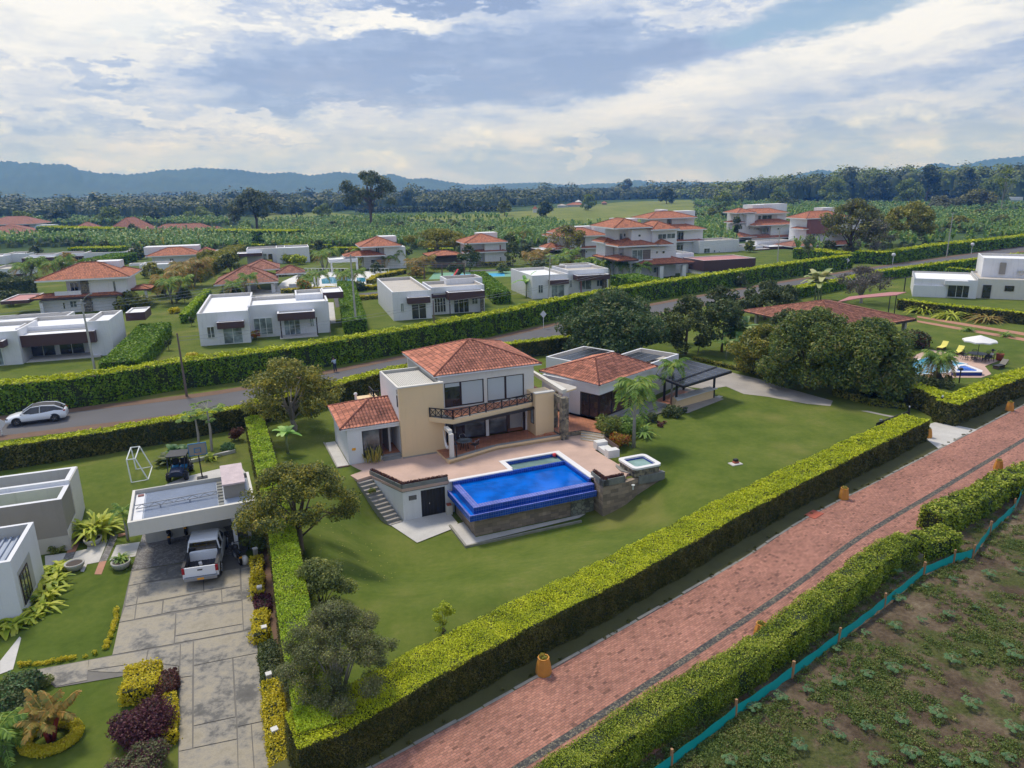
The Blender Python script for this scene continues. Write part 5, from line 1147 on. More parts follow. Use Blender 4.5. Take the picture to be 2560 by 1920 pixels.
villa('white flat roofed house with brown canopies behind the tall hedge and thin dark pole', (1190, 1460), z2, 17, [
 ('t', 1175, 1212, 1512, None, 0, 19, 'far_wall', 'far_roof_tan'), ('t', 1512, 1172, 1972, None, 3.0, 8, 'far_wall', 'far_roof_tan'), ('t', 1640, 1100, 1955, None, 9, 5, 'far_wall', 'far_roof_tan'), ('c', 1310, 1262, 1508, 1302, -1.0, 1.0), ('c', 1518, 1226, 1662, 1256, 2.8, .2), ('c', 1662, 1216, 1978, 1262, .8, 2.2),
 ('w', 1246, 1305, 1280, 1380, 0), ('w', 1340, 1315, 1476, 1458, 0, GD), ('w', 1536, 1262, 1642, 1382, 3.0, GD, (.25, .5, .75)), ('w', 1705, 1266, 1842, 1392, 3.0, GD, (.33, .66)), ('w', 1862, 1258, 1916, 1312, 3.0), ('p', 1672, 1255, None, .9, .14, 'dark_frame'), ('p', 1955, 1250, None, 2.0, .5, ST)], 'flat_roofed_house', group=GRP)
villa('white flat roofed house with long porch glazing at the left edge beyond the hedge', (985, 300), z5, 17, [
 ('t', 735, 15, 942, None, 0, 8.5), ('t', 130, 70, 745, None, 2.4, 8.5), ('t', -420, 130, 150, None, -1.5, 8), ('t', -700, 60, 560, None, 11, 6), ('c', 130, 140, 830, 192, -.9, 3.2), ('c', -60, 190, 32, 240, -3.2, 1.6), ('c', 1080, -60, 1260, -1, 10, 5),
 ('w', 250, 190, 500, 335, 2.4, GD, (.5,)), ('w', 502, 185, 750, 325, 2.4, GD, (.5,)), ('w', -140, 250, 55, 430, -1.5, GC), ('w', 128, 232, 150, 385, 2.4), ('p', 850, 130, None, .2, .6, ST), ('s', 230, 400, 880, -.9, 3.3)], 'flat_roofed_house', group=GRP)
villa('white flat roofed house behind the banana plant and the mango tree', (190, 1480), b3, 17, [
 ('t', 168, 1158, 668, None, 0, 13, 'far_wall', 'far_roof_white'), ('t', 668, 1085, 1222, None, 3.2, 9, 'far_wall', 'far_roof_tan'), ('t', 640, 1020, 1040, None, 11, 4, 'far_wall', 'far_roof_tan'), ('c', 416, 1222, 680, 1272, -1, 1), ('c', 800, 1160, 1240, 1204, .8, 2.4),
 ('w', 248, 1285, 318, 1395, 0, 'glass_grey'), ('w', 430, 1288, 612, 1445, 0, GC), ('w', 680, 1215, 716, 1320, 3.2), ('w', 812, 1212, 985, 1345, 3.2, GC), ('w', 1055, 1215, 1138, 1302, 3.2, 'glass_grey'), ('p', 1180, 1200, None, 2.2, .7, ST), ('p', 848, 1190, None, .9, .2, 'red_wall')], 'flat_roofed_house', group=GRP)
villa('white two storey house with terracotta hip roof and stone pier among palms on the left', (1260, 1430), b1, 17, [
 ('b', 1198, 1000, 1770, 1215, 0, 9), ('b', 905, 1010, 1200, 1215, 2.2, 7), ('b', 1098, 990, 1205, None, -.25, 1.2, ST), ('b', 540, 1290, 1612, None, .3, 9), ('r', 470, 1012, 1800, -1.6, 12, 2.3), ('b', 1300, 745, 1672, 850, 5.5, 3.5), ('r', 395, 1262, 1700, -1.5, 4, .5, 'far_tile', 'brown_band'), ('c', 0, 1290, 400, 1316, -2.5, 9, 'brown_band', 'pink_roof'),
 ('b', 750, 1160, 1130, 1225, -.6, .2), ('w', 1195, 1022, 1242, 1062, 0, 'glass_grey', ()), ('w', 1550, 1008, 1618, 1150, 0, 'glass_grey', ()), ('w', 960, 1032, 1098, 1150, 2.2, GD), ('w', 1250, 1292, 1295, 1330, .3, 'glass_grey', ()), ('w', 960, 1285, 1075, 1370, .3), ('w', 862, 1305, 915, 1400, .3, GD, ()), ('p', 562, 1315, None, -1.3, .5), ('r', 1800, 1130, 2090, 3, 5, .5, 'far_tile', 'brown_band'), ('p', 2010, 1135, None, 3.3, .4)], 'two_storey_house')
villa('clubhouse pavilion with dark red tiled hip roof on white columns', (880, 985), b2, 17, [
 ('r', 738, 842, 1640, -1.5, 12, 2.9, 'far_tile_dull'), ('r', 1150, 640, 1660, 8, 10, 1.6, 'far_tile_dull'), ('r', 1600, 690, 2012, 4.5, 5.5, 1.4, 'far_tile_dull'), ('p', 880, 865, None, -.5, .5), ('p', 1225, 850, None, -.5, .6), ('p', 1560, 830, None, -.5, .7), ('p', 1600, 820, None, 6, .6), ('p', 1930, 700, None, 5, .9), ('b', 1000, 880, 1330, None, 5, 3, 'interior_white'), ('b', 1780, 840, 1910, None, 6, 1.2)], 'pavilion', 'pavilion')
villa('low white house with brown carport and dark door beyond the clubhouse', (1420, 560), b2, 17, [
 ('t', 1190, 350, 1730, None, 1.5, 9, 'far_wall', 'far_roof_tan'), ('t', 1600, 335, 2060, None, .6, 10), ('c', 1062, 412, 1410, 442, -2, 6), ('b', 1740, 425, 1930, None, .4, .2, 'taupe_wall'), ('w', 1496, 415, 1565, 548, 1.4, GD, (), 'dark_frame'), ('w', 1420, 410, 1490, 545, 1.4, GC, ())], 'flat_roofed_house', group=GRP)
villa('low white house with wide terracotta roof and tall rear parapet at upper left', (30, 560), b2, 17, [
 ('b', -120, 450, 540, None, 0, 8), ('r', -210, 450, 560, -1.2, 11, 1.9), ('b', -230, 325, 545, 400, 7, 6), ('r', 480, 405, 760, 3, 8, 1.4), ('c', 690, 375, 985, 400, 5, 6, 'fascia', 'far_roof_tan'), ('p', 560, 440, None, .3, .4), ('p', 655, 420, None, 4, .3), ('w', 130, 475, 200, 560, 0, GD)], 'terracotta_roofed_house')
villa('long white house with grey flat roof and brown carport at far left', (760, 760), b1, 17, [
 ('t', 750, 635, 1175, None, 0, 9, 'far_wall', 'far_roof_tan'), ('t', 1150, 625, 1760, None, -1.5, 14, 'far_wall', 'far_roof_tan'), ('t', 400, 655, 760, None, 1.5, 7, 'far_wall', 'far_roof_tan'), ('c', 295, 695, 748, 738, -3, 6), ('w', 780, 712, 815, 745, 0, 'glass_grey', ()), ('w', 858, 712, 890, 745, 0, 'glass_grey', ()), ('w', 1030, 685, 1150, 735, 0, GD), ('b', 1200, 690, 1560, 730, -2, .4, 'interior'), ('c', 985, 668, 1150, 684, -1, 1)], 'flat_roofed_house', group=GRP)
villa('white flat roofed house half hidden by palms at far left', (190, 960), b1, 17, [('t', -160, 850, 300, None, 0, 12, 'far_wall', 'far_roof_tan'), ('t', 760, 790, 1150, None, 8, 9, 'far_wall', 'far_roof_tan'), ('c', 190, 915, 330, 935, -1, 1.2)], 'flat_roofed_house', group=GRP)
villa('white flat roofed house cut off by the left edge, furthest along', (0, 780), b1, 17, [('t', -300, 680, 60, None, 0, 12), ('t', 40, 640, 390, None, 6, 10)], 'flat_roofed_house', group=GRP)
villa('small white roofed house behind the terracotta two storey house', (1990, 880), b1, 17, [('t', 1920, 790, 2330, None, 0, 9), ('c', 1780, 775, 2000, 795, 4, 3, 'fascia')], 'flat_roofed_house', group=GRP)
# three storey villas in the middle distance
villa('white three storey villa with stacked terracotta roofs facing the tall hedge', (1560, 1185), b3, 17, [
 ('b', 1365, 500, 1545, None, 3.0, 7), ('b', 1545, 520, 1832, None, 0, 9), ('b', 1832, 510, 2172, None, -.6, 9), ('b', 1545, 780, 2090, None, -1.4, 4), ('b', 1180, 720, 1290, None, 5, 5), ('b', 1930, 990, 2330, None, 3, 6),
 ('r', 1300, 500, 1835, -1.2, 13, 1.7), ('r', 1822, 520, 2210, -1.8, 10, 1.5), ('r', 1362, 752, 1920, -3.0, 9, 1.3), ('r', 1900, 730, 2122, -3.0, 7, 1.0), ('r', 1360, 950, 1640, -3.6, 8, .7, 'far_tile', 'brown_band'), ('r', 1640, 1010, 2420, -4.6, 8, 1.1, 'far_tile', 'brown_band'), ('r', 1162, 700, 1360, 4, 7, .8), ('r', 1150, 910, 1352, 4, 6, .6, 'far_tile', 'brown_band'),
 ('b', 1365, 370, 1430, 480, 6, 5), ('b', 1430, 372, 1620, 470, 7, 4), ('w', 1630, 585, 1668, 620, 0, GD, ()), ('w', 1430, 572, 1458, 618, 2.9, GD, ()), ('w', 1370, 570, 1415, 740, 2.9, GC, ()), ('w', 1905, 580, 2020, 650, -.6, 'glass_grey'), ('w', 2030, 572, 2142, 640, -.6, 'glass_grey'),
 ('w', 1545, 800, 1690, 940, -1.4, GC, (.5,)), ('b', 1700, 800, 1800, 930, -1.45, .2, 'interior'), ('w', 1875, 815, 1905, 852, -1.4, GD, ()), ('w', 1962, 810, 2000, 850, -1.4, GD, ()), ('b', 1525, 945, 1830, 978, -2.2, 1), ('w', 1370, 840, 1412, 940, 2.9, GC, ()), ('w', 1322, 780, 1350, 885, 4.9, GD, ()),
 ('p', 1655, 1045, None, -4.3, .9), ('p', 1962, 1025, None, -4.3, .9), ('p', 2275, 1010, None, -4.3, .9), ('w', 1845, 1040, 1885, 1115, -1.5, GD, ()), ('b', 1900, 1040, 1935, 1170, -1.5, .2, 'wood_dark')], 'three_storey_villa')
villa('white three storey villa set behind the stacked roof villa, large rear terrace wall', (165, 950), b4, 17, [
 ('b', -250, 480, 310, None, 4, 8), ('b', 165, 640, 430, None, 0, 9), ('b', -60, 380, 316, 480, 8, 4, 'far_wall'), ('b', -150, 355, -60, 400, 9, 4), ('r', -330, 480, 350, 2.5, 11, 1.7), ('r', -260, 648, 482, -1.4, 10, 1.5), ('r', -60, 800, 440, -1.2, 4, .6), ('w', 80, 665, 160, 770, .4, GD), ('w', -70, 480, -20, 560, 3.9, GD), ('w', 60, 840, 160, 915, .4, GD), ('b', 0, 485, 175, 580, 3.2, .5, 'interior_white')], 'three_storey_villa')
villa('white three storey villa with white rooftop box right of the tall concrete pole row', (1240, 770), b4, 17, [
 ('b', 945, 400, 1585, None, 3, 8), ('b', 1035, 425, 1140, 585, 1.4, 2), ('b', 930, 560, 1240, None, 1.8, 7), ('b', 1370, 575, 1705, None, -1, 8), ('b', 1118, 290, 1272, 370, 8, 6), ('b', 1272, 280, 1585, 372, 7.5, 5), ('r', 905, 400, 1170, .6, 9, 1.4), ('r', 1000, 415, 1622, 1.2, 10, 1.5), ('r', 895, 535, 1030, 1, 8, .4), ('r', 1145, 575, 1755, -2.2, 10, 1.7), ('r', 840, 740, 1170, -2.5, 8, 1.3), ('r', 1100, 755, 1755, -3, 6, 1.0),
 ('w', 1190, 437, 1228, 492, 2.9, GD, ()), ('w', 1245, 432, 1375, 515, 2.9, GD), ('b', 1380, 430, 1450, 515, 2.85, .2, 'interior_white'), ('w', 1062, 595, 1078, 622, 1.7, GD, ()), ('w', 1138, 600, 1152, 628, 1.7, GD, ()), ('w', 1165, 602, 1180, 630, 1.7, GD, ()), ('w', 1190, 604, 1206, 632, 1.7, GD, ()), ('w', 1245, 605, 1290, 670, .4, 'glass_grey'), ('w', 1310, 600, 1355, 665, .4, 'glass_grey'), ('w', 1455, 605, 1480, 632, -1, GD, ()), ('w', 1632, 598, 1655, 685, -1, GD, ())], 'three_storey_villa')
villa('terracotta roofed house with dark red walls behind the brown tree', (1950, 880), b4, 17, [
 ('b', 1870, 490, 2700, None, 2, 8), ('b', 1915, 495, 2260, 675, .6, 2, 'red_wall'), ('b', 2085, 330, 2250, 395, 6, 4), ('r', 1860, 478, 2480, .2, 10, 1.9), ('r', 1820, 622, 1910, 1, 6, .4), ('r', 1660, 865, 2060, -3, 9, 1.3, 'far_tile_dull'), ('r', 2300, 700, 2800, -1, 9, 1.4), ('b', 1925, 825, 2300, None, -1.5, 4, 'red_wall'), ('w', 1905, 688, 1925, 715, 1.9, GD, ()), ('w', 1950, 688, 1970, 715, 1.9, GD, ()), ('w', 1995, 690, 2012, 718, 1.9, GD, ()), ('r', 2100, 850, 2900, -3, 6, .9)], 'red_walled_house')
villa('low white house with garden walls and brown canopies beside the tall hedge', (400, 960), b4, 17, [
 ('t', 385, 790, 930, None, 0, 9, 'far_wall', 'far_roof_tan'), ('t', 920, 870, 1110, None, 1.5, 8, 'far_wall', 'far_roof_tan'), ('t', 1060, 860, 1340, None, 3.5, 9, 'far_wall', 'far_roof_white'), ('t', 1180, 795, 1650, None, 8, 6), ('c', 1118, 905, 1350, 960, 0, 3), ('c', 1330, 868, 1712, 915, 1, 6), ('b', 770, 985, 1145, None, -3, .3), ('b', 1200, 1012, 1412, None, -4, .3), ('w', 440, 890, 518, 995, 0, 'glass_grey', (.5,)), ('w', 575, 910, 592, 1000, 0, GC, ()), ('w', 640, 925, 656, 1010, 0, GC, ()), ('w', 715, 940, 750, 1025, 0, 'glass_grey', ()), ('w', 1350, 925, 1500, 1010, 3.4, GD, (.3, .6)), ('w', 1520, 930, 1580, 1000, 3.4, 'glass_grey'), ('p', 1610, 915, None, 1.3, .5, ST)], 'flat_roofed_house', group=GRP)
villa('long brown edged carport block with pink flat roof joined to the stacked roof villa', (440, 1265), b4, 17, [
 ('c', 260, 1062, 450, 1105, 5, 9, 'brown_band', 'sheet_metal'), ('c', 440, 1060, 1150, 1168, 0, 9, 'brown_band', 'pink_roof'), ('b', 430, 1110, 510, None, .4, 8), ('b', 510, 1130, 1150, None, .6, 7), ('w', 512, 1130, 780, 1230, .55, 'glass_grey', (.17, .34, .5, .67, .84)), ('t', 50, 965, 300, 1050, 10, 8, 'far_wall', 'sheet_metal'), ('b', 280, 1180, 430, None, 6, .3, 'taupe_wall')], 'carport_block', 'carport')
villa('two storey white house with terracotta roof behind the bare acacia', (905, 920), b3, 17, [
 ('b', 895, 615, 1180, None, 0, 9), ('b', 500, 600, 900, None, 2, 7), ('b', 845, 640, 900, None, -.3, 1, ST), ('r', 490, 622, 1222, -1.5, 11, 1.9), ('r', 465, 565, 800, 3, 6, 1.3), ('b', 1020, 475, 1185, 580, 7, 4), ('b', 770, 480, 1020, 530, 9, 4), ('r', 480, 795, 1222, -1.3, 3, .5), ('r', 360, 775, 620, -.5, 6, 1.2), ('c', 262, 800, 480, 830, -3, 7, 'brown_band'), ('w', 1090, 640, 1118, 728, 0, 'glass_grey', ()), ('w', 770, 655, 845, 718, 1.9, GD), ('w', 1088, 805, 1115, 890, 0, 'glass_grey', ()), ('b', 760, 810, 900, 915, -.1, .2, 'interior'), ('b', 690, 725, 850, 765, -1, .3), ('w', 903, 815, 930, 838, 0, 'glass_grey', ())], 'two_storey_house')
villa('two storey white house with terracotta roof directly below the tall eucalyptus', (1120, 1010), z2, 17, [
 ('b', 1105, 825, 1290, None, 0, 9), ('b', 925, 820, 1110, None, 2, 7), ('r', 895, 822, 1262, -1.5, 12, 2.1), ('b', 1060, 732, 1215, 775, 6, 5), ('r', 760, 905, 1120, -1.5, 7, 1.0), ('c', 630, 930, 880, 948, -3, 9, 'fascia', 'far_roof_white'), ('w', 1030, 825, 1070, 890, 1.9, GD), ('b', 1038, 930, 1115, None, -.3, 1, ST), ('b', 1042, 930, 1085, 1005, -.4, .1, 'wood_post'), ('p', 870, 935, None, -2.5, .5), ('p', 650, 945, None, -2.5, .4), ('w', 990, 930, 1030, 960, 1.8, 'glass_grey', ())], 'two_storey_house')
villa('two storey white house with terracotta roof right of the flat topped acacia', (2010, 985), z2, 17, [
 ('b', 1975, 785, 2160, None, 0, 9), ('b', 1810, 780, 1980, None, 2, 6), ('r', 1800, 790, 2180, -1.3, 11, 1.9), ('b', 1920, 700, 2085, 740, 6, 4), ('r', 1490, 900, 1800, -1, 8, .9, 'far_tile', 'brown_band'), ('r', 1800, 870, 2170, -1, 3, .4), ('b', 1540, 915, 1780, None, 2, 4, 'interior'), ('w', 2100, 800, 2118, 850, 0, 'red_wall', ()), ('w', 2105, 905, 2120, 955, 0, 'glass_grey', ()), ('b', 1905, 940, 1945, None, -.2, .3, 'interior')], 'two_storey_house')
# long terracotta roofs behind the plantains
villa('long low building with joined terracotta roofs behind the plantain rows', (880, 420), b1, 6, [('b', 800, 385, 2900, None, 1, 12, 'interior_white'), ('r', 770, 385, 1400, -1, 22, 5.6, 'far_tile_dull'), ('r', 1360, 380, 1960, -3, 30, 7.5, 'far_tile_dull'), ('r', 1900, 385, 3000, 0, 20, 4.8, 'far_tile_dull'), ('r', 2700, 388, 3140, -2, 20, 3.8, 'far_tile_dull')], 'long_building', 'building')
villa('terracotta roofed house at the far left edge among palms', (0, 400), b1, 6, [('r', -500, 418, 360, 0, 22, 5, 'far_tile_dull'), ('b', -400, 420, 300, None, 1, 14, 'interior_white'), ('r', -300, 350, 350, 30, 22, 4, 'far_tile_dull')], 'terracotta_roofed_house')
villa('far terracotta roofed villa with dark red porch at upper left', (0, 300), b1, 6, [('b', -100, 235, 480, None, 1, 14), ('b', 320, 240, 390, None, 0, 1, 'red_wall'), ('r', -300, 236, 500, -2, 22, 4.4, 'far_tile_dull')], 'terracotta_roofed_house')
# small houses across the pasture
k3 = b3
for lb, o, it in (('tiny white farmhouse with terracotta roof at the left end of the pasture', (205, 285), [('b', 180, 235, 235, None, 0, 6), ('r', 178, 235, 245, -1, 8, 2)]),
  ('white farm cottage with blue trim beside the pasture', (560, 215), [('b', 525, 185, 640, None, 0, 6), ('r', 520, 186, 645, -1, 8, 1.2, 'far_roof_tan')]),
  ('low terracotta farmhouse range along the pasture edge', (700, 205), [('b', 655, 178, 900, None, 0, 7), ('r', 650, 180, 905, -1.5, 12, 2)]),
  ('pale barn gable rising behind the terracotta farmhouse', (800, 160), [('b', 775, 130, 850, None, 10, 5), ('r', 770, 135, 850, 9, 8, 2, 'far_roof_white')]),
  ('small dark red farm shed at the right of the pasture houses', (1160, 175), [('b', 1140, 150, 1200, None, 0, 6, 'red_wall'), ('r', 1138, 152, 1205, -1, 8, 1.5)])): villa(lb, o, b3, 0, it, 'farmhouse', 'farmhouse')
for lb, o, it in (('low dark shed with blue grey roof below the bamboo grove', (1115, 385), [('b', 1115, 372, 1220, None, 0, 8, 'interior'), ('c', 1112, 362, 1222, 374, -1, 9, 'sheet_metal', 'sheet_metal')]),
  ('long low white farm shed below the bamboo grove', (1510, 405), [('b', 1505, 385, 1698, None, 0, 8), ('c', 1380, 376, 1520, 384, 2, 6, 'fascia')]), ('low white farm shed at the far right under the bamboo', (2050, 418), [('b', 2042, 392, 2205, None, 0, 8)])): villa(lb, o, z4, 0, it, 'farm_shed', 'shed')
# modern white house at the right edge
t, fr = villa('modern pale flat roofed house at the right edge with roof terrace', (1245, 1245), z4, -27, [], 'modern_house')
for a in ((0, 9.5, 0, 12, 3.1), (9.5, 27, 1.0, 13, 3.3)): flat_block(t, fr, *a, wall='offwhite_wall' if a[0] else 'far_wall', roof='far_roof_tan' if a[0] else 'far_roof_white', ph=.3, cap='grey_metal')
flat_block(t, fr, 10.5, 24, 6.5, 16, 6.3, 'far_wall', 'far_roof_white', ph=.4, z0=3.0)
mb = MB(); mb.box(fr, 13.0, 13.9, 6.2, 6.5, 3.6, 5.6, 'taupe_wall'); mb.build('chimney', t); mb = MB(); mb.box(fr, 4.6, 8, -1.1, -.01, 2.3, 3.05, 'far_wall'); mb.build('canopy', t); mb = MB(); mb.box(fr, 0, 5, -.4, -.02, .0, 2.0, 'far_wall'); mb.build('porch_wall', t)
window(t, fr, 'v', -.06, 5.2, 8.4, .1, 2.2, GD, 'white_metal', mull=(.4, .7)); window(t, fr, 'v', .9, 10.4, 11.6, .1, 2.3, GD, 'dark_frame'); window(t, fr, 'v', .9, 13.5, 14.8, 1.4, 2.3, GD, 'dark_frame')
mb = MB(); mb.box(fr, 15.6, 16.6, 5.9, 6.2, 3.6, 4.3, 'silver'); mb.build('air_conditioner', t)
# neighbour's pavilion
t = thing('garden_pavilion', 'open garden pavilion with red barrel tile roof beside the mango trees', 'pavilion', (48, 92, 0)); ap3 = W(*z4(470, 1285), 5.2)
C4 = [(*W(*z4(1000, 1490), 3), 3.), (*W(*z4(1280, 1445), 3), 3.), (*W(*z4(560, 1280), 3.6), 3.), (*W(*z3(2010, 1400), 3), 3.), (*W(*z4(300, 1560), 3), 3.)]
P1, P2, P3_, P4 = (43.5, 84.5, 3.), (50.6, 88.6, 3.), (44.5, 102, 3.), (34.0, 96.5, 3.); APX = (43.0, 93.5, 5.3)
P1, P2, P3_, P4 = (38.0, 81.5, 3.), (50.6, 88.5, 3.), (46.5, 104, 3.), (31.3, 97.0, 3.); APX = (*ap3, 5.2)
tiled_roof(t, [(P1, P2, APX, APX), (P2, P3_, APX, APX), (P3_, P4, APX, APX), (P4, P1, APX, APX)], ridges=[(p, APX) for p in (P1, P2, P3_, P4)], mat='roof_tile_old', under='wood_dark')
for p in ((49.3, 88.7), (39.5, 83.4), (33.4, 96.5), (45.6, 101.6)): mb = MB(); mb.box(Fr(*p, 30), -.2, .2, -.2, .2, 0, 2.95, 'grey_wall'); mb.build('post', t)
mb = MB(); mb.bar((P1[0], P1[1], 2.86), (P2[0], P2[1], 2.86), .12, 'black_metal', .16); mb.build('gutter', t)
t = thing('sheet_roof', 'curved pink corrugated sheet roof over a shed behind the pavilion', 'shed', (52, 104, 0)); mb = MB(); A = [W(*z4(*p), 3.2) for p in ((600, 1300), (800, 1265), (1110, 1240), (1195, 1215), (1060, 1215), (700, 1255))]
mb.prism(A, 3.2, 3.3, 'pink_roof'); mb.build('roof', t); mb = MB()
for p in (A[0], A[2], A[4]): mb.tube([(*p, 0), (*p, 3.2)], .07, 'black_metal', 6)
mb.build('posts', t)

# ------------------------------------------------------------------ hedges
def PL(k, pts, z): return [W(*k(*p), z) for p in pts]
fh = PL(y2, ((105, 1545), (500, 1380), (1000, 1080), (1550, 790), (2196, 460)), 1.7)+PL(z8, ((0, 1560), (900, 1110), (1395, 868)), 1.7)
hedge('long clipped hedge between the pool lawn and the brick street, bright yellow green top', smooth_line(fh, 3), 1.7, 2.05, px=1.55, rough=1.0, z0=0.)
rh = [(-3.4, 15.2), (.4, 18.2), (3.4, 20.6), W(*y3(30, 1490)), W(*y3(570, 1160)), W(*y3(950, 850)), W(*y3(1370, 500)), W(*y3(1540, 400))]
hedge('shaggy hedge along the field side of the brick street, nearest run', smooth_line(rh, 3), 1.25, 1.25, top='hedge_field', side='hedge_field', px=1.6, rough=1.6)
rb2 = [W(*y3(1585, 375)), W(*y3(1820, 330)), W(*y3(1830, 290))]
hedge('shaggy hedge jog around the utility box beside the field', [W(*y3(1590, 400)), W(*y3(1800, 350))], 1.1, 1.3, top='hedge_field', side='hedge_field', px=2.2, rough=1.6)
rf_ = [W(*y3(1700, 250)), W(*y3(1980, 120)), W(*y3(2120, 20)), (47, 50.5), (60, 62), (80, 80)]
hedge('shaggy hedge along the field side of the brick street, far run past the jog', rf_, 1.3, 1.5, top='hedge_field', side='hedge_field', px=2.3, rough=1.6)
nb = PL(z8, ((1640, 740), (1920, 600), (2212, 480)), 1.9); nb += [(50, 64.6), (66, 77.5), (90, 92)]
nb = [W(*b7(1310, 1065), 1.9), W(*b7(1600, 940), 1.9), W(*b7(1900, 800), 1.9), W(*b7(2212, 690), 1.9), (56, 69.5), (75, 84)]
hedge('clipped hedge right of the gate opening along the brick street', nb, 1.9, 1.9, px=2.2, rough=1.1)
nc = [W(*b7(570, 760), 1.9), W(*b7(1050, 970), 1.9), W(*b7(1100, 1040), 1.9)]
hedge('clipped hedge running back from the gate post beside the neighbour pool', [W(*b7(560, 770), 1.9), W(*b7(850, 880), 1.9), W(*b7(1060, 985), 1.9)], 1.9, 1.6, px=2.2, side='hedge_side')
lh = PL(D, ((640, 1580), (600, 1330), (583, 1165), (550, 1010), (522, 895)), 1.8)
M['hedge_limetop'] = leafmat('hedge_limetop', [(.18, .30, .01), (.30, .44, .012), (.42, .54, .02), (.52, .60, .04)])
hedge('clipped lime hedge dividing the driveway lot from the pool lawn', offset(smooth_line([(-7.7, 20.9), (-10.6, 28.1), (-13.3, 35.4), (-17.6, 45.9), (-22.4, 57.4)], 4), -1.45), 1.8, 1.45, top='hedge_limetop', px=1.55, z0=0.)
nh = [(-60, 44.5), (-47, 48), (-38.4, 50.8), (-32.3, 53.9), (-27.9, 56.8), (-22.6, 60.3)]
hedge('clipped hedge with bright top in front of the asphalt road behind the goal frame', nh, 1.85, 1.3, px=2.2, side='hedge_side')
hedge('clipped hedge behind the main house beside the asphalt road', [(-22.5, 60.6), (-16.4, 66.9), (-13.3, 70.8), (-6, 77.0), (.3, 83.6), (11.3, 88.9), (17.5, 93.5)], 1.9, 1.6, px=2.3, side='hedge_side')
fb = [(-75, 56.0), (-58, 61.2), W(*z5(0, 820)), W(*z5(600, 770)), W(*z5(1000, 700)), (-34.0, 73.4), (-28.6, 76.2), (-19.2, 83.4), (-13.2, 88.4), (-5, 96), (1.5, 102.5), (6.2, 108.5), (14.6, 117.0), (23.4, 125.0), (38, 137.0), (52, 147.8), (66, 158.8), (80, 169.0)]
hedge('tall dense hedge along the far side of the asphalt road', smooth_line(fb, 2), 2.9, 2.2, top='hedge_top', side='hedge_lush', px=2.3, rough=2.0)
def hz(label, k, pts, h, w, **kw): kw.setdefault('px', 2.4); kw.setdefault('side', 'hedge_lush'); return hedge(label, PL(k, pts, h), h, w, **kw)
hedge('tall hedge bordering the road in the distance past the grey pole', [W(*z4(740, 960)), W(*z4(1000, 975)), W(*z4(1540, 890)), W(*z4(1600, 885)), W(*z4(2212, 815)), (175, 235)], 2.9, 3, px=2.4, side='hedge_lush', rough=1.8)
hz('hedge strip on the near side of the distant road', z4, ((130, 1200), (640, 1110), (1000, 1030), (1500, 965), (2212, 880)), 1.8, 2)
hz('hedge branching toward the modern house at the right edge', z4, ((1540, 1000), (2000, 1040)), 1.8, 1.5)
hz('hedge in front of the modern pale house at the right edge', z4, ((1120, 1275), (1500, 1325), (2000, 1370), (2260, 1400)), 1.6, 1.6, side='hedge_side')
hz('hedge separating the left and middle white houses', z5, ((1190, 345), (1330, 190), (1470, 20)), 1.9, 4.0, top='hedge_lush')
hz('hedge beside the tall grey pole right of the middle white house', z2, ((850, 1500), (870, 1330), (840, 1180)), 2.0, 3.4, top='hedge_lush', px=2.4) if 0 else hedge('hedge beside the tall grey pole right of the middle white house', [W(*z2(960, 1560)), W(*z2(890, 1330)), W(*z2(850, 1200))], 2.0, 3.2, top='hedge_lush', side='hedge_lush', px=2.4)
hz('hedge between the two right flat roofed houses', z2, ((2060, 1290), (1900, 1070)), 2.0, 1.5, top='hedge_lush') if 0 else hedge('hedge between the two right flat roofed houses', [W(*z2(2200, 1310)), W(*z2(1980, 1120))], 2.2, 3.0, top='hedge_lush', side='hedge_lush')
hz('hedge left of the stacked roof villa', b3, ((1250, 1150), (1640, 1230)), 2.0, 6, top='hedge_lush')
hz('young uneven hedge on the lawn left of the clubhouse', b2, ((380, 1240), (700, 900)), 1.5, 1.2, top='hedge_limetop')
hz('long background hedge in front of the plantain rows', b2, ((1190, 290), (1700, 290), (2300, 295)), 2.2, 3)
hz('sloping hedge left of the low house with the brown carport', b2, ((560, 620), (1180, 290)), 3, 5, top='acacia', side='acacia')
hz('background hedge behind the terracotta houses on the left', b1, ((940, 560), (1660, 545)), 3.5, 5)
hz('background hedge between the left flat houses', b1, ((1440, 720), (1880, 620)), 2.5, 7, top='hedge_lush')
hz('dark clipped hedge left of the terracotta two storey house', b1, ((-200, 1040), (420, 1000)), 3.2, 8, top='dark', side='dark')
hz('yellow edged hedge beyond the long terracotta roofs', b1, ((500, 262), (1500, 290)), 5, 8)
hz('yellow edged hedge at the right end of the long terracotta roofs', b2, ((660, 90), (1800, 100)), 5, 8)
hz('background hedge left of the white rooftop box villa', b4, ((550, 665), (940, 650)), 2.5, 4)
hz('background hedge between the last two villas', b4, ((1700, 650), (1850, 645)), 3, 4)
hz('background hedge in front of the red walled house', b4, ((1680, 890), (2212, 950), (2260, 960)), 2.6, 5)
hz('background hedge by the middle villa and its palms', b3, ((680, 930), (940, 925), (1130, 905)), 1.2, 2)
hz('background hedge behind the two storey houses in the centre', z2, ((640, 830), (900, 830)), 2.5, 3); hz('background hedge right of the flat topped acacia', z2, ((1480, 840), (1700, 835)), 2.5, 3)
M['gold2'] = M['gold']
def lowh(label, k, pts, h, w, leaf='gold', z=0., px=2.2, side=None): return hedge(label, [Wg(*k(*p))[:2] for p in pts], h, w, top=leaf, side=side or leaf, px=px, name='low_hedge', rough=1.4)
lowh('golden low hedge by the yard, uppermost along the driveway', y1, ((1595, 560), (1600, 640), (1575, 480), (1570, 400))[:2][::-1], .5, .6) if 0 else None
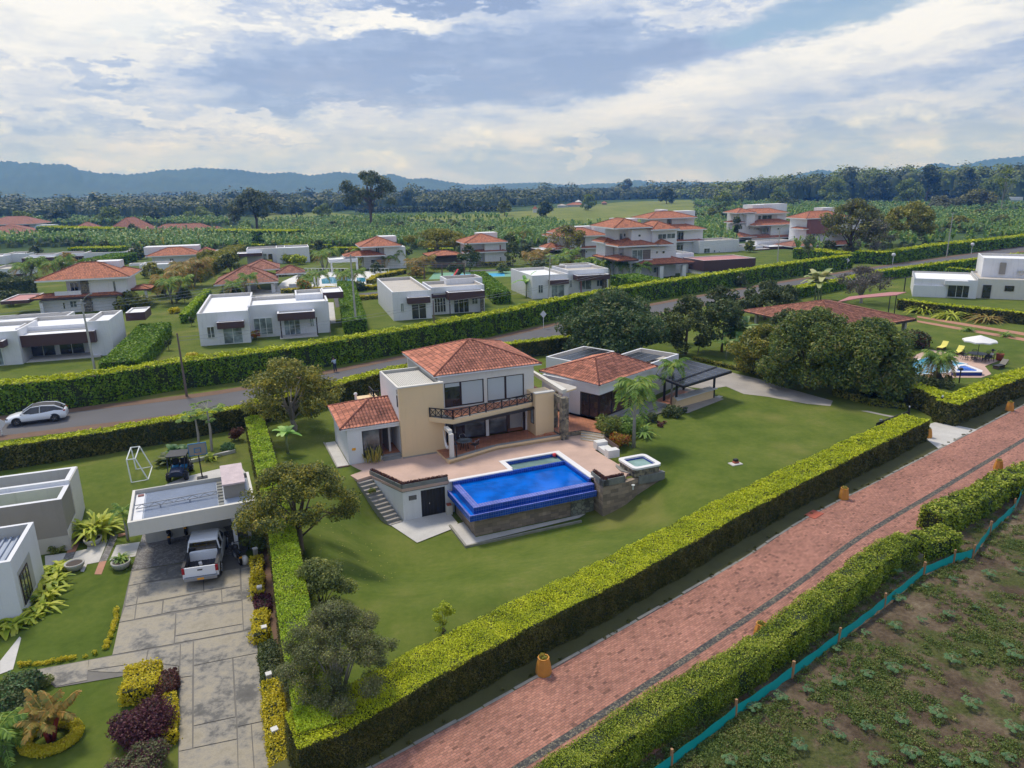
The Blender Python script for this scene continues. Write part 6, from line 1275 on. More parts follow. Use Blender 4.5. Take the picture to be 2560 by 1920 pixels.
lowh('golden low hedge strip beside the driveway next to the parked motorbike', y1, ((1612, 625), (1605, 400)), .5, .65)
lowh('golden low hedge strip beside the driveway, middle short piece', y1, ((1635, 890), (1640, 740)), .5, .7)
lowh('golden low hedge strip beside the driveway, longest piece nearest the bottom', y1, ((1775, 1700), (1735, 1400), (1712, 1175)), .5, .75)
lowh('dark purple low hedge between the golden strips, upper piece', y1, ((1660, 705), (1650, 620)), .35, .8, 'purple'); lowh('dark low hedge between the golden strips, lower piece', y1, ((1720, 1140), (1690, 910)), .35, .8, 'dark')
lowh('golden hedge block at the inner corner of the driveway and path', y1, ((978, 1235), (1000, 1075)), .7, 1.5); lowh('dark maroon clipped block beside the golden driveway corner hedge', y1, ((1085, 1240), (1088, 1110)), .6, .85, 'maroon')
lowh('golden hedge running down behind the purple bush', y1, ((1088, 1500), (1088, 1240)), .5, .6)
lowh('low golden border hedge along the gravel drive, right stretch', z8, ((560, 650), (900, 745), (1180, 775)), .5, .5, 'acacia'); lowh('low golden border hedge along the gravel drive, left stretch', z7, ((1560, 345), (1800, 405), (2212, 500)), .4, .4, 'acacia')
for i, (p, lb) in enumerate((( ((120, 1040+0), (300, 1025), (620, 960)), 'line of small yellow flowers along the front path lawn edge'), (((640, 950), (700, 790), (715, 690)), 'line of small yellow flowers along the driveway lawn edge'))):
    P = [Wg(*y1(*q)) for q in p]; t = thing('flower_border', lb, 'flowers', P[0]); C = []
    for a, b in zip(P[:-1], P[1:]):
        for j in range(26):
            if random.random() < .7: f = random.random(); C.append(tuple(a[q]*(1-f)+b[q]*f+random.uniform(-.06, .06)+(.12 if q == 2 else 0) for q in range(3)))
    V, F, mi = crown_leaves(C, [.12]*len(C), .08, 1.6); npmesh('flowers', V, F, ['gold'], t); V, F, mi = crown_leaves([(c[0], c[1], c[2]-.08) for c in C], [.12]*len(C), .08, 1.6); npmesh('leaves', V, F, ['lime'], t)
# ring hedge round the red stemmed palm
rc = Wg(*y1(310, 1490)); t = thing('ring_hedge', 'golden ring hedge round the red stemmed palm at lower left', 'hedge', rc); C = []
for i in range(60):
    a = 2*pi*i/60; C.append((rc[0]+.05+.95*cos(a), rc[1]+.8*sin(a), rc[2]+.2))
V, F, mi = crown_leaves(C, [.26]*60, .075, 2.4); npmesh('foliage', V, F, ['gold'], t)
palm('feathery palm with bright red stems inside the golden ring hedge', (rc[0], rc[1], rc[2]), 1.2, 1.0, 8, 'palm_old', 'red_stem', r=.07, stems=4, spread=.25, name='red_palm', ll=.5, up=.8, droop=.5, old=.3)

# ------------------------------------------------------------------ trees
def treeD(label, bx, by, ty, rpx, **kw):
    b = Wg(*D(bx, by)); H = height_to(ty*1.1573, b[0], b[1])-b[2]; R = rpx*1.1573*dist_cam((b[0], b[1], H/2))/FPX
    return tree(label, b, max(1.5, H), R, **kw)
treeD('yellowing leafy tree left of the main house in front of the road hedge', 636, 930, 770, 112, leaf='yellowing', two='olive', bark='bark_pale', n=62, cb=.18, cr=.20, dens=1.1, limbs=16, shell=.4, px=2.5)
treeD('broad green and yellow tree overhanging the left hedge and carport', 652, 1190, 992, 132, leaf='yellowing', two='dark', bark='bark', n=80, cb=.22, cr=.17, dens=1.1, limbs=18, shell=.42, px=2.5, flat=.7)
treeD('round olive green bush like tree on the lawn beside the left hedge', 697, 1325, 1208, 76, leaf='olive', n=42, cb=.05, cr=.24, dens=1.7, limbs=8, px=2.4)
treeD('wide grey brown thin leaved tree at the front corner of the lawn', 735, 1545, 1285, 128, leaf='grey_green', two='olive', bark='bark_pale', n=120, cb=.02, cr=.17, dens=1.5, limbs=22, shell=.5, px=1.7, flat=.75)
mg_ = dict(cb=.06, cr=.23, dens=1.75, limbs=6, shell=.16, px=2.6)
treeD('large dark mango tree with bronze tips behind the garden wing', 1322, 770, 632, 122, leaf='mango', n=95, **mg_)
treeD('dark bushy tree right of the large mango near the gravel drive', 1480, 765, 628, 62, leaf='dark', two='olive', n=50, **mg_)
treeD('dark bushy tree beside the banana leaves above the gravel drive', 1560, 760, 640, 58, leaf='dark', two='mango', n=50, **mg_)
treeD('dark rounded tree in front of the tall hedge, behind the drive trees', 1650, 690, 602, 58, leaf='dark', n=44, **mg_)
treeD('dark loose tree at the road side of the mango row', 1560, 680, 610, 40, leaf='dark', n=34, **mg_)
treeD('mango tree with orange tips, middle of the clump before the pavilion', 1745, 838, 660, 110, leaf='mango_light', two='mango', n=84, **mg_)
treeD('mango tree with orange tips, right end of the clump by the neighbour pool', 1868, 855, 688, 104, leaf='mango_light', two='mango', n=84, **mg_)
treeD('yellow green bushy tree at the left end of the mango clump', 1642, 812, 698, 72, leaf='yellowing', two='mango_light', n=56, **mg_)
treeD('small dark tree against the pavilion roof behind the mango clump', 1690, 760, 664, 50, leaf='dark', n=30, **mg_)
bush('dark broad leaved shrub with red flowers at the foot of the mango clump', Wg(*z8(1080, 690)), 2.4, 1.9, 'dark', two='mango', n=12); bush('leafy shrub beside the hedge below the mango clump', Wg(*z8(900, 640)), 2.2, 1.8, 'dark', n=10)
treeD('small pruned tree on the bare ground above the gravel drive', 1508, 765, 735, 14, leaf='dark', n=12, cb=.4, px=2.2)
treeD('leafless grey twiggy tree right of the variegated banana', 1860, 655, 570, 58, leaf='twig', bark='bark_pale', n=70, cb=.2, cr=.16, dens=.5, limbs=34, shell=.5, px=1.7)
treeD('giant eucalyptus towering above the plantain field', 803, 500, 366, 66, leaf='euc', bark='bark', n=34, cb=.34, cr=.20, dens=1.5, limbs=20, shell=.3, px=2.2)
treeD('tall rounded eucalyptus left of the giant one', 556, 498, 408, 56, leaf='euc', bark='bark', n=34, cb=.16, cr=.25, dens=1.9, limbs=10, px=2.2)
treeD('wide flat topped acacia between two terracotta houses', 945, 568, 496, 68, leaf='acacia', bark='bark_pale', n=52, cb=.52, cr=.22, dens=1.2, limbs=16, flat=.5, px=2.2)
treeD('sparse half bare acacia in front of the two storey house', 1222, 568, 486, 52, leaf='acacia', two='twig', bark='bark_pale', n=40, cb=.38, cr=.20, dens=.6, limbs=26, px=2.0)
treeD('thin topped yellow green tree behind the bare acacia', 1280, 530, 492, 48, leaf='acacia', bark='bark_pale', n=24, cb=.5, cr=.25, dens=.8, flat=.5, px=2.0)
treeD('large grey brown open tree before the red walled house', 1835, 560, 428, 66, leaf='grey_green', two='acacia', bark='bark', n=60, cb=.26, cr=.19, dens=1.2, limbs=24, shell=.4, px=2.3)
treeD('grey brown bare tree just right of the red walled house tree', 1888, 565, 470, 40, leaf='grey_green', two='twig', bark='bark_pale', n=40, cb=.2, cr=.22, dens=.9, limbs=20, shell=.45, px=2.0)
treeD('golden leaved tree behind the road hedge on the right', 1960, 530, 432, 50, leaf='acacia', two='yellowing', n=52, cb=.14, cr=.23, dens=1.8, px=2.3)
treeD('slender blue green conifer beside the red walled house', 1745, 570, 498, 12, leaf='grey_green', two='banana_far', n=18, cb=.3, cr=.5, dens=.9, limbs=4, px=2.0)
treeD('leafy tree hiding the corner of the terracotta two storey house', 284, 668, 632, 40, leaf='olive', two='acacia', n=26, **mg_)
treeD('dark green tree in front of the right terracotta two storey house', 1015, 588, 524, 28, leaf='dark', n=26, **mg_); treeD('green rounded tree beside the villa at centre right', 1108, 575, 520, 22, leaf='dark', n=20, **mg_)
treeD('dark green tree at the lawn behind the middle white house', 500, 590, 545, 30, leaf='dark', two='acacia', n=26, **mg_)
treeD('lone dark eucalyptus rising from the distant woods', 1355, 428, 384, 12, leaf='euc', n=14, cb=.3, cr=.4, dens=1.6, px=1.9); treeD('flat topped tree at the far edge of the pasture', 1700, 452, 430, 26, leaf='dark', n=14, cb=.5, cr=.35, flat=.5, px=1.9)
treeD('lone flat crowned tree standing on the pasture', 1640, 484, 468, 18, leaf='dark', n=14, cb=.5, cr=.4, flat=.5, px=1.9) if 0 else None
treeD('lone wide tree on the pasture behind the stacked roof villa', 1638, 482, 465, 18, leaf='euc', n=12, cb=.4, cr=.4, flat=.5, px=1.9); treeD('dark round tree on the pasture left of the villas', 1400, 487, 470, 20, leaf='dark', n=12, cb=.1, cr=.4, px=1.9)
treeD('dark slim columnar tree by the plantains left of the rooftop box villa', 1589, 522, 464, 9, leaf='dark', n=14, cb=.1, cr=.6, px=1.9); treeD('brown leaved rounded tree before the bamboo grove', 2110, 455, 408, 32, leaf='grey_green', two='acacia', n=24, px=2.0, cb=.1, cr=.3)
treeD('dark tree in the plantain field right of the golden tree', 2040, 458, 425, 36, leaf='grey_green', n=20, px=2.0, cb=.1, cr=.3)
treeD('pale bare trunked tree at the far right skyline', 2160, 470, 352, 16, leaf='bamboo', bark='bark_pale', n=14, cb=.5, cr=.35, dens=.8, px=1.9, limbs=14)
# filling between the houses: garden trees and shrubs
gt_ = [(30, 660, 628, 26, 'dark'), (205, 588, 560, 20, 'olive'), (330, 600, 568, 22, 'acacia'), (300, 560, 535, 18, 'dark'), (430, 600, 560, 30, 'dark'), (455, 575, 540, 26, 'acacia'), (400, 655, 622, 18, 'dark'), (340, 640, 605, 20, 'acacia'), (690, 550, 520, 20, 'dark'),
 (620, 560, 540, 16, 'olive'), (870, 560, 530, 24, 'dark'), (900, 600, 575, 20, 'palm_old'), (985, 600, 565, 22, 'dark'), (1040, 560, 530, 22, 'dark'), (1085, 590, 568, 18, 'olive'), (1100, 545, 505, 20, 'dark'), (1140, 560, 525, 22, 'dark'), (1165, 590, 562, 20, 'dark'), (1195, 560, 528, 22, 'olive'),
 (1235, 575, 552, 18, 'palm_old'), (1330, 560, 545, 14, 'dark'), (1740, 560, 530, 16, 'dark'), (1790, 556, 520, 22, 'dark'), (1830, 560, 530, 24, 'grey_green'), (1990, 520, 482, 26, 'olive'), (2070, 500, 470, 28, 'acacia'), (2160, 500, 465, 26, 'olive'), (1900, 500, 462, 22, 'olive'),
 (10, 620, 590, 24, 'dark'), (150, 575, 548, 18, 'palm_old'), (230, 545, 520, 20, 'olive'), (80, 560, 530, 16, 'dark'), (585, 545, 520, 18, 'olive'), (760, 560, 535, 16, 'palm_old'), (815, 590, 566, 16, 'dark'), (1600, 620, 590, 16, 'dark') , (1700, 650, 618, 26, 'dark'), (1150, 640, 622, 16, 'lime'), (505, 640, 615, 22, 'dark'), (1010, 540, 515, 20, 'acacia'), (720, 505, 478, 18, 'dark'), (640, 498, 476, 20, 'olive'), (865, 505, 480, 18, 'dark'), (985, 500, 478, 18, 'olive'), (1060, 515, 488, 20, 'dark'), (290, 512, 486, 16, 'dark'), (180, 530, 505, 18, 'olive'), (1145, 505, 480, 20, 'dark'), (1960, 470, 448, 20, 'dark'), (2120, 480, 452, 22, 'olive'), (1800, 500, 470, 20, 'olive'), (1620, 545, 520, 16, 'olive'), (1455, 500, 480, 14, 'dark'), (940, 540, 522, 18, 'olive'), (520, 520, 500, 18, 'acacia')]
nm_ = {'dark': 'dark green', 'olive': 'olive green', 'acacia': 'yellow green', 'palm_old': 'bronze tinged', 'grey_green': 'grey brown', 'lime': 'lime green'}
ord_ = {}
for x, y, ty, r_, lf in gt_:
    side_ = 'far left' if x < 250 else 'left' if x < 560 else 'centre left' if x < 900 else 'centre' if x < 1220 else 'right' if x < 1900 else 'far right'
    k_ = (lf, side_); ord_[k_] = ord_.get(k_, 0)+1; w_ = ['first', 'second', 'third', 'fourth', 'fifth', 'sixth', 'seventh', 'eighth', 'ninth', 'tenth', 'eleventh', 'twelfth', 'thirteenth'][ord_[k_]-1]
    treeD(f'{nm_[lf]} garden tree among the {side_} background houses, {w_} of its colour', x, y, ty, r_, leaf=lf, n=22, cb=.1, cr=.3, dens=1.5, limbs=4, px=2.4, group='garden trees between the background houses')
for x, y, ty, r_, lf, w_ in ((1500, 484, 456, 26, 'dark', 'nearest'), (1535, 478, 452, 24, 'olive', 'middle'), (1475, 488, 466, 16, 'acacia', 'smallest'), (1555, 470, 446, 24, 'dark', 'farthest')): treeD(f'{w_} bushy tree of the group closing the right end of the pasture', x, y, ty, r_, leaf=lf, n=16, cb=.05, cr=.35, dens=1.5, limbs=3, px=2.0)
for i, (x, y, ty, r_, lf) in enumerate(((1180, 470, 432, 22, 'dark'), (1090, 466, 430, 20, 'olive'), (985, 462, 432, 20, 'dark'), (1270, 455, 418, 18, 'bamboo'), (700, 474, 440, 26, 'bamboo'), (640, 470, 436, 20, 'dark'), (430, 480, 446, 26, 'bamboo'), (330, 484, 450, 26, 'dark'), (240, 486, 448, 26, 'bamboo'), (130, 486, 452, 24, 'dark'), (50, 488, 455, 22, 'bamboo'), (1440, 440, 404, 20, 'dark'), (1560, 455, 412, 22, 'bamboo'), (1680, 446, 405, 24, 'bamboo'), (1800, 440, 384, 30, 'bamboo'), (1900, 436, 372, 26, 'dark'), (2000, 436, 352, 26, 'dark'), (2090, 436, 356, 24, 'dark'), (1960, 440, 384, 26, 'bamboo'), (2150, 438, 376, 30, 'bamboo'))):
    treeD(f"{'pale green bamboo clump' if lf == 'bamboo' else 'dark rounded tree' if lf == 'dark' else 'olive tree'} standing out of the distant wood, {['first', 'second', 'third', 'fourth', 'fifth', 'sixth', 'seventh', 'eighth', 'ninth', 'tenth', 'eleventh', 'twelfth', 'thirteenth', 'fourteenth', 'fifteenth', 'sixteenth', 'seventeenth', 'eighteenth', 'nineteenth', 'twentieth'][i]} in the list" if 0 else f"{'pale green bamboo clump' if lf == 'bamboo' else 'dark rounded tree' if lf == 'dark' else 'olive tree'} standing out of the distant woodland edge", x, y, ty, r_, leaf=lf, n=22, cb=.02, cr=.32, dens=1.7, limbs=3, px=2.0, group={'bamboo': 'bamboo clumps at the woodland edge', 'dark': 'dark trees at the woodland edge', 'olive': 'olive trees at the woodland edge'}[lf])
# palms
def palmD(label, bx, by, ty, L=1.8, **kw):
    b = Wg(*D(bx, by)); H = height_to(ty*1.1573, b[0], b[1])-b[2]; return palm(label, b, H, L, **kw)
palmD('tall palm with smooth pale trunk on the lawn beside the bench', 1369, 966, 838, 2.1, nf=24, r=.12, ll=.62, lw=.08, droop=.95)
palmD('slimmer palm growing beside the outdoor bar canopy', 1450, 873, 792, 1.75, nf=15, r=.09, ll=.5, lw=.07, droop=.9)
palmD('feathery palm drooping beside the neighbour pool', 2022, 828, 778, 2.0, nf=34, r=.2, ll=.55, droop=1.0, up=.75, trunk_mat='bark', leaf='palm', old=.35, crownshaft=False)
bush('dark leafy planting under the palm beside the neighbour pool', Wg(*D(2025, 832)), 2.6, 1.2, 'dark', n=12)
pl_i = [('clump of areca palms left of the terracotta two storey house', 60, 602, 566, 4, 3.2), ('clump of areca palms behind the terracotta two storey house', 125, 600, 562, 4, 3.2), ('brownish areca palms at the lawn before the clubhouse, left clump', 362, 640, 590, 4, 3.0),
 ('brownish areca palms at the lawn before the clubhouse, right clump', 415, 620, 568, 5, 3.4), ('multi stemmed palm on the small lawn', 375, 655, 606, 3, 2.4), ('palm clump hanging over the clubhouse roof', 515, 640, 600, 3, 2.4),
 ('palms by the community pool, left', 700, 582, 545, 3, 2.8), ('palms by the community pool, centre in front of water', 672, 622, 592, 3, 2.4), ('palms by the community pool, right', 752, 615, 588, 3, 2.4), ('tall palms before the eucalyptus house, left pair', 790, 576, 543, 3, 3.0), ('tall palms before the eucalyptus house, right pair', 845, 578, 545, 3, 3.0),
 ('orange tinged palms under the flat topped acacia', 905, 590, 560, 4, 2.6), ('drooping palm clump in front of the bare acacia', 1215, 580, 545, 4, 3.0), ('orange tinged palms left of the bare acacia', 1155, 572, 545, 4, 2.8), ('palm left of the plantain field edge at centre', 1120, 540, 500, 2, 4.0)]
for lb, x, y, ty, st, L in pl_i: palmD(lb, x, y, ty, L, nf=9, stems=st, spread=1.2, r=.14, ll=.9, lw=.11, k=8, leaf='palm' if 'orange' not in lb and 'brown' not in lb else 'palm_old', old=.3, droop=.9)
g0 = None
for i, (x, y, ty) in enumerate(((1150+60, 588, 560), (1258, 596, 566), (1300, 598, 570), (1345, 600, 572), (1385, 604, 578))):
    if g0 is None:
        g0 = palmD('small green palm in the row along the stacked roof villa', x, y, ty, 2.6, nf=13, r=.14, ll=.8, lw=.11, k=8, group='small palms in a row by the villa')
        base0 = g0.location.copy()
    else:
        b = Wg(*D(x, y)); copy_thing(g0, b, i*1.3, None, .95)
for i, (x, y) in enumerate(((1270, 545), (1420, 590), (1700, 620))): pass
# bananas and big leaved plants
banana('small banana plant on the lawn beside the annex', Wg(*z6(275, 1150)), 2.4, 8, L=1.4, w=.26)
banana('banana plant with upright leaves between the mango trees', Wg(*D(1445, 740)), 4.2, 9, L=2.6, w=.42); banana('banana plants above the gravel drive, silvery broad leaves', Wg(*D(1590, 765)), 4.0, 9, L=2.8, w=.5, leaf='banana_far', stems=2)
banana('low banana plant beside the gravel drive', Wg(*D(1568, 775)), 2.4, 8, L=2.0, w=.35, leaf='banana_far')
banana('variegated cream and green banana clump before the twiggy tree', Wg(*D(1766, 648)), 6.0, 12, 'variegated', L=3.0, w=.6, stems=3)
banana('single banana plant with tall leaves beside the right flat roofed house', Wg(*D(1137, 642)), 4.2, 7, 'banana', L=3.2, w=.45)
def papaya(label, b, H, L):
    t = thing('papaya_tree', label, 'tree', b); mb = MB(); mb.tube([(b[0], b[1], b[2]-.1), (b[0]+.1, b[1], b[2]+H*.5), (b[0], b[1]+.1, b[2]+H)], [.12, .1, .06], 'bark_pale', 8); parts = []; top = (b[0], b[1]+.1, b[2]+H)
    for i in range(16):
        th = i*2.4; el = random.uniform(-.1, .7); tip = (top[0]+L*cos(th)*cos(el), top[1]+L*sin(th)*cos(el), top[2]+L*sin(el)*.8-.1); mb.bar(top, tip, .03, 'stem_green')
        for j in range(8):
            a = th+(j-3.5)*.55; V, F = blade(tip, (cos(a), sin(a)), .55, .10, .35, 3, .12); parts.append((V, F))
    mb.build('trunk', t); V, F, mi = join(parts); npmesh('leaves', V, F, ['palm'], t); return t
papaya('papaya tree with fan leaves behind the basketball hoop, right one', Wg(*z5(1830, 1130)), 3.5, 1.2); papaya('shorter papaya tree behind the basketball hoop, left one', Wg(*z5(1720, 1120)), 2.6, 1.2)
tuft('big philodendron with glossy split leaves behind the buggy', Wg(*z5(1480, 1230)), 46, 1.25, .22, 'dark', spread=.8, arch=(.4, .9)); tuft('big philodendron under the papaya trees', Wg(*z5(1560, 1150)), 40, 1.1, .2, 'seedling', spread=.8, arch=(.4, .9))
tuft('yellow edged shell ginger under the hoop backboard', Wg(*z5(1800, 1200)), 40, .8, .08, 'ginger', spread=.6); bush('dark cordyline bushes in the corner of the left garden', Wg(*z5(2060, 1040)), .8, 1.5, 'maroon', n=6); bush('small green shrub on the bare bed near the left hedge', Wg(*z5(1990, 1130)), .7, .7, 'seedling', n=5)
tuft('big yellow green shell ginger clump between grey house and carport', Wg(*b6(1480, 1090)), 150, 1.9, .11, 'ginger', spread=.7, arch=(.4, 1.0), up=1.15)
palm('small palm tree beside the carport corner', Wg(*b6(1965, 1170)), 1.9, 1.2, 12, r=.07, ll=.4)
bush('dark green shrub at the foot of the grey house', Wg(*b6(800, 1260)), 1.2, .9, 'dark', n=8); bush('olive ground shrub on the strip before the grey house', Wg(*b6(900, 1350)), .8, .5, 'olive', n=6)
for i, (x, y, L) in enumerate(((850, 1620, 1.1), (330*0+960, 1640, .9))): pass
gl = [('shell ginger clump at the house corner nearest the stone bowls', (345, 460)), ('shell ginger clump along the white house wall, second', (320, 540)), ('shell ginger clump along the white house wall, third', (280, 620)), ('shell ginger clump along the white house wall, fourth', (240, 700)), ('shell ginger clump along the white house wall, fifth', (150, 770)), ('shell ginger clump at the left edge by the house steps', (50, 810))]
for lb, p in gl: tuft(lb, Wg(*y1(*p)), 46, 1.05, .10, 'ginger', spread=.45, arch=(.5, 1.1), group='shell ginger clumps by the white wall')
tuft('round cycad in a pale bowl beside the cobbled yard', (lambda b: (b[0], b[1], b[2]+.35))(Wg(*b6(1870, 1560))), 90, .75, .04, 'palm', 'cycad', spread=.15, arch=(.5, 1.3))
bush('purple red leaved bush at the bottom beside the golden hedge', Wg(*y1(890, 1470)), 1.4, 1.35, 'purple', two='maroon', n=22, px=2.1, dens=2.0); bush('lower grey purple bush at the bottom edge of the lawn', Wg(*y1(830, 1700)), 1.45, 1.1, 'grey_green', two='purple', n=16, px=2.1)
bush('dense dark shrubs at the lower left corner', Wg(*y1(90, 1250)), 1.3, 1.1, 'dark', two='seedling', n=14); palm('dark green fan palm at the bottom left corner', Wg(*y1(20, 1560)), .9, 1.3, 20, ll=.5, r=.1); bush('grey green shrub behind the red stemmed palm', Wg(*y1(170, 1330)), 1.1, .9, 'dark', n=10); bush('small pale shrub behind the path at lower left', Wg(*y1(250, 1160)), .6, .6, 'olive', n=5)
bush('lime green shrub among the left garden plants beside the lime hedge', Wg(*y1(1560, 330)), 1.0, 1.4, 'mango_light', n=9)
tree('young lime green sapling alone on the lawn', Wg(*y2(1000, 850)), 1.9, .62, leaf='lime', n=20, cb=.08, cr=.32, dens=1.1, limbs=6, name='sapling', px=2.0, cat='sapling')
tuft('pale wispy yucca beside the tall road hedge', Wg(*z5(710, 520)), 26, 1.6, .05, 'variegated', spread=.2)
# planting by the terrace
bush('yellow green rounded shrubs beside the terrace steps', Wg(*z7(840, 985)), 1.5, 1.7, 'mango_light', n=12); bush('red and yellow croton behind the bench', Wg(*z7(930, 1080)), 1.0, 1.2, 'croton', n=9); bush('green shrub between the palm and dining room glass', Wg(*z7(1000, 990)), 1.3, 1.8, 'palm', n=10)
tuft('arching young palm with yellow fronds behind the smooth trunk', Wg(*z7(1130, 1000)), 34, 1.7, .10, 'palm', spread=.2, arch=(.6, 1.2)); bush('dark green shrub at the foot of the slimmer palm', Wg(*z7(1365, 830)), 1.2, .95, 'dark', n=9); bush('small dark shrub right of the slimmer palm', Wg(*z7(1465, 800)), .7, .6, 'dark', n=5); bush('low maroon ground cover by the garden steps', Wg(*z7(1290, 910)), .95, .35, 'maroon', n=8); bush('green shrub in front of the dining room steps', Wg(*z7(1190, 880)), .9, 1.0, 'dark', n=7)
bush('creeping plant spilling over the garden stairs', (*h.w(-3.2, -3.6)[:2], -.75), .5, .35, 'olive', n=5)
# neighbour garden
for i, (x, y, lb) in enumerate(((1330, 1390, 'left'), (1570, 1440, 'middle'), (1890, 1470, 'right'))): tuft('big arching areca clump before the pale house hedge, '+lb+' one of three', Wg(*z4(x, y)), 80, 3.0, .12, 'palm_old' if i == 2 else 'ginger', 'areca_clump', spread=.8, arch=(.6, 1.1), group='areca clumps along the neighbour hedge')
for i, (x, y, lb) in enumerate(((1725, 1545, 'nearer the track'), (2050, 1595, 'nearer the right edge'))): tuft('small round pygmy palm on the neighbour lawn '+lb, Wg(*z4(x, y)), 60, 1.5, .06, 'palm', 'pygmy_palm', spread=.2, arch=(.6, 1.2))
bush('flowering shrub bed under the pavilion corner', Wg(*z8(1250, 230)), 2.2, 2.3, 'dark', two='maroon', n=14)
# small topiary by white houses
for lb, p in (('small dark cypress in a pale ring bed, left of the middle house', z5(1460, 262)), ('small dark cypress nearer the middle white house', z1(1658, 1505))): bush(lb, Wg(*p), .55, 2.2, 'dark', name='cypress', n=8)
bush('yellow rounded shrub on the lawn before the middle white house', Wg(*z1(1515, 1390)), 1.5, 1.1, 'gold', n=8); bush('yellow bush behind the tall road hedge', Wg(*z5(1655, 350)), 1.0, 1.3, 'gold', n=5); bush('red flowered potted bush at the middle white house wall', Wg(*b2(1340, 1600)), .9, 1.7, 'croton', n=6)
for lb, x, y in (('yellow palms by the low house, left', 1755, 540), ('yellow palms by the low house, right', 1930, 560)): bush(lb, Wg(*b2(x, y)), 2.6, 3.0, 'lime', n=10)
bush('green shrubs by the low house behind the clubhouse', Wg(*b2(2050, 500)), 6, 3.2, 'dark', n=16)

# ------------------------------------------------------------------ far country: hills, woods, plantain rows
def ridge(name, pts, r0, r1, seed, base=-15):
    """mountain range: crest follows surveyed skyline directions at distance r1, foot at r0"""
    dirs = []
    for p in pts: d = ray(*p); dirs.append((math.atan2(d[0], d[1]), d[2]/math.hypot(d[0], d[1])))
    A = np.array([d[0] for d in dirs]); E_ = np.array([d[1] for d in dirs]); o = np.argsort(A); A, E_ = A[o], E_[o]
    na, nr = 420, 40; az_ = np.linspace(A[0], A[-1], na); rr = np.linspace(0, 1.35, nr); e = np.interp(az_, A, E_)*r1+CZ
    rs = np.random.default_rng(seed); ph = rs.random(12)*6.28; q = (az_-A[0])
    AZ, RR = np.meshgrid(az_, rr); sp = sum(np.sin(AZ*f+ph[i]+RR*g_)*a for i, (f, g_, a) in enumerate(((22, 3, .3), (47, -5, .22), (95, 7, .14), (190, 11, .09), (410, -17, .05))))
    prof = np.where(RR <= 1, RR**1.25, 1-(RR-1)*1.4); Z = base+(e[None]-base)*prof*(1+.34*sp*np.sin(np.clip(RR, 0, 1)*pi))
    Z += (RR > .93)*(RR < 1.06)*(np.sin(AZ*900+ph[6])+np.sin(AZ*2130+ph[7]))*2.2
    D_ = r0+(r1-r0)*RR; V = np.column_stack([(D_*np.sin(AZ)).ravel(), (D_*np.cos(AZ)).ravel(), Z.ravel()])
    i = (np.arange(na-1)[None]+na*np.arange(nr-1)[:, None]).ravel(); return struct(npmesh(name, V, np.column_stack([i, i+1, i+na+1, i+na]), ['hill_green'], smooth=True))
sk = [(-260, 470), (-150, 425)]+[z1(*p) for p in ((0, 80), (100, 75), (180, 95), (300, 86), (370, 105), (480, 100), (600, 107), (700, 158), (770, 162), (850, 183), (960, 180), (1080, 195), (1280, 175), (1400, 150), (1560, 152), (1700, 132), (1900, 143), (2060, 150))]+[z2(*p) for p in ((0, 175), (120, 185), (300, 172), (460, 202), (600, 185), (700, 168), (830, 182), (1000, 205), (1100, 198), (1170, 185), (1330, 232), (1480, 222), (1650, 255), (1850, 282))]+[z3(0, 282), z3(300, 296)]
ridge('hills', sk, 2500, 3900, 1)
ridge('hills', [z2(1700, 290), z2(2000, 278), z2(2212, 270)]+[z3(*p) for p in ((60, 268), (260, 262), (400, 280), (550, 285), (700, 272), (900, 268), (1000, 252), (1090, 240), (1200, 262), (1300, 258), (1450, 257), (1700, 262))]+[z4(*p) for p in ((0, 250), (250, 195), (440, 150), (560, 165), (700, 185), (900, 170), (1150, 168), (1270, 150), (1400, 100), (1500, 95), (1620, 122), (1750, 98), (1850, 70), (2000, 52), (2212, 34), (2500, 20), (2800, 60))], 2900, 4300, 2)
def wood_core(C, RX, RZ):
    """low domes that close the crowns of a far wood"""
    a = np.linspace(0, 2*pi, 7)[:-1]; V = []; F = []; o = 0
    for c, rx, rz in zip(C, RX, RZ):
        ring0 = [(c[0]+rx*.85*cos(t), c[1]+rx*.85*sin(t), c[2]-rz*.9) for t in a]; ring1 = [(c[0]+rx*.7*cos(t+.5), c[1]+rx*.7*sin(t+.5), c[2]+rz*.35) for t in a]
        V += ring0+ring1+[(c[0], c[1], c[2]+rz*.75)]
        for i in range(6): j = (i+1) % 6; F += [(o+i, o+j, o+6+j), (o+i, o+6+j, o+6+i), (o+6+i, o+6+j, o+12)]
        o += 13
    return np.array(V), np.array(F)
M['wood_core'] = paint('wood_core', (.075, .105, .028), dirt=.6, scale=.16, fine=.8, bumpst=0)
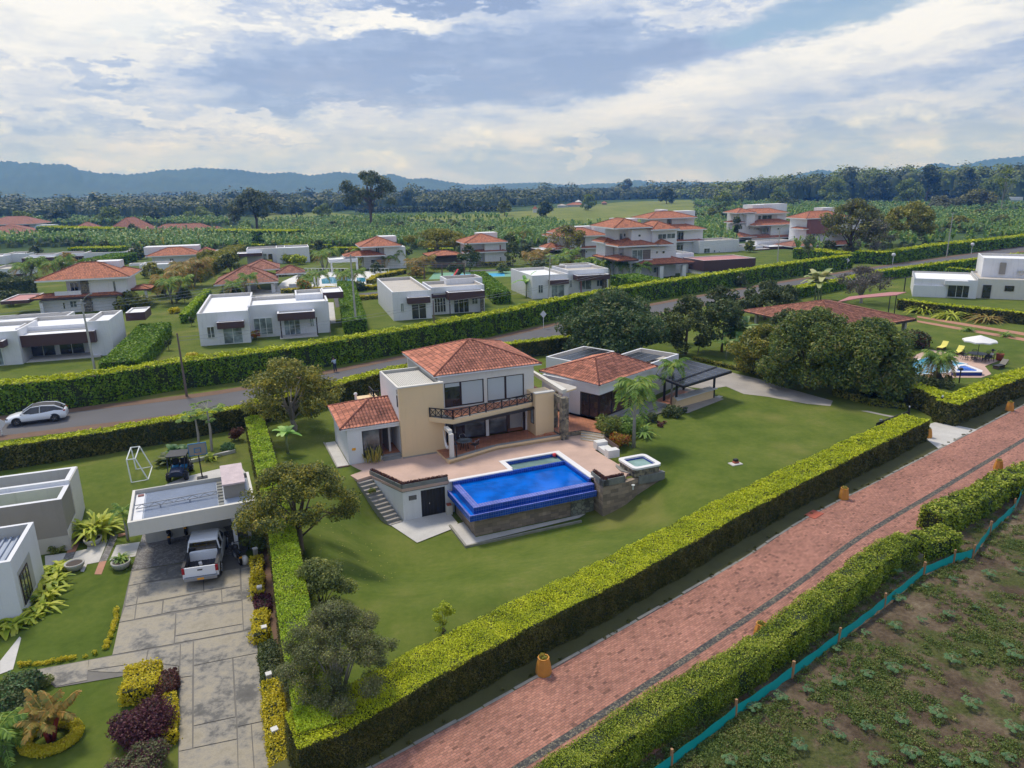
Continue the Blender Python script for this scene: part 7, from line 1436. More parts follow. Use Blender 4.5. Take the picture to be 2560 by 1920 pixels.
def wood(name, label, C, RX, RZ, cols, nleaf=46, lpx=2.4, cat='woodland'):
    C, RX, RZ = map(np.array, (C, RX, RZ)); t = thing(name, label, cat, tuple(C[0][:2])+(0,)); t['kind'] = 'stuff'
    bpy.data.objects.remove(t)
    V, F = wood_core(C, RX*.86, RZ*.84); n = len(C); d = unit(RNG.normal(size=(n*nleaf, 3))); d[:, 2] = np.where(RNG.random(len(d)) < .6, np.abs(d[:, 2]), d[:, 2])
    cc = np.repeat(C, nleaf, 0); rx = np.repeat(RX, nleaf); rz = np.repeat(RZ, nleaf); q = RNG.uniform(.82, 1.12, n*nleaf)
    bum = 1+.18*np.sin(d[:, 0]*5+cc[:, 0])*np.sin(d[:, 1]*5+cc[:, 1])
    P = cc+d*np.column_stack([rx*q*bum, rx*q*bum, rz*q*bum]); dist = np.linalg.norm(P, axis=1); V2, F2 = leaves(P, d+[0, 0, .4], lpx*dist/720., .95, .35)
    grp = np.repeat(RNG.integers(0, len(cols), n), nleaf)
    o = npmesh(name, V2, F2, cols, mi=grp); tag(o, label, cat, kind='stuff')
    c = npmesh('undergrowth', V, F, ['wood_core'], o); return o
edge = [(-300, 480), (0, 478), (500, 472), (640, 462), (760, 455), (900, 449), (1040, 453), (1150, 444), (1330, 431), (1500, 429), (1560, 446), (1800, 438), (2000, 433), (2212, 432), (2500, 430)]
ea = []; er = []
for x, y in edge: w_ = W(*D(x, y)); ea.append(math.atan2(*w_)); er.append(math.hypot(*w_))
C = []; RX = []; RZ = []; Cb = []; RXb = []; RZb = []; a = -.86
rngw = random.Random(5); r = 420.
while r < 3300:
    dr = .017*r; n = int(1.62*r/(.019*r))
    for i in range(n):
        az_ = -.81+1.62*(i+rngw.random())/n; rr = r+dr*rngw.uniform(-.5, .5); r0 = np.interp(az_, ea, er)
        if rr < r0 or rngw.random() < .12: continue
        x, y = rr*sin(az_), rr*cos(az_)
        fld_ = sin(x*.0061+1.3)+sin(y*.0047+x*.002)+sin(x*.013-y*.009)*.6
        if rr > r0*1.35 and fld_ > 1.05: continue
        zg = -14*float(ss(y, 700, 3500)); right = az_ > .19 and rr < 980
        H = rngw.uniform(17, 27)+ (5 if az_ > .42 else 0) if right else rngw.uniform(8, 14)*(1.0 if rr < 900 else 1.15)+(9 if rngw.random() < .03 else 0)
        if right: H *= min(1, .45+ (az_-.19)*3.0)
        rx = (.0105 if rr < 900 else .012)*rr*rngw.uniform(.7, 1.25)*(1.15 if right else 1); rz = min(rx, H*.48)*(1.25 if right else 1)
        (Cb if right and rngw.random() < .8 else C).append((x, y, zg+H-rz)); (RXb if len(Cb) > len(RXb) else RX).append(rx); (RZb if len(Cb) > len(RZb) else RZ).append(rz)
    r += dr
M['wood_a'] = leafmat('wood_a', [(.035, .055, .014), (.06, .09, .02), (.09, .125, .026), (.13, .155, .036)]); M['wood_b'] = leafmat('wood_b', [(.07, .09, .02), (.11, .14, .028), (.15, .18, .036), (.20, .21, .05)]); M['wood_c'] = leafmat('wood_c', [(.02, .038, .012), (.04, .065, .018), (.07, .095, .028), (.11, .125, .04)])
wood('woodland', 'dark green woodland stretching across the plain to the hills', C, RX, RZ, ['wood_a', 'wood_b', 'wood_c', 'wood_a'], 80, 2.1)
wood('bamboo_grove', 'tall feathery bamboo grove along the skyline on the right', Cb, RXb, RZb, ['bamboo', 'wood_b', 'bamboo', 'wood_c'], 150, 2.1, 'bamboo')
# plantain rows
def inside(p, poly):
    x, y = p; c = False; n = len(poly)
    for i in range(n):
        (x0, y0), (x1, y1_) = poly[i], poly[(i+1) % n]
        if (y0 > y) != (y1_ > y) and x < (x1-x0)*(y-y0)/(y1_-y0)+x0: c = not c
    return c
houses = [(o.location.x, o.location.y) for o in bpy.data.objects if o.parent is None and o.get('category') in ('house', 'building', 'pavilion', 'carport')]
fields = [[(-60, 548), (500, 548), (520, 516), (-60, 520)], [(-60, 492), (500, 490), (520, 478), (-60, 480)], [(520, 492), (520, 548), (880, 538), (1000, 545), (1190, 545), (1200, 490), (1080, 478), (880, 478), (640, 482)], [(1190, 545), (1190, 495), (1330, 505), (1560, 480), (1590, 540), (1530, 555)], [(1500, 440), (1790, 447), (1900, 450), (2260, 448), (2260, 522), (2000, 538), (1840, 548), (1760, 520), (1600, 470), (1500, 478)], [(1700, 500), (1780, 505), (1780, 555), (1690, 545)]]
parts = []; far = []
for poly in fields:
    w_ = [W(*D(*p)) for p in poly]; xs = [p[0] for p in w_]; ys = [p[1] for p in w_]; st = 3.1
    y = min(ys)
    while y < max(ys):
        x = min(xs)
        while x < max(xs):
            px_, py_ = x+random.uniform(-.9, .9), y+random.uniform(-.9, .9); r_ = math.hypot(px_, py_); stp = 3.0*max(1, r_/260)
            x += stp
            if inside((px_, py_), w_) and all(math.hypot(px_-hx_, py_-hy_) > 15 for hx_, hy_ in houses) and random.random() < .93 and abs(math.sin(px_*.035+py_*.012)) > .09 and math.sin(px_*.02-1)*math.sin(py_*.023+2) < .72: far.append((px_, py_))
        y += 3.0*max(1, y/260)
print('plantains', len(far))
P = np.array(far); n = len(P); nl = 8; H = RNG.uniform(1.6, 3.4, n)+.8*np.sin(P[:, 0]*.031)*np.sin(P[:, 1]*.027); rep = np.repeat(np.arange(n), nl); th = np.tile(np.arange(nl)*2.4, n)+RNG.uniform(0, 6, n)[rep]
L_ = RNG.uniform(1.9, 3.2, n*nl); w = .30*np.maximum(1, np.hypot(P[:, 0], P[:, 1])/300)[rep]; dx_, dy_ = np.cos(th), np.sin(th); b = np.column_stack([P[rep, 0], P[rep, 1], H[rep]*.75]); k1 = RNG.uniform(.45, 1.15, n*nl)
mid = b+np.column_stack([dx_*L_*.35, dy_*L_*.35, L_*k1]); tip = b+np.column_stack([dx_*L_*.85, dy_*L_*.85, L_*k1*.85]); sdv = np.column_stack([-dy_, dx_, np.zeros(len(th))])*w[:, None]
V = np.stack([b-sdv*.35, b+sdv*.35, mid+sdv, mid-sdv, mid-sdv, mid+sdv, tip+sdv*.15, tip-sdv*.15], 1).reshape(-1, 3)
o = npmesh('plantain_field', V, np.arange(len(V)).reshape(-1, 4), ['banana_far', 'palm', 'acacia'], mi=np.repeat(np.where(np.sin(P[rep, 0]*.05+np.sin(P[rep, 1]*.04)*2)+RNG.normal(0, .5, n*nl) > 1.0, 1, np.where(RNG.random(n*nl) < .06, 2, 0)), 2)); tag(o, 'rows of plantain plants filling the fields behind the houses', 'plantain field', kind='stuff')
C = [(p[0], p[1], .9) for p in far[::2]]; V, F = wood_core(C, [1.5*max(1, math.hypot(c[0], c[1])/300) for c in C], [1.0]*len(C)); npmesh('undergrowth', V, F, ['wood_core'], o)
# dotted rows of small trees by the pasture
P = []
for i in range(34):
    f = i/33; x, y = 1085-330*f, 456+8*f; w_ = W(*D(1085-310*f, 457+3*f)); P.append(w_)
V, F, mi = crown_leaves([(p[0], p[1], 2.4) for p in P], [3.2]*len(P), 1.6, 1.6); tag(npmesh('windbreak', V, F, ['wood_c']), 'dotted windbreak of small dark trees along the edge of the pasture', 'trees', kind='stuff')

# ------------------------------------------------------------------ the left lot
z0 = -1.2
H1 = thing('grey_house', 'pale grey two part house with deep roof rim at the left edge', 'house', (-28, 38, z0)); f1 = Fr(-26.2, 38.7, 111-90, z0)
A = Fr(*W(*b6(940, 540), 2.2), 20.5); w1 = A.g(b6(1025, 315), 2.2)
flat_block(H1, A, -9, 0, 0, 2.55, 2.2, 'taupe_wall', 'green_panel', z0=-1.3, pt=.28, ph=1.0, inside='parapet_inside', cap='fascia'); flat_block(H1, A, -9, .0, 2.55, 5.1, 2.45, 'far_wall', 'sheet_metal', z0=-1.3, pt=.28, ph=1.2, inside='grey_wall', cap='fascia', name='rear_wall')
mb = MB(); mb.box(A, -9, .03, -.03, 0, -1.3, -.2, 'grey_wall'); mb.box(A, .003, .04, -.03, 5.1, -1.3, .15, 'offwhite_wall'); mb.box(A, .003, .05, 2.56, 5.12, .15, 2.4, 'offwhite_wall'); mb.build('plaster_base', H1)
H2 = thing('white_house', 'white house with ribbed metal roof sunk behind its rim at the left edge', 'house', (-25, 33, z0)); A2 = Fr(*W(*b6(155, 1495), 2.2), 20.5); vb = A2.g(b6(555, 880), 2.2)[1]
flat_block(H2, A2, -8, 0, 0, vb, 2.2, 'far_wall', 'sheet_metal', z0=-1.3, pt=.22, ph=.7, inside='grey_wall', cap='fascia')
mb = MB()
for i in range(24): mb.tube([A2.w(-.45-i*.33, .25, 1.56), A2.w(-.45-i*.33, vb-.25, 1.56)], .07, 'sheet_metal', 6)
mb.build('ribbed_sheet', H2)
mb = MB(); mb.box(A2, -.04, .02, vb*.12, vb*.62, -.75, 1.25, 'grey_wall'); mb.build('window_recess', H2)
window(H2, A2, 'u', .03, vb*.14, vb*.45, -.7, 1.0, 'glass_grey', 'dark_frame', mull=(.35, .7), out=1)
# carport
CR = W(*b5(130, 1550), 1.55); CF = Fr(CR[0], CR[1], 23.5)
LB, RB2, RF_ = [CF.g(b5(*p), 2.35) for p in ((250, 905), (1840, 645), (1870, 1065))]; wC = CF.g(b5(1885, 1210), 1.55)[0]; dC = LB[1]
CPT = thing('carport', 'white edged carport with ribbed blue grey sheet roof and rooftop tank box', 'carport', CF.w(3, 3, z0)); u1 = wC*.70
mb = MB(); mb.box(CF, 0, wC, 0, .2, 1.5, 2.35, 'offwhite_wall'); mb.box(CF, 0, .15, .2, dC, 1.6, 2.35, 'offwhite_wall'); mb.box(CF, wC-.15, wC, .2, dC, 1.6, 2.35, 'offwhite_wall'); mb.box(CF, .15, wC-.15, dC-.15, dC, 1.6, 2.35, 'grey_wall'); mb.build('parapet', CPT)
mb = MB(); mb.box(CF, .15, wC-.15, .2, dC-.15, 1.95, 2.07, 'sheet_metal')
for i in range(34): v = .25+i*(dC-.45)/34; mb.box(CF, .75, u1, v, v+.045, 2.071, 2.11, 'sheet_metal')
mb.build('sheet_roof', CPT)
mb = MB(); mb.box(CF, .2, .68, .25, dC-.2, 2.08, 2.12, 'fascia'); mb.build('gutter_sheet', CPT); mb = MB(); mb.box(CF, .3, .62, dC-.7, dC-.45, 2.125, 2.18, 'red_wall'); mb.build('roof_patch', CPT)
mb = MB(); vt = dC*.42
for q_ in (0, .22): mb.bar(CF.w(.3, vt, 2.25+q_), CF.w(u1, vt+.2, 2.25+q_), .045, 'grey_metal')
for i in range(14): u = .3+(u1-.3)*i/13; s_ = (u1-.3)/13; zq = (2.25, 2.47)[i % 2]; mb.bar(CF.w(u, vt+.01*i, zq), CF.w(min(u+s_, u1), vt+.01*i, 4.72-zq), .03, 'grey_metal')
for u in (1.6, 3.2, 4.8): mb.bar(CF.w(u, vt, 2.1), CF.w(u, vt, 2.3), .06, 'grey_metal')
mb.build('truss', CPT)
mb = MB(); mb.box(CF, u1+.40, wC-.42, dC*.34, dC*.98, 2.08, 2.95, 'taupe_wall', 'stain_roof'); mb.box(CF, u1+.35, wC-.37, dC*.31, dC, 2.952, 3.05, 'stain_roof'); mb.build('tank_box', CPT); mb = MB()
for i in range(9): mb.box(CF, u1+.03, u1+.33, .3+i*dC*.1, .3+i*dC*.1+.33, 2.075, 2.14, 'planter_grey')
mb.build('roof_blocks', CPT)
mb = MB(); mb.box(CF, wC*.79, wC*.79+.22, .55, .85, z0, 1.69, 'far_wall'); mb.build('post', CPT); mb = MB(); mb.box(CF, wC-.6, wC-.4, 1.0, dC-.5, z0, 1.69, 'grey_wall'); mb.build('side_wall', CPT)
mb = MB(); mb.box(CF, .3, wC-.4, dC-.35, dC-.2, z0, 1.5, 'grey_wall'); mb.build('rear_wall', CPT)
GWL = thing('garden_wall', 'grey garden wall behind the carport and basketball hoop', 'wall', Wg(*b5(905, 740))); mb = MB(); a_, b_ = W(*b5(900, 735), -1.0), W(*b5(1620, 560), -1.0); gf = Fr(*a_, math.degrees(math.atan2(b_[1]-a_[1], b_[0]-a_[0]))); mb.box(gf, 0, math.dist(a_, b_), 0, .18, -1.2, .25, 'grey_wall', 'offwhite_wall'); mb.build('wall', GWL)
struct(draped('yard_floor', [Wg(*b5(*p))[:2] for p in ((620, 850), (900, 735), (1640, 560), (1760, 700), (1400, 800))], .03, 'concrete_light', 1))
# goal frame
gb = [Wg(*b5(*p)) for p in ((160, 810), (390, 770), (445, 590), (225, 628))]; zg = [g_[2] for g_ in gb]; gt = [W(*b5(*p), 1.55) for p in ((90, 495), (210, 480), (270, 310), (150, 325))]
t = thing('goal_frame', 'white steel goal frame without net on the left lawn', 'goal', gb[0]); mb = MB(); B_ = [Vector(x) for x in gb]; T_ = [Vector((*x, 1.55)) for x in gt]
for a, b in ((B_[0], B_[1]), (B_[1], B_[2]), (B_[2], B_[3]), (T_[0], T_[1]), (T_[1], T_[2]), (T_[2], T_[3]), (T_[3], T_[0]), (B_[0], T_[0]), (B_[1], T_[1]), (B_[2], T_[2]), (B_[3], T_[3])): mb.tube([a, b], .045, 'white_metal', 6)
mb.build('frame', t)
# basketball hoop
hb = Wg(*b5(1140, 745)); t = thing('basketball_hoop', 'blue edged basketball backboard on a black pole behind the carport', 'basketball hoop', hb); f_ = Fr(hb[0], hb[1], 23); H = height_to(b5(0, 330)[1], hb[0], hb[1])
mb = MB(); mb.box(f_, -.35, .35, -.4, .1, hb[2], hb[2]+.12, 'black_metal'); mb.build('base', t); mb = MB(); mb.tube([(hb[0], hb[1], hb[2]), (hb[0]-.05, hb[1], H-.6), (*f_.w(-.05, -.2)[:2], H-.1)], .05, 'black_metal', 8); mb.build('pole', t)
mb = MB(); mb.box(f_, -.62, .52, -.32, -.28, H-.4, H+.42, 'taupe_wall'); bbd = mb.build('backboard', t); mb = MB()
for a in ((-.66, .56, H+.42, H+.47), (-.66, .56, H-.45, H-.4)): mb.box(f_, a[0], a[1], -.34, -.26, a[2], a[3], 'blue_paint')
for a in (-.66, .52): mb.box(f_, a, a+.04, -.34, -.26, H-.4, H+.42, 'blue_paint')
for a in ((-.28, .18, H+.08, H+.13), (-.28, .18, H-.24, H-.19)): mb.box(f_, a[0], a[1], -.345, -.325, a[2], a[3], 'blue_paint')
for a in (-.28, .13): mb.box(f_, a, a+.05, -.345, -.325, H-.19, H+.08, 'blue_paint')
mb.build('blue_frame', bbd); mb = MB(); c = f_.w(-.05, -.55, H-.25); mb.tube([(c[0]+.2*cos(i*pi/8), c[1]+.2*sin(i*pi/8), c[2]) for i in range(17)], .015, 'orange_pot', 5); mb.build('rim', t)
# garden bollards, stone bowls
bb0 = None
for i, (x, y) in enumerate(((1590, 618), (1618, 868), (1648, 1160), (1684, 1505), (1563, 380))):
    b = Wg(*y1(x, y)); b = (b[0], b[1], float(T(b[0], b[1])))
    if bb0 is None:
        bb0 = thing('garden_bollard', 'pale concrete garden bollard beside the golden driveway hedge', 'bollard', (0, 0, 0), 'concrete garden bollards'); mb = MB(); mb.box(WF, -.11, .11, -.11, .11, -.05, .62, 'grey_wall'); mb.build('post', bb0); mb = MB(); mb.box(WF, -.13, .13, -.13, .13, .62, .68, 'marble'); mb.build('cap', bb0); bb0.location = b; bb0.rotation_euler = (0, 0, .3)
    else: copy_thing(bb0, b, .3+.1*i)
def bowl(label, b):
    t = thing('stone_bowl', label, 'plant bowl', b); mb = MB(); mb.lathe(b, [(.25, 0), (.42, .12), (.52, .34), (.53, .46), (.46, .46), (.42, .38)], 'grey_wall', 20); mb.build('bowl', t, True); mb = MB(); mb.lathe(b, [(.001, .40), (.44, .40)], 'soil_dark', 16); mb.build('soil', t)
bowl('round grey stone plant bowl on the pale path, the one away from the ginger plants', Wg(*b6(1440, 1235))); bowl('round grey stone plant bowl partly behind the ginger plants', Wg(*b6(1160, 1620))); bowl('pale stone bowl holding the round cycad', Wg(*b6(1870, 1600)))

# ------------------------------------------------------------------ vehicles
def loft(mb, secs, k, close=True):
    """secs: rings of (x,y,z) with equal counts"""
    n = len(secs[0]); b = len(mb.v); mi = mb.mat(k)
    for s_ in secs: mb.v += [tuple(p) for p in s_]
    for i in range(len(secs)-1):
        for j in range(n-1): mb.f.append((b+i*n+j, b+i*n+j+1, b+(i+1)*n+j+1, b+(i+1)*n+j)); mb.mi.append(mi)
    if close: mb.f.append(tuple(b+j for j in range(n-1, -1, -1))); mb.mi.append(mi); mb.f.append(tuple(b+(len(secs)-1)*n+j for j in range(n))); mb.mi.append(mi)
def sec(x, w, z0_, z1_, r=.12, tw=.94): return [(x, -w, z0_), (x, -w*1.01, (z0_+z1_)/2), (x, -w*tw, z1_-r), (x, -w*tw+r, z1_), (x, 0, z1_+.03), (x, w*tw-r, z1_), (x, w*tw, z1_-r), (x, w*1.01, (z0_+z1_)/2), (x, w, z0_), (x, -w, z0_)][::-1]
def wheels(t, xs, y, r, w=.24, rim='silver'):
    for x in xs:
        for s_ in (-1, 1):
            mb = MB(); A = Vector((x, s_*(y-w), r)); Bq = Vector((x, s_*y, r)); mb.tube([A, A.lerp(Bq, .1), A.lerp(Bq, .85), Bq], [r*.93, r, r, r*.92], 'tyre', 20); wh = mb.build('wheel', t, False); mb = MB()
            mb.tube([Vector((x, s_*(y+.004), r)), Vector((x, s_*(y+.012), r))], [r*.66, r*.62], 'car_trim', 20)
            for i in range(5): a = i*2*pi/5; mb.bar((x, s_*(y+.022), r), (x+cos(a)*r*.6, s_*(y+.022), r+sin(a)*r*.6), .07, rim, .02)
            mb.build('rim', wh)
def arch(mb, x, y, r):
    for s_ in (-1, 1): mb.tube([(x, s_*(y-.04), r*.98), (x, s_*(y+.012), r*.98)], r*1.17, 'car_trim', 20)
SUV = thing('suv', 'white electric crossover car driving on the asphalt road', 'car', (0, 0, 0)); mb = MB(); W_ = .94
loft(mb, [sec(-2.36, .78, .38, .80), sec(-2.28, .88, .30, .98), sec(-1.5, W_, .26, 1.06), sec(0, W_, .25, 1.0), sec(1.0, W_, .25, .96), sec(1.75, .93, .28, .86), sec(2.25, .86, .32, .72), sec(2.4, .70, .40, .62)], 'car_white'); mb.build('body', SUV, True)
mb = MB(); gh = lambda x, w, z: [(x, -w, .93), (x, -w*.80, z), (x, w*.80, z), (x, w, .93)][::-1]
loft(mb, [gh(-2.2, .74, 1.02), gh(-1.55, .80, 1.45), gh(-.6, .83, 1.56), gh(.3, .83, 1.54), gh(1.15, .80, .98)], 'glass_dark'); mb.build('windows', SUV)
mb = MB(); loft(mb, [[(x, -w, z), (x, -w, z+.03), (x, w, z+.03), (x, w, z)][::-1] for x, w, z in ((-1.95, .56, 1.26), (-1.5, .62, 1.46), (-.6, .66, 1.57), (.25, .65, 1.55))], 'car_trim'); rf = mb.build('roof', SUV)
mb = MB()
for s_ in (-1, 1):
    mb.tube([(1.2, s_*.80, .98), (.3, s_*.70, 1.52), (-.6, s_*.70, 1.58), (-1.55, s_*.67, 1.47), (-2.2, s_*.66, 1.10)], [.035, .04, .045, .06, .05], 'car_white', 6); mb.bar((-.35, s_*.83, .98), (-.42, s_*.72, 1.50), .05, 'car_white')
mb.build('pillars', SUV); mb = MB(); arch(mb, 1.48, .93, .37); arch(mb, -1.45, .93, .37)
for s_ in (-1, 1): mb.box(WF, -1.1, 1.1, s_*.95-.01, s_*.95+.01, .26, .36, 'car_trim')
mb.build('arches', SUV); wheels(SUV, (1.48, -1.45), .955, .37)
for s_ in (-1, 1):
    mb = MB(); mb.box(WF, 2.12, 2.34, s_*.70-.12, s_*.70+.12, .66, .72, 'glass_dark'); mb.build('headlight', SUV); mb = MB(); mb.box(WF, -2.34, -2.2, s_*.70-.12, s_*.70+.14, .92, .99, 'tail_light'); mb.build('tail_light', SUV); mb = MB(); mb.box(WF, .85, 1.0, s_*.98-.09, s_*.98+.06, .98, 1.08, 'car_white'); mb.build('mirror', SUV)
wa, wb_ = W(*z5(155, 922), .0), W(*z5(478, 882), .0); ang_ = math.atan2(wa[1]-wb_[1], wa[0]-wb_[0]); mid = ((wa[0]+wb_[0])/2, (wa[1]+wb_[1])/2)
ln = (-sin(ang_), cos(ang_)); sg = -1 if ln[1] < 0 else 1
SUV.location = (mid[0]+ln[0]*.95*sg, mid[1]+ln[1]*.95*sg, .02); SUV.rotation_euler = (0, 0, ang_)
# pickup
TK = thing('pickup_truck', 'white double cab pickup parked with open cargo bed toward the viewer', 'pickup', (0, 0, 0)); mb = MB()
loft(mb, [sec(-.72, .90, .42, 1.16), sec(0, .92, .40, 1.16), sec(1.3, .92, .40, 1.12), sec(1.7, .92, .42, 1.10), sec(2.4, .88, .45, 1.02), sec(2.62, .76, .5, .85)], 'car_white'); mb.build('body', TK, True)
mb = MB(); gh = lambda x, w, z: [(x, -w, 1.08), (x, -w*.83, z), (x, w*.83, z), (x, w, 1.08)][::-1]; loft(mb, [gh(-.70, .86, 1.10), gh(-.60, .86, 1.72), gh(.6, .86, 1.74), gh(1.45, .84, 1.12)], 'glass_dark'); mb.build('windows', TK)
mb = MB(); loft(mb, [[(x, -w, z), (x, -w*.96, z+.06), (x, w*.96, z+.06), (x, w, z)][::-1] for x, w, z in ((-.66, .76, 1.69), (-.5, .78, 1.73), (.3, .78, 1.76), (.72, .75, 1.72))], 'car_white'); mb.build('roof', TK)
mb = MB()
for s_ in (-1, 1):
    mb.tube([(1.5, s_*.84, 1.1), (.68, s_*.74, 1.73), (-.6, s_*.75, 1.73), (-.72, s_*.87, 1.12)], .045, 'car_white', 6); mb.bar((.35, s_*.86, 1.1), (.3, s_*.76, 1.72), .07, 'car_white')
mb.build('pillars', TK)
mb = MB(); mb.box(WF, -2.55, -.73, -.93, -.80, .45, 1.13, 'car_white'); mb.box(WF, -2.55, -.73, .80, .93, .45, 1.13, 'car_white'); mb.box(WF, -.85, -.73, -.80, .80, .62, 1.13, 'car_white'); mb.box(WF, -2.54, -.74, -.80, .80, .50, .62, 'car_trim'); BD = mb.build('cargo_bed', TK)
mb = MB(); mb.box(WF, -2.5, -.86, -.80, -.77, .62, 1.10, 'car_trim'); mb.box(WF, -2.5, -.86, .77, .80, .62, 1.10, 'car_trim'); mb.box(WF, -2.55, -.73, -.95, -.78, 1.13, 1.17, 'car_trim'); mb.box(WF, -2.55, -.73, .78, .95, 1.13, 1.17, 'car_trim')
for i in range(9): mb.box(WF, -2.45, -.88, -.70+i*.16, -.64+i*.16, .622, .65, 'car_trim')
mb.build('bed_liner', BD)
mb = MB(); mb.tube([(-.95, -.80, 1.12), (-.93, -.74, 1.5), (-.93, .74, 1.5), (-.95, .80, 1.12)], .04, 'car_trim', 8); mb.build('roll_bar', TK)
mb = MB(); mb.box(WF, -2.62, -2.55, -.80, .80, .58, 1.13, 'car_white'); TG = mb.build('tailgate', TK); mb = MB(); mb.box(WF, -2.64, -2.62, -.13, .13, .92, .99, 'car_trim'); mb.build('handle', TG)
mb = MB(); mb.box(WF, -2.78, -2.62, -.86, .86, .40, .56, 'grey_metal'); mb.build('bumper', TK); mb = MB(); mb.box(WF, -2.79, -2.781, -.17, .17, .43, .55, 'plate_orange'); mb.build('licence_plate', TK)
for s_ in (-1, 1):
    mb = MB(); mb.box(WF, -2.63, -2.54, s_*.865-.075, s_*.865+.075, .78, 1.12, 'tail_light'); mb.build('tail_light', TK); mb = MB(); mb.box(WF, 1.0, 1.15, s_*1.05-.12, s_*1.05+.12, 1.10, 1.30, 'car_trim'); mb.build('mirror', TK)
mb = MB(); arch(mb, 1.65, .915, .39); arch(mb, -1.58, .915, .39); mb.build('arches', TK); wheels(TK, (1.65, -1.58), .945, .39)
for px_, py_, c_ in ((-1.5, .2, 'cloth_white'), (-1.2, -.3, 'red_wall'), (-1.4, -.1, 'cloth_white')): pass
mb = MB(); mb.box(Fr(-1.45, .15, 20), -.12, .12, -.08, .08, .66, .8, 'cloth_white'); mb.build('cloth_bundle', TK)
ta, tb = W(*y1(1128, 520), z0+.5), W(*y1(1320, 492), z0+.5); am = math.atan2(tb[1]-ta[1], tb[0]-ta[0]); TK.rotation_euler = (0, 0, am+pi/2+.0)
cx_, cy_ = (ta[0]+tb[0])/2, (ta[1]+tb[1])/2; TK.location = (cx_+cos(am+pi/2)*2.75, cy_+sin(am+pi/2)*2.75, z0+.05)
# motorbikes
def bike(label, b, rz, extra=None):
    t = thing('motorbike', label, 'motorbike', (0, 0, 0)); 
    for x in (-.62, .68): mb = MB(); mb.tube([(x, -.07, .31), (x, -.05, .31), (x, .05, .31), (x, .07, .31)], [.27, .31, .31, .27], 'tyre', 16); wh = mb.build('wheel', t); mb = MB(); mb.tube([(x, -.075, .31), (x, .075, .31)], .15, 'grey_metal', 12); mb.build('rim', wh)
    mb = MB(); mb.tube([(-.62, 0, .31), (-.2, 0, .45), (.3, 0, .5), (.5, 0, .85), (.68, 0, .31)], [.05, .1, .12, .06, .04], 'car_trim', 8); mb.tube([(-.1, 0, .35), (.25, 0, .38)], .17, 'grey_metal', 8); mb.build('frame', t, True)
    mb = MB(); mb.tube([(-.75, 0, .86), (-.5, 0, .80), (-.05, 0, .76)], [.10, .14, .10], 'tyre', 8); mb.build('seat', t, True); mb = MB(); mb.tube([(-.05, 0, .8), (.15, 0, .86), (.4, 0, .82)], [.10, .17, .10], 'car_trim', 10); mb.build('fuel_tank', t, True)
    mb = MB(); mb.tube([(.38, -.36, 1.02), (.5, -.15, .98), (.5, .15, .98), (.38, .36, 1.02)], .02, 'black_metal', 6); mb.build('handlebar', t); mb = MB(); mb.tube([(.55, 0, .88), (.66, 0, .86)], [.07, .1], 'headlight', 10); mb.build('headlight', t); mb = MB(); mb.box(WF, -.84, -.82, -.08, .08, .52, .62, 'plate_orange'); mb.build('licence_plate', t)
    t.location = b; t.rotation_euler = (0, 0, rz); return t
bike('black motorbike parked left of the pickup under the carport', Wg(*b5(700, 1600)), am+pi/2+.1); bike('black motorbike half hidden by the carport edge beyond the pickup', Wg(*b5(960, 1470)), am+pi/2-.1); bike('motorbike beside the golden hedge at the carport post', Wg(*y1(1450, 395)), am+pi/2+.35)
sb = Wg(*y1(1495, 415)); t = thing('sack', 'white filled sack leaning by the motorbike at the carport post', 'sack', sb); mb = MB(); mb.lathe(sb, [(.12, 0), (.22, .08), (.22, .35), (.12, .52), (.02, .5)], 'cloth_white', 10); mb.build('cloth', t, True)
# buggy
BG = thing('buggy', 'dark open off road buggy with black canopy roof behind the carport', 'buggy', (0, 0, 0)); mb = MB(); mb.box(WF, -1.2, 1.2, -.55, .55, .4, .62, 'car_trim'); loft(mb, [sec(.7, .5, .55, .95), sec(1.3, .42, .5, .8)], 'trousers_navy'); mb.build('body', BG)
for s_ in (-1, 1): mb = MB(); mb.tube([(1.0, s_*.55, .7), (.55, s_*.58, 1.65), (-.75, s_*.58, 1.7), (-1.15, s_*.58, .7)], .035, 'black_metal', 6); mb.bar((-.2, s_*.58, .6), (-.15, s_*.58, 1.68), .06, 'black_metal'); mb.build('roll_cage', BG)
mb = MB(); mb.box(WF, -.85, .6, -.68, .68, 1.70, 1.76, 'car_trim'); mb.build('roof', BG)
for s_ in (-.28, .28): mb = MB(); mb.box(WF, -.35, .1, s_-.22, s_+.22, .62, .78, 'blue_paint'); mb.box(WF, -.47, -.35, s_-.22, s_+.22, .70, 1.25, 'tyre'); mb.build('seat', BG)
mb = MB(); mb.box(WF, -1.15, -.6, -.5, .5, .62, .85, 'tyre'); mb.build('cargo_tray', BG); wheels(BG, (.85, -.85), .72, .33, .26, 'grey_metal')
b_ = Wg(*b5(790, 790)); BG.location = (b_[0]-.15, b_[1]+.9, b_[2]+.02); BG.rotation_euler = (0, 0, am+pi/2+3.1)

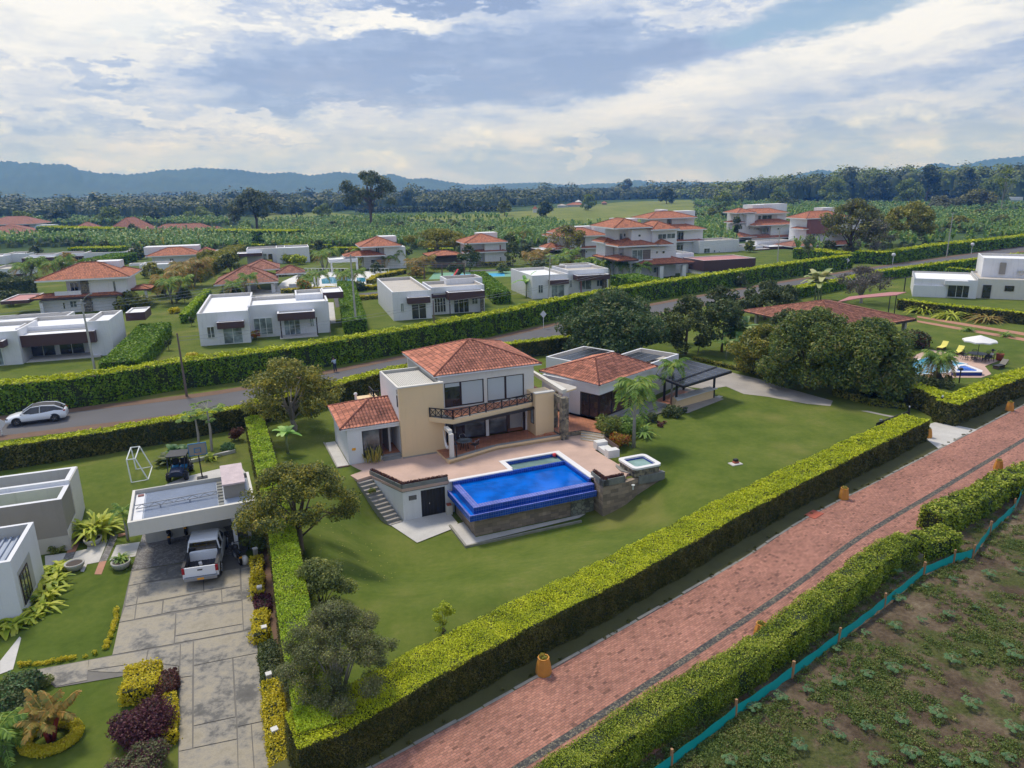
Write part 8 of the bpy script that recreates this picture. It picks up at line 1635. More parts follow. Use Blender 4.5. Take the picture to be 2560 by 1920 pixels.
# ------------------------------------------------------------------ street furniture and fences
op = None
for i, (p, sc_) in enumerate(((y2(1608, 1082), 1), (z8(652, 1545), .95), (z8(2085, 785), 1.0), (y3(592, 815), .9), (z8(1380, 1015), .9), (z8(1985, 1295), .9))):
    b = Wg(*p)
    if i == 3: b = (9.6, 27.3, 0.)
    if i == 3: b = (*W(*y3(592, 790), .6), 0)
    lb = ['orange clay roadside planter nearest the viewer on the verge', 'orange clay roadside planter midway along the long hedge', 'orange clay roadside planter beyond the gate on the verge', 'orange clay planter peeking over the field side hedge', 'orange clay planter at the end of the long hedge by the apron', 'orange planter rim showing over the far field side hedge'][i]
    if op is None:
        op = thing('roadside_planter', lb, 'planter', (0, 0, 0), 'orange clay roadside planters'); mb = MB(); s4 = lambda z, r: [(r*cos(a), r*sin(a), z) for a in [pi/4*j+pi/8 for j in range(8)]]
        mb.lathe((0, 0, 0), [(.05, 0), (.34, 0), (.35, .12), (.30, .5), (.24, .74), (.26, .80), (.20, .80), (.19, .7), (.02, .7)], 'orange_pot', 8); mb.build('pot', op); mb = MB(); mb.box(WF, -.3, .3, -.3, .3, -.08, .03, 'kerb'); mb.build('base', op)
        V, F, mi = crown_leaves([(0, 0, .82)], [.2], .10, 1.5); npmesh('plant', V, F, ['acacia'], op); op.location = b
    else: copy_thing(op, b, .7*i, lb, sc_)
# teal mesh fence
tp = [W(*y3(*p)) for p in ((-420, 2010), (45, 1659), (437, 1355), (780, 1110), (1060, 900), (1345, 680), (1580, 490), (1765, 410), (1880, 380), (1985, 235), (2140, 90))]+[(36, 46.5), (42, 53)]
TF = thing('mesh_fence', 'low teal plastic mesh fence on wooden posts round the weedy field', 'fence', (*tp[1], 0)); V = []; F = []
line = smooth_line(tp, 1); n = 0
for i in range(len(tp)-1):
    a, b = Vector((*tp[i], 0)), Vector((*tp[i+1], 0)); k = max(2, int((b-a).length/.35))
    for j in range(k):
        for f in (j/k, (j+1)/k):
            p = a.lerp(b, f); sag = -.05*sin(pi*f); hb_ = .06+.05*sin(p.x*7)+.04*sin(p.y*13); V += [(p.x, p.y, hb_), (p.x+.03*sin(p.x*5), p.y, .58+sag)]
        o_ = len(V)-4; F.append((o_, o_+2, o_+3, o_+1))
npmesh('mesh', V, F, ['teal_mesh'], TF)
for i, p in enumerate(tp):
    mb = MB(); lx, ly = random.uniform(-.06, .06), random.uniform(-.06, .06); mb.tube([(p[0], p[1], -.1), (p[0]+lx, p[1]+ly, .82)], .055 if i % 3 else .07, 'wood_post', 7); mb.build('post', TF)
# black gate and posts
t = thing('gate', 'black metal gate leaf standing open behind the long hedge', 'gate', W(*b7(620, 1170))); A, Bq = W(*b7(165, 1340), 1.0), W(*b7(620, 1150), 1.3); A = W(*z8(935, 925), .9); Bq = W(*z8(1215, 790), 1.2); gg = Fr(*A, math.degrees(math.atan2(Bq[1]-A[1], Bq[0]-A[0]))); L_ = math.dist(A, Bq)
mb = MB(); mb.box(gg, 0, L_, -.03, .03, .15, 1.25, 'black_metal'); mb.build('leaf_panel', t); mb = MB(); mb.box(gg, L_, L_+.12, -.06, .06, 0, 1.55, 'black_metal'); mb.build('post', t); mb = MB(); mb.box(gg, L_+.02, L_+.1, -.04, .04, 1.56, 1.68, 'headlight'); mb.build('lamp', t); mb = MB(); c = gg.w(.6, 0, 1.3); mb.box(gg, .5, .75, -.08, .08, 1.26, 1.42, 'grey_metal'); mb.build('motor', t)
b = W(*z8(1480, 865)); t = thing('gate_post', 'tall black gate post set in the clipped hedge by the apron', 'gate post', (*b, 0)); mb = MB(); gp = Fr(*b, 30); mb.box(gp, -.1, .1, -.1, .1, 0, 2.05, 'black_metal'); mb.build('post', t); mb = MB(); mb.box(gp, -.05, .05, -.05, .05, 2.05, 2.2, 'headlight'); mb.build('lamp', t)
b = W(*z8(1650, 545)); t = thing('garden_lamp', 'black garden lamp post behind the clipped hedge by the neighbour pool', 'lamp', (*b, 0)); mb = MB(); mb.tube([(*b, 0), (*b, 1.35)], .06, 'black_metal', 8); mb.build('post', t); mb = MB(); mb.lathe((*b, 1.3), [(.05, 0), (.2, .05), (.22, .2), (.12, .3), (0, .3)], 'black_metal', 12); mb.build('lamp_head', t)
# utility box in the field side hedge, drain cover, lawn pump box
b = W(*y3(1625, 385)); t = thing('utility_box', 'grey utility kiosk tucked inside the hedge jog', 'utility box', (*b, 0)); mb = MB(); mb.box(Fr(*b, 38), -.5, .5, .2, .9, 0, .35, 'taupe_wall'); mb.build('cabinet', t)
b = W(*y3(915, 115)); mb = MB(); mb.box(Fr(*b, 40), -.55, .55, -.35, .35, .0, .05, 'brick_red'); tag(mb.build('drain_cover'), 'reddish drain cover on the verge beside the kerb', 'drain cover')
b = W(*z7(1930, 1245)); t = thing('lawn_hatch', 'small pale concrete hatch with black cap in the open lawn', 'hatch', (*b, 0)); mb = MB(); mb.box(Fr(*b, 20), -.45, .45, -.3, .3, 0, .06, 'concrete_light'); mb.build('slab', t); mb = MB(); mb.box(Fr(*b, 20), -.1, .3, -.05, .25, .06, .18, 'brick_red'); mb.box(Fr(*b, 20), -.05, .25, 0, .25, .18, .34, 'black_metal'); mb.build('cap', t)
c = h.w(1.62, -5.95, -2.38); t = thing('equipment_box', 'cream metal equipment box beside the pump room door', 'box', c); mb = MB(); bx_ = Fr(c[0], c[1], 20); mb.box(bx_, -.2, .22, -.18, .18, -2.4, -1.72, 'offwhite_wall'); mb.build('cabinet', t); mb = MB(); mb.box(bx_, -.14, .16, -.14, .14, -1.72, -1.62, 'brick_red'); mb.build('lid', t)
# poles, lamps and road signs
def pole(label, base, top, k='pole_concrete', r=.14, arms=(), lean_px=None, lamp=False, cat='utility pole', name='utility_pole'):
    b = W(*base); H = height_to(top[1], *b); t = thing(name, label, cat, (*b, 0)); lx = 0.
    # small lean so that the head stands where it does in the photo
    q_ = PX(b[0], b[1], H); dxp = (top[0]-q_[0])/FPX*dist_cam((b[0], b[1], H)); dxp = max(-.5, min(.5, dxp))
    mb = MB(); mb.tube([(b[0], b[1], -.2), (b[0]+dxp, b[1], H)], r, k, 9, r1=r*.6); mb.build('pole', t)
    for dz_, L_, a_ in arms:
        mb = MB(); x0, y0, z_ = b[0]+dxp, b[1]-.1, H-dz_; mb.bar((x0-L_*cos(a_), y0-L_*sin(a_), z_), (x0+L_*cos(a_), y0+L_*sin(a_), z_), .1, 'grey_metal'); mb.build('crossarm', t)
    if lamp: mb = MB(); mb.tube([(b[0]+dxp, b[1], H-.4), (b[0]+dxp+.8, b[1]-.3, H+.35), (b[0]+dxp+1.6, b[1]-.5, H+.7)], [.05, .05, .09], 'grey_metal', 6); mb.build('lamp_arm', t)
    return (b[0]+dxp, b[1], H)
q1 = pole('tall grey pole with lamp arm before the far left white house', z5(830, 475), z1(700, 1272), lamp=True, arms=((.5, .5, .4),)); q2 = pole('leaning dark wooden pole by the tall road hedge', z5(1615, 660), z5(1530, 115), 'pole_wood', .13)
q3 = pole('tall grey concrete pole right of the middle white house', z2(870, 1550), z2(815, 888), r=.17, arms=((.3, .7, .5),)); q4 = pole('dark thin pole rising behind the terracotta roof', z6(1548, 215), z2(1530, 1282), 'pole_wood', .11)
q5 = pole('grey pole beside the right flat roofed house above the mango tree', z3(315, 1285), z3(330, 888), arms=((.2, .7, .3), (1.6, .6, 1.2))); q6 = pole('short dark pole at the hedge behind the mango tree', z3(840, 1220), z3(850, 1018), 'pole_wood', .1)
q7 = pole('pale pole before the low white house with garden walls', z4(80, 962), z4(104, 648), lamp=True); q8 = pole('tall pale pole standing at the distant road hedge', z4(1540, 912), z4(1600, 520), arms=((.2, .9, .3),)); q9 = pole('thin dark pole by the porch of the middle white house', z6(635, 330), z6(640, 10), 'pole_wood', .06); 
def wires(label, a, b, sag, n=3, gap=.35):
    t = thing('power_lines', label, 'power line', a)
    for i in range(n):
        mb = MB(); pts = [Vector(a).lerp(Vector(b), f/12)+Vector((0, 0, -sag*4*(f/12)*(1-f/12)-.4-i*gap)) for f in range(13)]; mb.tube(pts, .022, 'grey_metal', 4, cap=False); mb.build('wire', t)
wires('power lines from the lamp pole to the tall grey pole', q1, q3, .8); wires('power lines from the tall grey pole to the pole by the right house', q3, q5, .8); wires('power lines from the right house pole to the pale pole', q5, q7, 1.0)
wires('power lines running left from the lamp pole', (q1[0]-36, q1[1]-19, q1[2]), q1, .8); wires('low wires along the road from the leaning pole to the dark pole', q2, q4, .4, 2); wires('low wires from the dark pole to the short pole by the mango tree', q4, q6, .4, 2)
for lb, base, tp_ in (('round white street lamp at the distant road hedge, nearer one', z4(1075, 975), z4(1088, 885)), ('round white street lamp at the distant road hedge, farther one', z4(1755, 880), z4(1766, 795))):
    b = W(*base); H = height_to(tp_[1], *b); t = thing('street_lamp', lb, 'street lamp', (*b, 0)); mb = MB(); mb.tube([(*b, 0), (*b, H-.4)], .06, 'white_metal', 6); mb.build('post', t); mb = MB(); mb.lathe((b[0], b[1], H-.5), [(.02, 0), (.35, .1), (.45, .4), (.35, .75), (0, .85)], 'fascia', 12); mb.build('globe', t, True)
def roadsign(label, base, tp_):
    b = W(*base); H = height_to(tp_[1], *b); t = thing('road_sign', label, 'road sign', (*b, 0)); mb = MB(); mb.tube([(*b, 0), (*b, H-.75)], .04, 'white_metal', 6); mb.build('post', t); a = math.atan2(-b[0], b[1])+.1; s_ = .55; u = (cos(a), sin(a)); mb = MB(); nn = (-u[1]*.03, u[0]*.03); c = (b[0], b[1]-.05, H-s_)
    P = [(c[0]+u[0]*x, c[1]+u[1]*x, c[2]+z_) for x, z_ in ((0, -s_), (s_*.85, 0), (0, s_), (-s_*.85, 0))]; Q = [(x-nn[0], y-nn[1], z_) for x, y, z_ in P]; mb.face(P[::-1], 'grey_metal'); mb.face(Q, 'fascia')
    for i in range(4): mb.face([P[i], P[(i+1) % 4], Q[(i+1) % 4], Q[i]], 'fascia')
    mb.build('plate', t)
roadsign('grey diamond road sign seen from behind left of the mango tree', z3(272, 1525), z3(272, 1368)); roadsign('grey diamond road sign seen from behind above the drive trees', z3(1958, 1160), z3(1960, 1058)); roadsign('grey road sign seen from behind at the left edge of the road', z5(20, 990), z5(2, 845)); roadsign('small road sign behind the leafless twiggy tree', z4(680, 1010), z4(676, 915))

# ------------------------------------------------------------------ people
def person(name_label, b, pose, cloth, legs, rz=0, sc_=1.0, hat=None):
    """skinned figure: edges with a radius at every joint"""
    t = thing('person', name_label, 'person', b); J = pose
    def skin(nm, verts, edges, rad, mat_, root=0):
        me = bpy.data.meshes.new(nm); me.from_pydata(verts, edges, []); o = bpy.data.objects.new(nm, me); COL.objects.link(o); o.parent = t; md = o.modifiers.new('skin', 'SKIN'); me.materials.append(M[mat_])
        for i, r_ in enumerate(rad): me.skin_vertices[0].data[i].radius = (r_, r_)
        me.skin_vertices[0].data[root].use_root = True; o.modifiers.new('sub', 'SUBSURF').levels = 1; o.modifiers['sub'].render_levels = 2
        for p in me.polygons: p.use_smooth = True
        return o
    V = [J[k] for k in ('pelvis', 'waist', 'chest', 'neck', 'head', 'crown', 'lsh', 'lel', 'lwr', 'lha', 'rsh', 'rel', 'rwr', 'rha', 'lhip', 'lkn', 'lan', 'lto', 'rhip', 'rkn', 'ran', 'rto')]
    E_ = [(0, 1), (1, 2), (2, 3), (3, 4), (4, 5), (2, 6), (6, 7), (7, 8), (8, 9), (2, 10), (10, 11), (11, 12), (12, 13), (0, 14), (14, 15), (15, 16), (16, 17), (0, 18), (18, 19), (19, 20), (20, 21)]
    skin('body', V, E_, [.13, .12, .15, .055, .10, .07, .06, .045, .033, .025, .06, .045, .033, .025, .09, .065, .04, .03, .09, .065, .04, .03], 'skin')
    skin('shirt', [J[k] for k in ('pelvis', 'waist', 'chest', 'lsh', 'lel', 'rsh', 'rel')], [(0, 1), (1, 2), (2, 3), (3, 4), (2, 5), (5, 6)], [.15, .145, .175, .08, .065, .08, .065], cloth)
    skin('trousers', [J[k] for k in ('pelvis', 'lhip', 'lkn', 'lan', 'rhip', 'rkn', 'ran')], [(0, 1), (1, 2), (2, 3), (0, 4), (4, 5), (5, 6)], [.15, .11, .085, .06, .11, .085, .06], legs)
    hd = J['head']; mb = MB(); mb.lathe((hd[0]+b[0]-.0, hd[1]+b[1], hd[2]+b[2]), [(.115, .02), (.12, .08), (.09, .15), (0, .18)] if not hat else [(.28, .05), (.27, .08), (.13, .09), (.12, .2), (0, .22)], 'car_trim', 12); mb.build('hair' if not hat else 'hat', t, True)
    t.rotation_euler = (0, 0, rz); t.scale = (sc_,)*3; return t
stand = dict(pelvis=(0, 0, .92), waist=(.03, 0, 1.08), chest=(.10, 0, 1.32), neck=(.16, 0, 1.47), head=(.20, 0, 1.58), crown=(.21, 0, 1.66), lsh=(.10, .19, 1.36), lel=(.22, .24, 1.12), lwr=(.42, .16, 1.02), lha=(.5, .13, 1.0), rsh=(.10, -.19, 1.36), rel=(.2, -.24, 1.1), rwr=(.40, -.14, 1.0), rha=(.48, -.11, .99), lhip=(0, .10, .88), lkn=(.03, .11, .48), lan=(-.02, .12, .08), lto=(.13, .13, .03), rhip=(0, -.1, .88), rkn=(-.02, -.11, .48), ran=(-.06, -.12, .08), rto=(.09, -.13, .03))
b = W(*z6(685, 448)); person('gardener in pale blue shirt and navy trousers standing at the tall hedge', (*b, .0), stand, 'shirt_blue', 'trousers_navy', 2.4)
# ------------------------------------------------------------------ neighbour pool and terrace
pp = [W(*b7(*p)) for p in ((600, 680), (560, 560), (600, 420), (900, 300), (1280, 360), (1880, 450), (1670, 530), (1760, 640), (1620, 690), (700, 690))]
sheet('pool_terrace', pp, .03, 'deck')
NP = thing('neighbour_pool', 'pale blue angular pool behind the feathery palm', 'swimming pool', (*pp[0], 0)); P = [W(*b7(*p), .1) for p in ((590, 650), (560, 480), (880, 395), (1240, 455), (1440, 490), (1260, 530), (1180, 620), (860, 640))]
mb = MB(); n = len(P); cxx = sum(p[0] for p in P)/n; cyy = sum(p[1] for p in P)/n
In = [(p[0]+(cxx-p[0])*.07, p[1]+(cyy-p[1])*.07) for p in P]
for i in range(n): j = (i+1) % n; mb.hexa([(*P[i], .0), (*P[j], .0), (*In[j], .0), (*In[i], .0), (*P[i], .12), (*P[j], .12), (*In[j], .12), (*In[i], .12)], 'coping')
mb.build('coping', NP); mb = MB(); mb.prism(In, .035, .06, 'sky_water'); mb.build('water', NP)
HX = thing('spa_tub', 'six sided spa tub with white rim and blue tiled side joined to the pale pool', 'hot tub', W(*b7(1430, 600))); P = [W(*b7(*p), .4) for p in ((1210, 600), (1290, 510), (1400, 500), (1640, 590), (1635, 612), (1240, 612))]; cxx = sum(p[0] for p in P)/6; cyy = sum(p[1] for p in P)/6; In = [(p[0]+(cxx-p[0])*.34, p[1]+(cyy-p[1])*.34) for p in P]
mb = MB(); mb.prism(P, 0, .34, 'pool_wall_blue'); mb.build('tiled_side', HX); mb = MB(); n = 6
for i in range(n): j = (i+1) % n; mb.hexa([(*P[i], .345), (*P[j], .345), (*In[j], .345), (*In[i], .345), (*P[i], .44), (*P[j], .44), (*In[j], .44), (*In[i], .44)], 'coping')
mb.build('rim', HX); mb = MB(); mb.prism(In, .345, .38, 'pool_water'); mb.build('water', HX)
ub = W(*b7(1560, 440)); UM = thing('parasol', 'white round garden parasol over the black dining set', 'parasol', (*ub, 0)); mb = MB(); mb.tube([(*ub, .03), (*ub, 2.75)], .035, 'black_metal', 8); mb.build('pole', UM); mb = MB(); nseg = 8; tp_ = (ub[0], ub[1], 2.85)
for i in range(nseg):
    a, b = 2*pi*i/nseg, 2*pi*(i+1)/nseg; r_ = 1.75; A = (ub[0]+r_*cos(a), ub[1]+r_*sin(a), 2.25); Bq = (ub[0]+r_*cos(b), ub[1]+r_*sin(b), 2.25); mdl = ((A[0]+Bq[0])/2, (A[1]+Bq[1])/2, 2.3); mb.face([tp_, A, mdl], 'cloth_white'); mb.face([tp_, mdl, Bq], 'cloth_white'); mb.face([A, (A[0], A[1], 2.1), (mdl[0], mdl[1], 2.16), mdl], 'cloth_white'); mb.face([mdl, (mdl[0], mdl[1], 2.16), (Bq[0], Bq[1], 2.1), Bq], 'cloth_white')
mb.build('canopy', UM)
dt = thing('dining_table', 'oval black metal dining table under the white parasol', 'table', (*ub, 0)); mb = MB(); mb.lathe((ub[0], ub[1], .72), [(.05, 0), (.95, 0), (.95, .04), (.05, .04)], 'black_metal', 20); mb.build('table_top', dt)
for i in range(4): a = i*pi/2+.5; mb = MB(); mb.bar((ub[0]+.6*cos(a), ub[1]+.6*sin(a), .03), (ub[0]+.5*cos(a), ub[1]+.5*sin(a), .72), .06, 'black_metal'); mb.build('leg', dt)
c0 = None
for i in range(7):
    a = i*2*pi/7+.3; loc = (ub[0]+1.35*cos(a), ub[1]+1.35*sin(a), .03)
    if c0 is None: c0 = chair(loc, a-pi/2, 'black metal dining chair round the parasol table', metal='black_metal', seat='black_metal', group='black chairs round the parasol table')
    else: copy_thing(c0, loc, a-pi/2)
sit = dict(stand); sit.update(pelvis=(0, 0, .5), waist=(-.05, 0, .65), chest=(-.14, 0, .9), neck=(-.16, 0, 1.05), head=(-.14, 0, 1.17), crown=(-.13, 0, 1.25), lsh=(-.14, .19, .94), lel=(.0, .25, .72), lwr=(.22, .18, .68), lha=(.3, .14, .68), rsh=(-.14, -.19, .94), rel=(0, -.25, .72), rwr=(.22, -.18, .68), rha=(.3, -.14, .68), lhip=(.05, .1, .5), lkn=(.45, .12, .52), lan=(.5, .12, .1), lto=(.62, .12, .05), rhip=(.05, -.1, .5), rkn=(.45, -.12, .55), ran=(.55, -.12, .12), rto=(.68, -.12, .08))
b = W(*b7(1740, 460)); copy_thing(c0, (*b, .03), pi/2-.2, 'black metal chair carrying the seated person, right of the parasol table'); person('person in white shirt, dark trousers and black hat seated right of the parasol table', (*b, .03), sit, 'cloth_white', 'trousers_navy', pi-.3, 1, True)
def lounger(label, p, rz, mt='lounger_yellow'):
    t = thing('sun_lounger', label, 'sun lounger', (0, 0, 0)); mb = MB(); mb.box(WF, -.95, .35, -.32, .32, .28, .36, mt); mb.build('mattress', t); mb = MB(); P = [(.36, -.32, .28), (.95, -.32, .78), (.95, .32, .78), (.36, .32, .28), (.34, -.32, .36), (.91, -.32, .86), (.91, .32, .86), (.34, .32, .36)]; mb.hexa(P, mt); mb.build('backrest', t)
    for x in (-.85, .3): mb = MB(); mb.box(WF, x-.03, x+.03, -.3, .3, 0, .275, 'wood_dark'); mb.build('leg', t)
    t.location = (*p, .03); t.rotation_euler = (0, 0, rz)
lounger('yellow sun lounger with raised back beside the parasol chairs', W(*b7(1300, 360)), .7); lounger('yellow sun lounger half hidden behind the feathery palm', W(*b7(1080, 295)), .7); lounger('dark reclined lounger on the lawn behind the clipped hedge', W(*b7(1880, 555)), .5, 'black_metal')
b = W(*b7(1870, 450)); t = thing('terracotta_pot', 'large terracotta pot with a small plant at the terrace corner', 'plant pot', (*b, 0)); mb = MB(); mb.lathe((*b, 0), [(.2, 0), (.34, .1), (.38, .7), (.42, .8), (.33, .8), (.3, .65), (.02, .65)], 'terracotta_pot', 16); mb.build('pot', t, True); V, F, mi = crown_leaves([(b[0], b[1], 1.0)], [.32], .12, .8); npmesh('plant', V, F, ['palm'], t)
b = W(*z8(1150, 75)); t = thing('garden_swing', 'thin yellow swing frame under the pavilion eave', 'swing', (*b, 0)); t = t; mb = MB(); mb.tube([(b[0]-.8, b[1], .4), (b[0]-.6, b[1], 1.6), (b[0]+.7, b[1]+.2, 1.6), (b[0]+.9, b[1], .4), (b[0]-.8, b[1], .4)], .03, 'yellow_paint', 5); mb.build('frame', t)
b = W(*z4(1075, 1200)); t = thing('pergola_frame', 'dark slender steel pergola frame on the lawn before the pale modern house', 'pergola', (*b, 0)); mb = MB()
q_ = [W(*z4(*p)) for p in ((965, 1200), (1175, 1205), (1180, 1080+140), (1370, 1180))]; a0, a1 = q_[0], q_[1]; a2 = (a1[0]+7, a1[1]+6); 
for a in (a0, a1, a2): mb.bar((*a, 0), (*a, 2.5), .14, 'black_metal')
mb.bar((*a0, 2.5), (*a1, 2.5), .1, 'black_metal'); mb.bar((*a1, 2.5), (*a2, 2.5), .1, 'black_metal'); mb.bar((*a0, 2.5), (a0[0]-1, a0[1]+8, 2.5), .1, 'black_metal'); mb.build('frame', t)
b = W(*z4(1905, 1005)); t = thing('play_frame', 'small orange wooden play frame by the far right hedge', 'play frame', (*b, 0)); mb = MB()
for x in (-.7, .7): mb.bar((b[0]+x, b[1], 0), (b[0]+x, b[1], 2), .16, 'orange_pot')
mb.bar((b[0]-.8, b[1], 2), (b[0]+.8, b[1], 2), .16, 'orange_pot'); mb.build('frame', t)
# ------------------------------------------------------------------ community pool and court
sheet('pool_terrace', [W(*z2(*p)) for p in ((380, 1050), (900, 1030), (1160, 1035), (1170, 1070), (1010, 1110), (1000, 1150), (740, 1200), (260, 1220), (150, 1200), (230, 1120))], .03, 'marble')
sheet('pool_terrace', [W(*b2(*p)) for p in ((850, 960), (1330, 900), (1700, 930), (1960, 890), (1960, 930), (1650, 1040), (900, 1010))], .034, 'concrete_light')
CPL = thing('community_pool', 'large pale blue community pool behind the middle white house', 'swimming pool', W(*z2(700, 1110))); mb = MB(); P = [W(*z2(*p), .05) for p in ((565, 1098), (640, 1080), (820, 1082), (820, 1132), (570, 1138))]; mb.prism(P, .0, .05, 'sky_water'); P2 = [W(*z2(*p), .05) for p in ((870, 1085), (945, 1085), (945, 1120), (870, 1125))]; mb.prism(P2, 0, .05, 'sky_water'); mb.build('water', CPL)
sheet('car_park', [W(*z2(*p)) for p in ((670, 1260), (870, 1225), (1085, 1205), (1085, 1268), (880, 1282), (745, 1335), (690, 1345))], .03, 'asphalt'); sheet('courtyard_drive', [W(*z2(*p)) for p in ((590, 1300), (670, 1300), (690, 1475), (640, 1480), (600, 1560))], .028, 'concrete_light')
for x in (888, 1005): sheet('parking_line', [W(*z2(*p)) for p in ((x-10, 1232), (x, 1232), (x+18, 1262), (x+6, 1262))], .036, 'plate_orange')
sheet('sports_court', [W(*z2(*p)) for p in ((1490, 1102), (1540, 1045), (2212, 1030), (2330, 1030), (2330, 1072), (1900, 1090))], .03, 'court_green'); sheet('court_marking', [W(*z2(*p)) for p in ((1665, 1090), (1690, 1060), (2145, 1046), (2150, 1072))], .036, 'court_blue')
sheet('inner_road', [W(*z2(*p)) for p in ((1530, 1035), (2212, 1008), (2400, 1000), (2400, 1018), (2212, 1028))], .026, 'asphalt')
for lb, x0, x1, y in (('white railing along the community pool terrace, left run', 420, 800, 1050), ('white railing by the community pool ramp', 985, 1148, 1050)):
    A, Bq = W(*z2(x0, y)), W(*z2(x1, y+2)); t = thing('railing', lb, 'railing', (*A, 0)); mb = MB(); n = int(math.dist(A, Bq)/.9)
    for i in range(n+1): f = i/n; p = (A[0]+(Bq[0]-A[0])*f, A[1]+(Bq[1]-A[1])*f); mb.bar((*p, 0), (*p, 1.3), .07, 'white_metal')
    mb.bar((*A, 1.3), (*Bq, 1.3), .1, 'white_metal'); mb.bar((*A, .35), (*Bq, .35), .07, 'white_metal'); mb.build('rails', t)
cu = None
for x, y in ((512, 1190), (545, 1195), (530, 1170)):
    b = W(*z2(x, y))
    if cu is None: cu = thing('closed_parasol', 'folded white parasol on the community pool terrace', 'parasol', (0, 0, 0), 'folded parasols by the community pool'); mb = MB(); mb.tube([(0, 0, 0), (0, 0, 1)], .04, 'white_metal', 6); mb.build('pole', cu); mb = MB(); mb.lathe((0, 0, 1), [(.08, 0), (.26, .1), (.18, 1.2), (.03, 1.8)], 'cloth_white', 8); mb.build('canopy', cu); cu.location = (*b, 0)
    else: copy_thing(cu, (*b, 0))
b = W(*z2(1610, 1100)); t = thing('swing_set', 'dark brown swing set with slide beside the green court', 'playground', (*b, 0)); mb = MB(); s_ = 9.0
for x in (-4, 0, 5): mb.bar((b[0]+x, b[1]-1, 0), (b[0]+x, b[1], 3.4), .18, 'wood_dark'); mb.bar((b[0]+x, b[1]+1, 0), (b[0]+x, b[1], 3.4), .18, 'wood_dark')
mb.bar((b[0]-4.2, b[1], 3.4), (b[0]+5.2, b[1], 3.4), .2, 'wood_dark'); mb.build('frame', t); mb = MB(); mb.bar((b[0]+2.2, b[1]-1, .2), (b[0]+3.6, b[1], 2.2), .5, 'ball_red', .1); mb.build('slide', t)
# yellow low borders around the community garden
for lb, k, pts, h_ in (('golden border hedge curving by the community pool', z2, ((1010, 1140), (1060, 1100), (1200, 1070), (1300, 1050)), .9), ('golden border hedge in front of the clubhouse pool', z2, ((220, 1225), (430, 1215), (620, 1205), (1080, 1190)), .8), ('golden border hedge by the clubhouse side garden', z2, ((220, 1080), (350, 1065)), 1.0), ('golden border hedge at the car park edge', z2, ((880, 1285), (1085, 1268)), .7), ('golden border hedge before the low house lawn', b2, ((1515, 620), (1560, 540)), 1.0), ('golden border hedge beside the court road', z2, ((1910, 990), (2200, 985)), 1.0)): hedge(lb, [W(*k(*p)) for p in pts], h_, 1.4, top='gold', side='acacia', px=2.2, name='low_hedge')
bush('orange flowered shrub by the clubhouse pool', Wg(*b2(2030, 950)), 2.0, 3.4, 'croton', two='palm', n=8); bush('yellow flowering shrub in the pool terrace bed', Wg(*b2(2090, 820)), 1.6, 3.6, 'acacia', n=7); bush('green shrub right of the tall grey pole by the pool', Wg(*z2(890, 1195)), 2.0, 2.2, 'dark', n=7)
# steel frame goal by the right flat roofed house
b = W(*b3(40, 990)); t = thing('ladder_frame', 'white ladder like frame behind the right flat roofed house', 'frame', (*b, 0)); mb = MB(); mb.tube([(b[0]-1, b[1], 0), (b[0]-1, b[1], 3), (b[0]+1.5, b[1], 0)], .09, 'white_metal', 5); mb.build('frame', t)
b = W(*b1(620, 345)); t = thing('blue_tarpaulin', 'blue and white tarpaulin shelter between the far terracotta roofs', 'shelter', (*b, 0)); mb = MB(); ff = Fr(*b, 5); mb.hexa([ff.w(-5, 0, 2.5), ff.w(5, 0, 2.5), ff.w(5, 8, 2.5), ff.w(-5, 8, 2.5), ff.w(-4, 1, 4.2), ff.w(4, 1, 4.2), ff.w(4, 7, 4.2), ff.w(-4, 7, 4.2)], 'shirt_blue', 'cloth_white'); mb.build('tarpaulin', t); mb = MB()
for u in (-4, 4): mb.bar(ff.w(u, 1, 0), ff.w(u, 1, 2.5), .3, 'white_metal')
mb.build('posts', t)

# ------------------------------------------------------------------ weedy field plants
sd0 = None; seeds = [(1400, 480), (1760, 520), (1430, 650), (1590, 560), (1570, 770), (1730, 740), (1900, 690), (2060, 690), (2110, 80+20), (1980, 500), (1410, 820), (1230, 850), (1900, 970), (1750, 1020), (1600, 1060), (1395, 1080), (1240, 1110), (1060, 1160), (880, 1200), (2090, 1230), (1870, 1290), (1660, 1350), (1440, 1390), (1240, 1430), (1070, 1480), (820, 1550), (620, 1620), (710, 1250), (540, 1310), (2100, 1620), (1740, 1650), (1920, 1640), (2165, 470), (2140, 140), (2090, 930), (400, 1640), (2130, 1440), (1500, 1600), (1300, 1640), (1050, 950), (2140, 1000), (1000, 1400)]
for i, (x, y) in enumerate(seeds):
    b = Wg(*y3(x, y))
    if sd0 is None:
        sd0 = thing('papaya_seedling', 'young papaya seedling with radiating leaves on the weedy field', 'seedling', (0, 0, 0), 'papaya seedlings on the weedy field'); parts = []
        for j in range(15):
            th = j*2.4; r_ = .30*(.5+.5*(j % 3)/2); tip = (r_*cos(th), r_*sin(th), .32+.05*(j % 4))
            for q_ in range(6): a = th+(q_-2.5)*.5; V, F = blade(tip, (cos(a), sin(a)), .20, .035, .45, 2, .18); parts.append((V, F))
        V, F, mi = join(parts); npmesh('leaves', V, F, ['seedling'], sd0); mb = MB(); mb.tube([(0, 0, 0), (0, 0, .36)], .02, 'stem_green', 5)
        for j in range(15): th = j*2.4; r_ = .30*(.5+.5*(j % 3)/2); mb.bar((0, 0, .34), (r_*cos(th), r_*sin(th), .32+.05*(j % 4)), .012, 'stem_green')
        mb.build('stem', sd0); sd0.location = b
    else: copy_thing(sd0, b, random.uniform(0, 6), None, random.uniform(.45, .95))
C = []; poly = fld
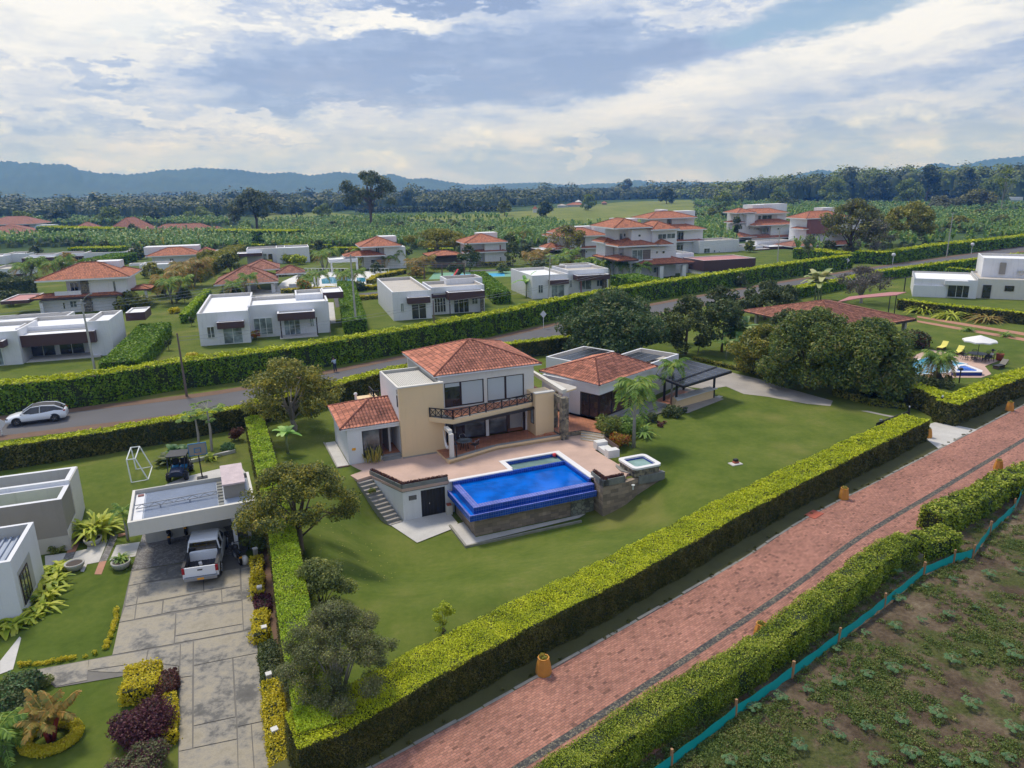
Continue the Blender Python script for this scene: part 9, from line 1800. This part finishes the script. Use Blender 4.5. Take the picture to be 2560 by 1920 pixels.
for i in range(52000):
    r_ = 20+50*random.random()**1.5; a = random.uniform(-.05, .95); x, y = r_*sin(a), r_*cos(a)
    if not inside((x, y), poly): continue
    dn = sin(x*.9+1)+sin(y*1.1-x*.5)+sin(x*2.3+y*1.7)*.7
    if dn > random.uniform(-1.3, 2.6): C.append((x, y, random.uniform(.02, .12)))
C = np.array(C)
V, F, mi = crown_leaves(C, RNG.uniform(.06, .24, len(C)), .075, .62, flat=.5); mi = (np.sin(V[F[:, 0], 0]*1.3)+np.cos(V[F[:, 0], 1]*1.7)+RNG.normal(0, .9, len(F)) > .1).astype(int); V[:, 2] = np.maximum(V[:, 2], .015)
tag(npmesh('weeds', V, F, ['weed', 'straw']), 'patchy weeds and dry straw over the bare field', 'weeds', kind='stuff')
# lawn grass edging along kerb and path: low tufts
C = []
for i in range(len(curb)-1):
    a, b = Vector(curb[i]), Vector(curb[i+1])
    for j in range(int((b-a).length*3)):
        if random.random() < .45: p = a.lerp(b, random.random()); C.append((p.x+random.uniform(-.15, .05)-.12, p.y+random.uniform(0, .25), .05))
V, F, mi = crown_leaves(C, [.10]*len(C), .07, 1.1, flat=.6); tag(npmesh('verge_grass', V, F, ['hedge_side']), 'tufts of grass growing over the kerb', 'grass', kind='stuff')
# fallen leaves under the yellowing trees
C = []
for (x, y, r_) in ((*Wg(*D(652, 1190))[:2], 5.5), (*Wg(*D(636, 930))[:2], 5)):
    for i in range(240): a = random.uniform(0, 6.28); q_ = r_*math.sqrt(random.random()); px_, py_ = x+q_*cos(a), y+q_*sin(a); C.append((px_, py_, float(T(px_, py_))+.02))
C = np.array(C); V, F = leaves(C, np.tile([0, 0, 1.], (len(C), 1)), .11, .6, .1); tag(npmesh('fallen_leaves', V, F, ['acacia']), 'scattered fallen yellow leaves on the lawn under the trees', 'leaves', kind='stuff')

# ------------------------------------------------------------------ air
mb = MB(); mb.box(WF, -5600, 5600, -2500, 5600, -18, 265, 'ground'); hz_ = mb.build('haze'); hz_.data.materials.clear(); mt = bpy.data.materials.new('haze'); mt.use_nodes = True; n_ = mt.node_tree; n_.nodes.clear(); o_ = n_.nodes.new('ShaderNodeOutputMaterial'); pv = n_.nodes.new('ShaderNodeVolumePrincipled')
pv.inputs['Color'].default_value = (.09, .32, 1.0, 1); pv.inputs['Absorption Color'].default_value = (1, 1, 1, 1); pv.inputs['Density'].default_value = 2.7e-4; pv.inputs['Anisotropy'].default_value = .1; n_.links.new(pv.outputs[0], o_.inputs['Volume']); hz_.data.materials.append(mt); tag(hz_, kind='stuff')
tag(hz_, 'thin blue air haze over the plain', 'haze')
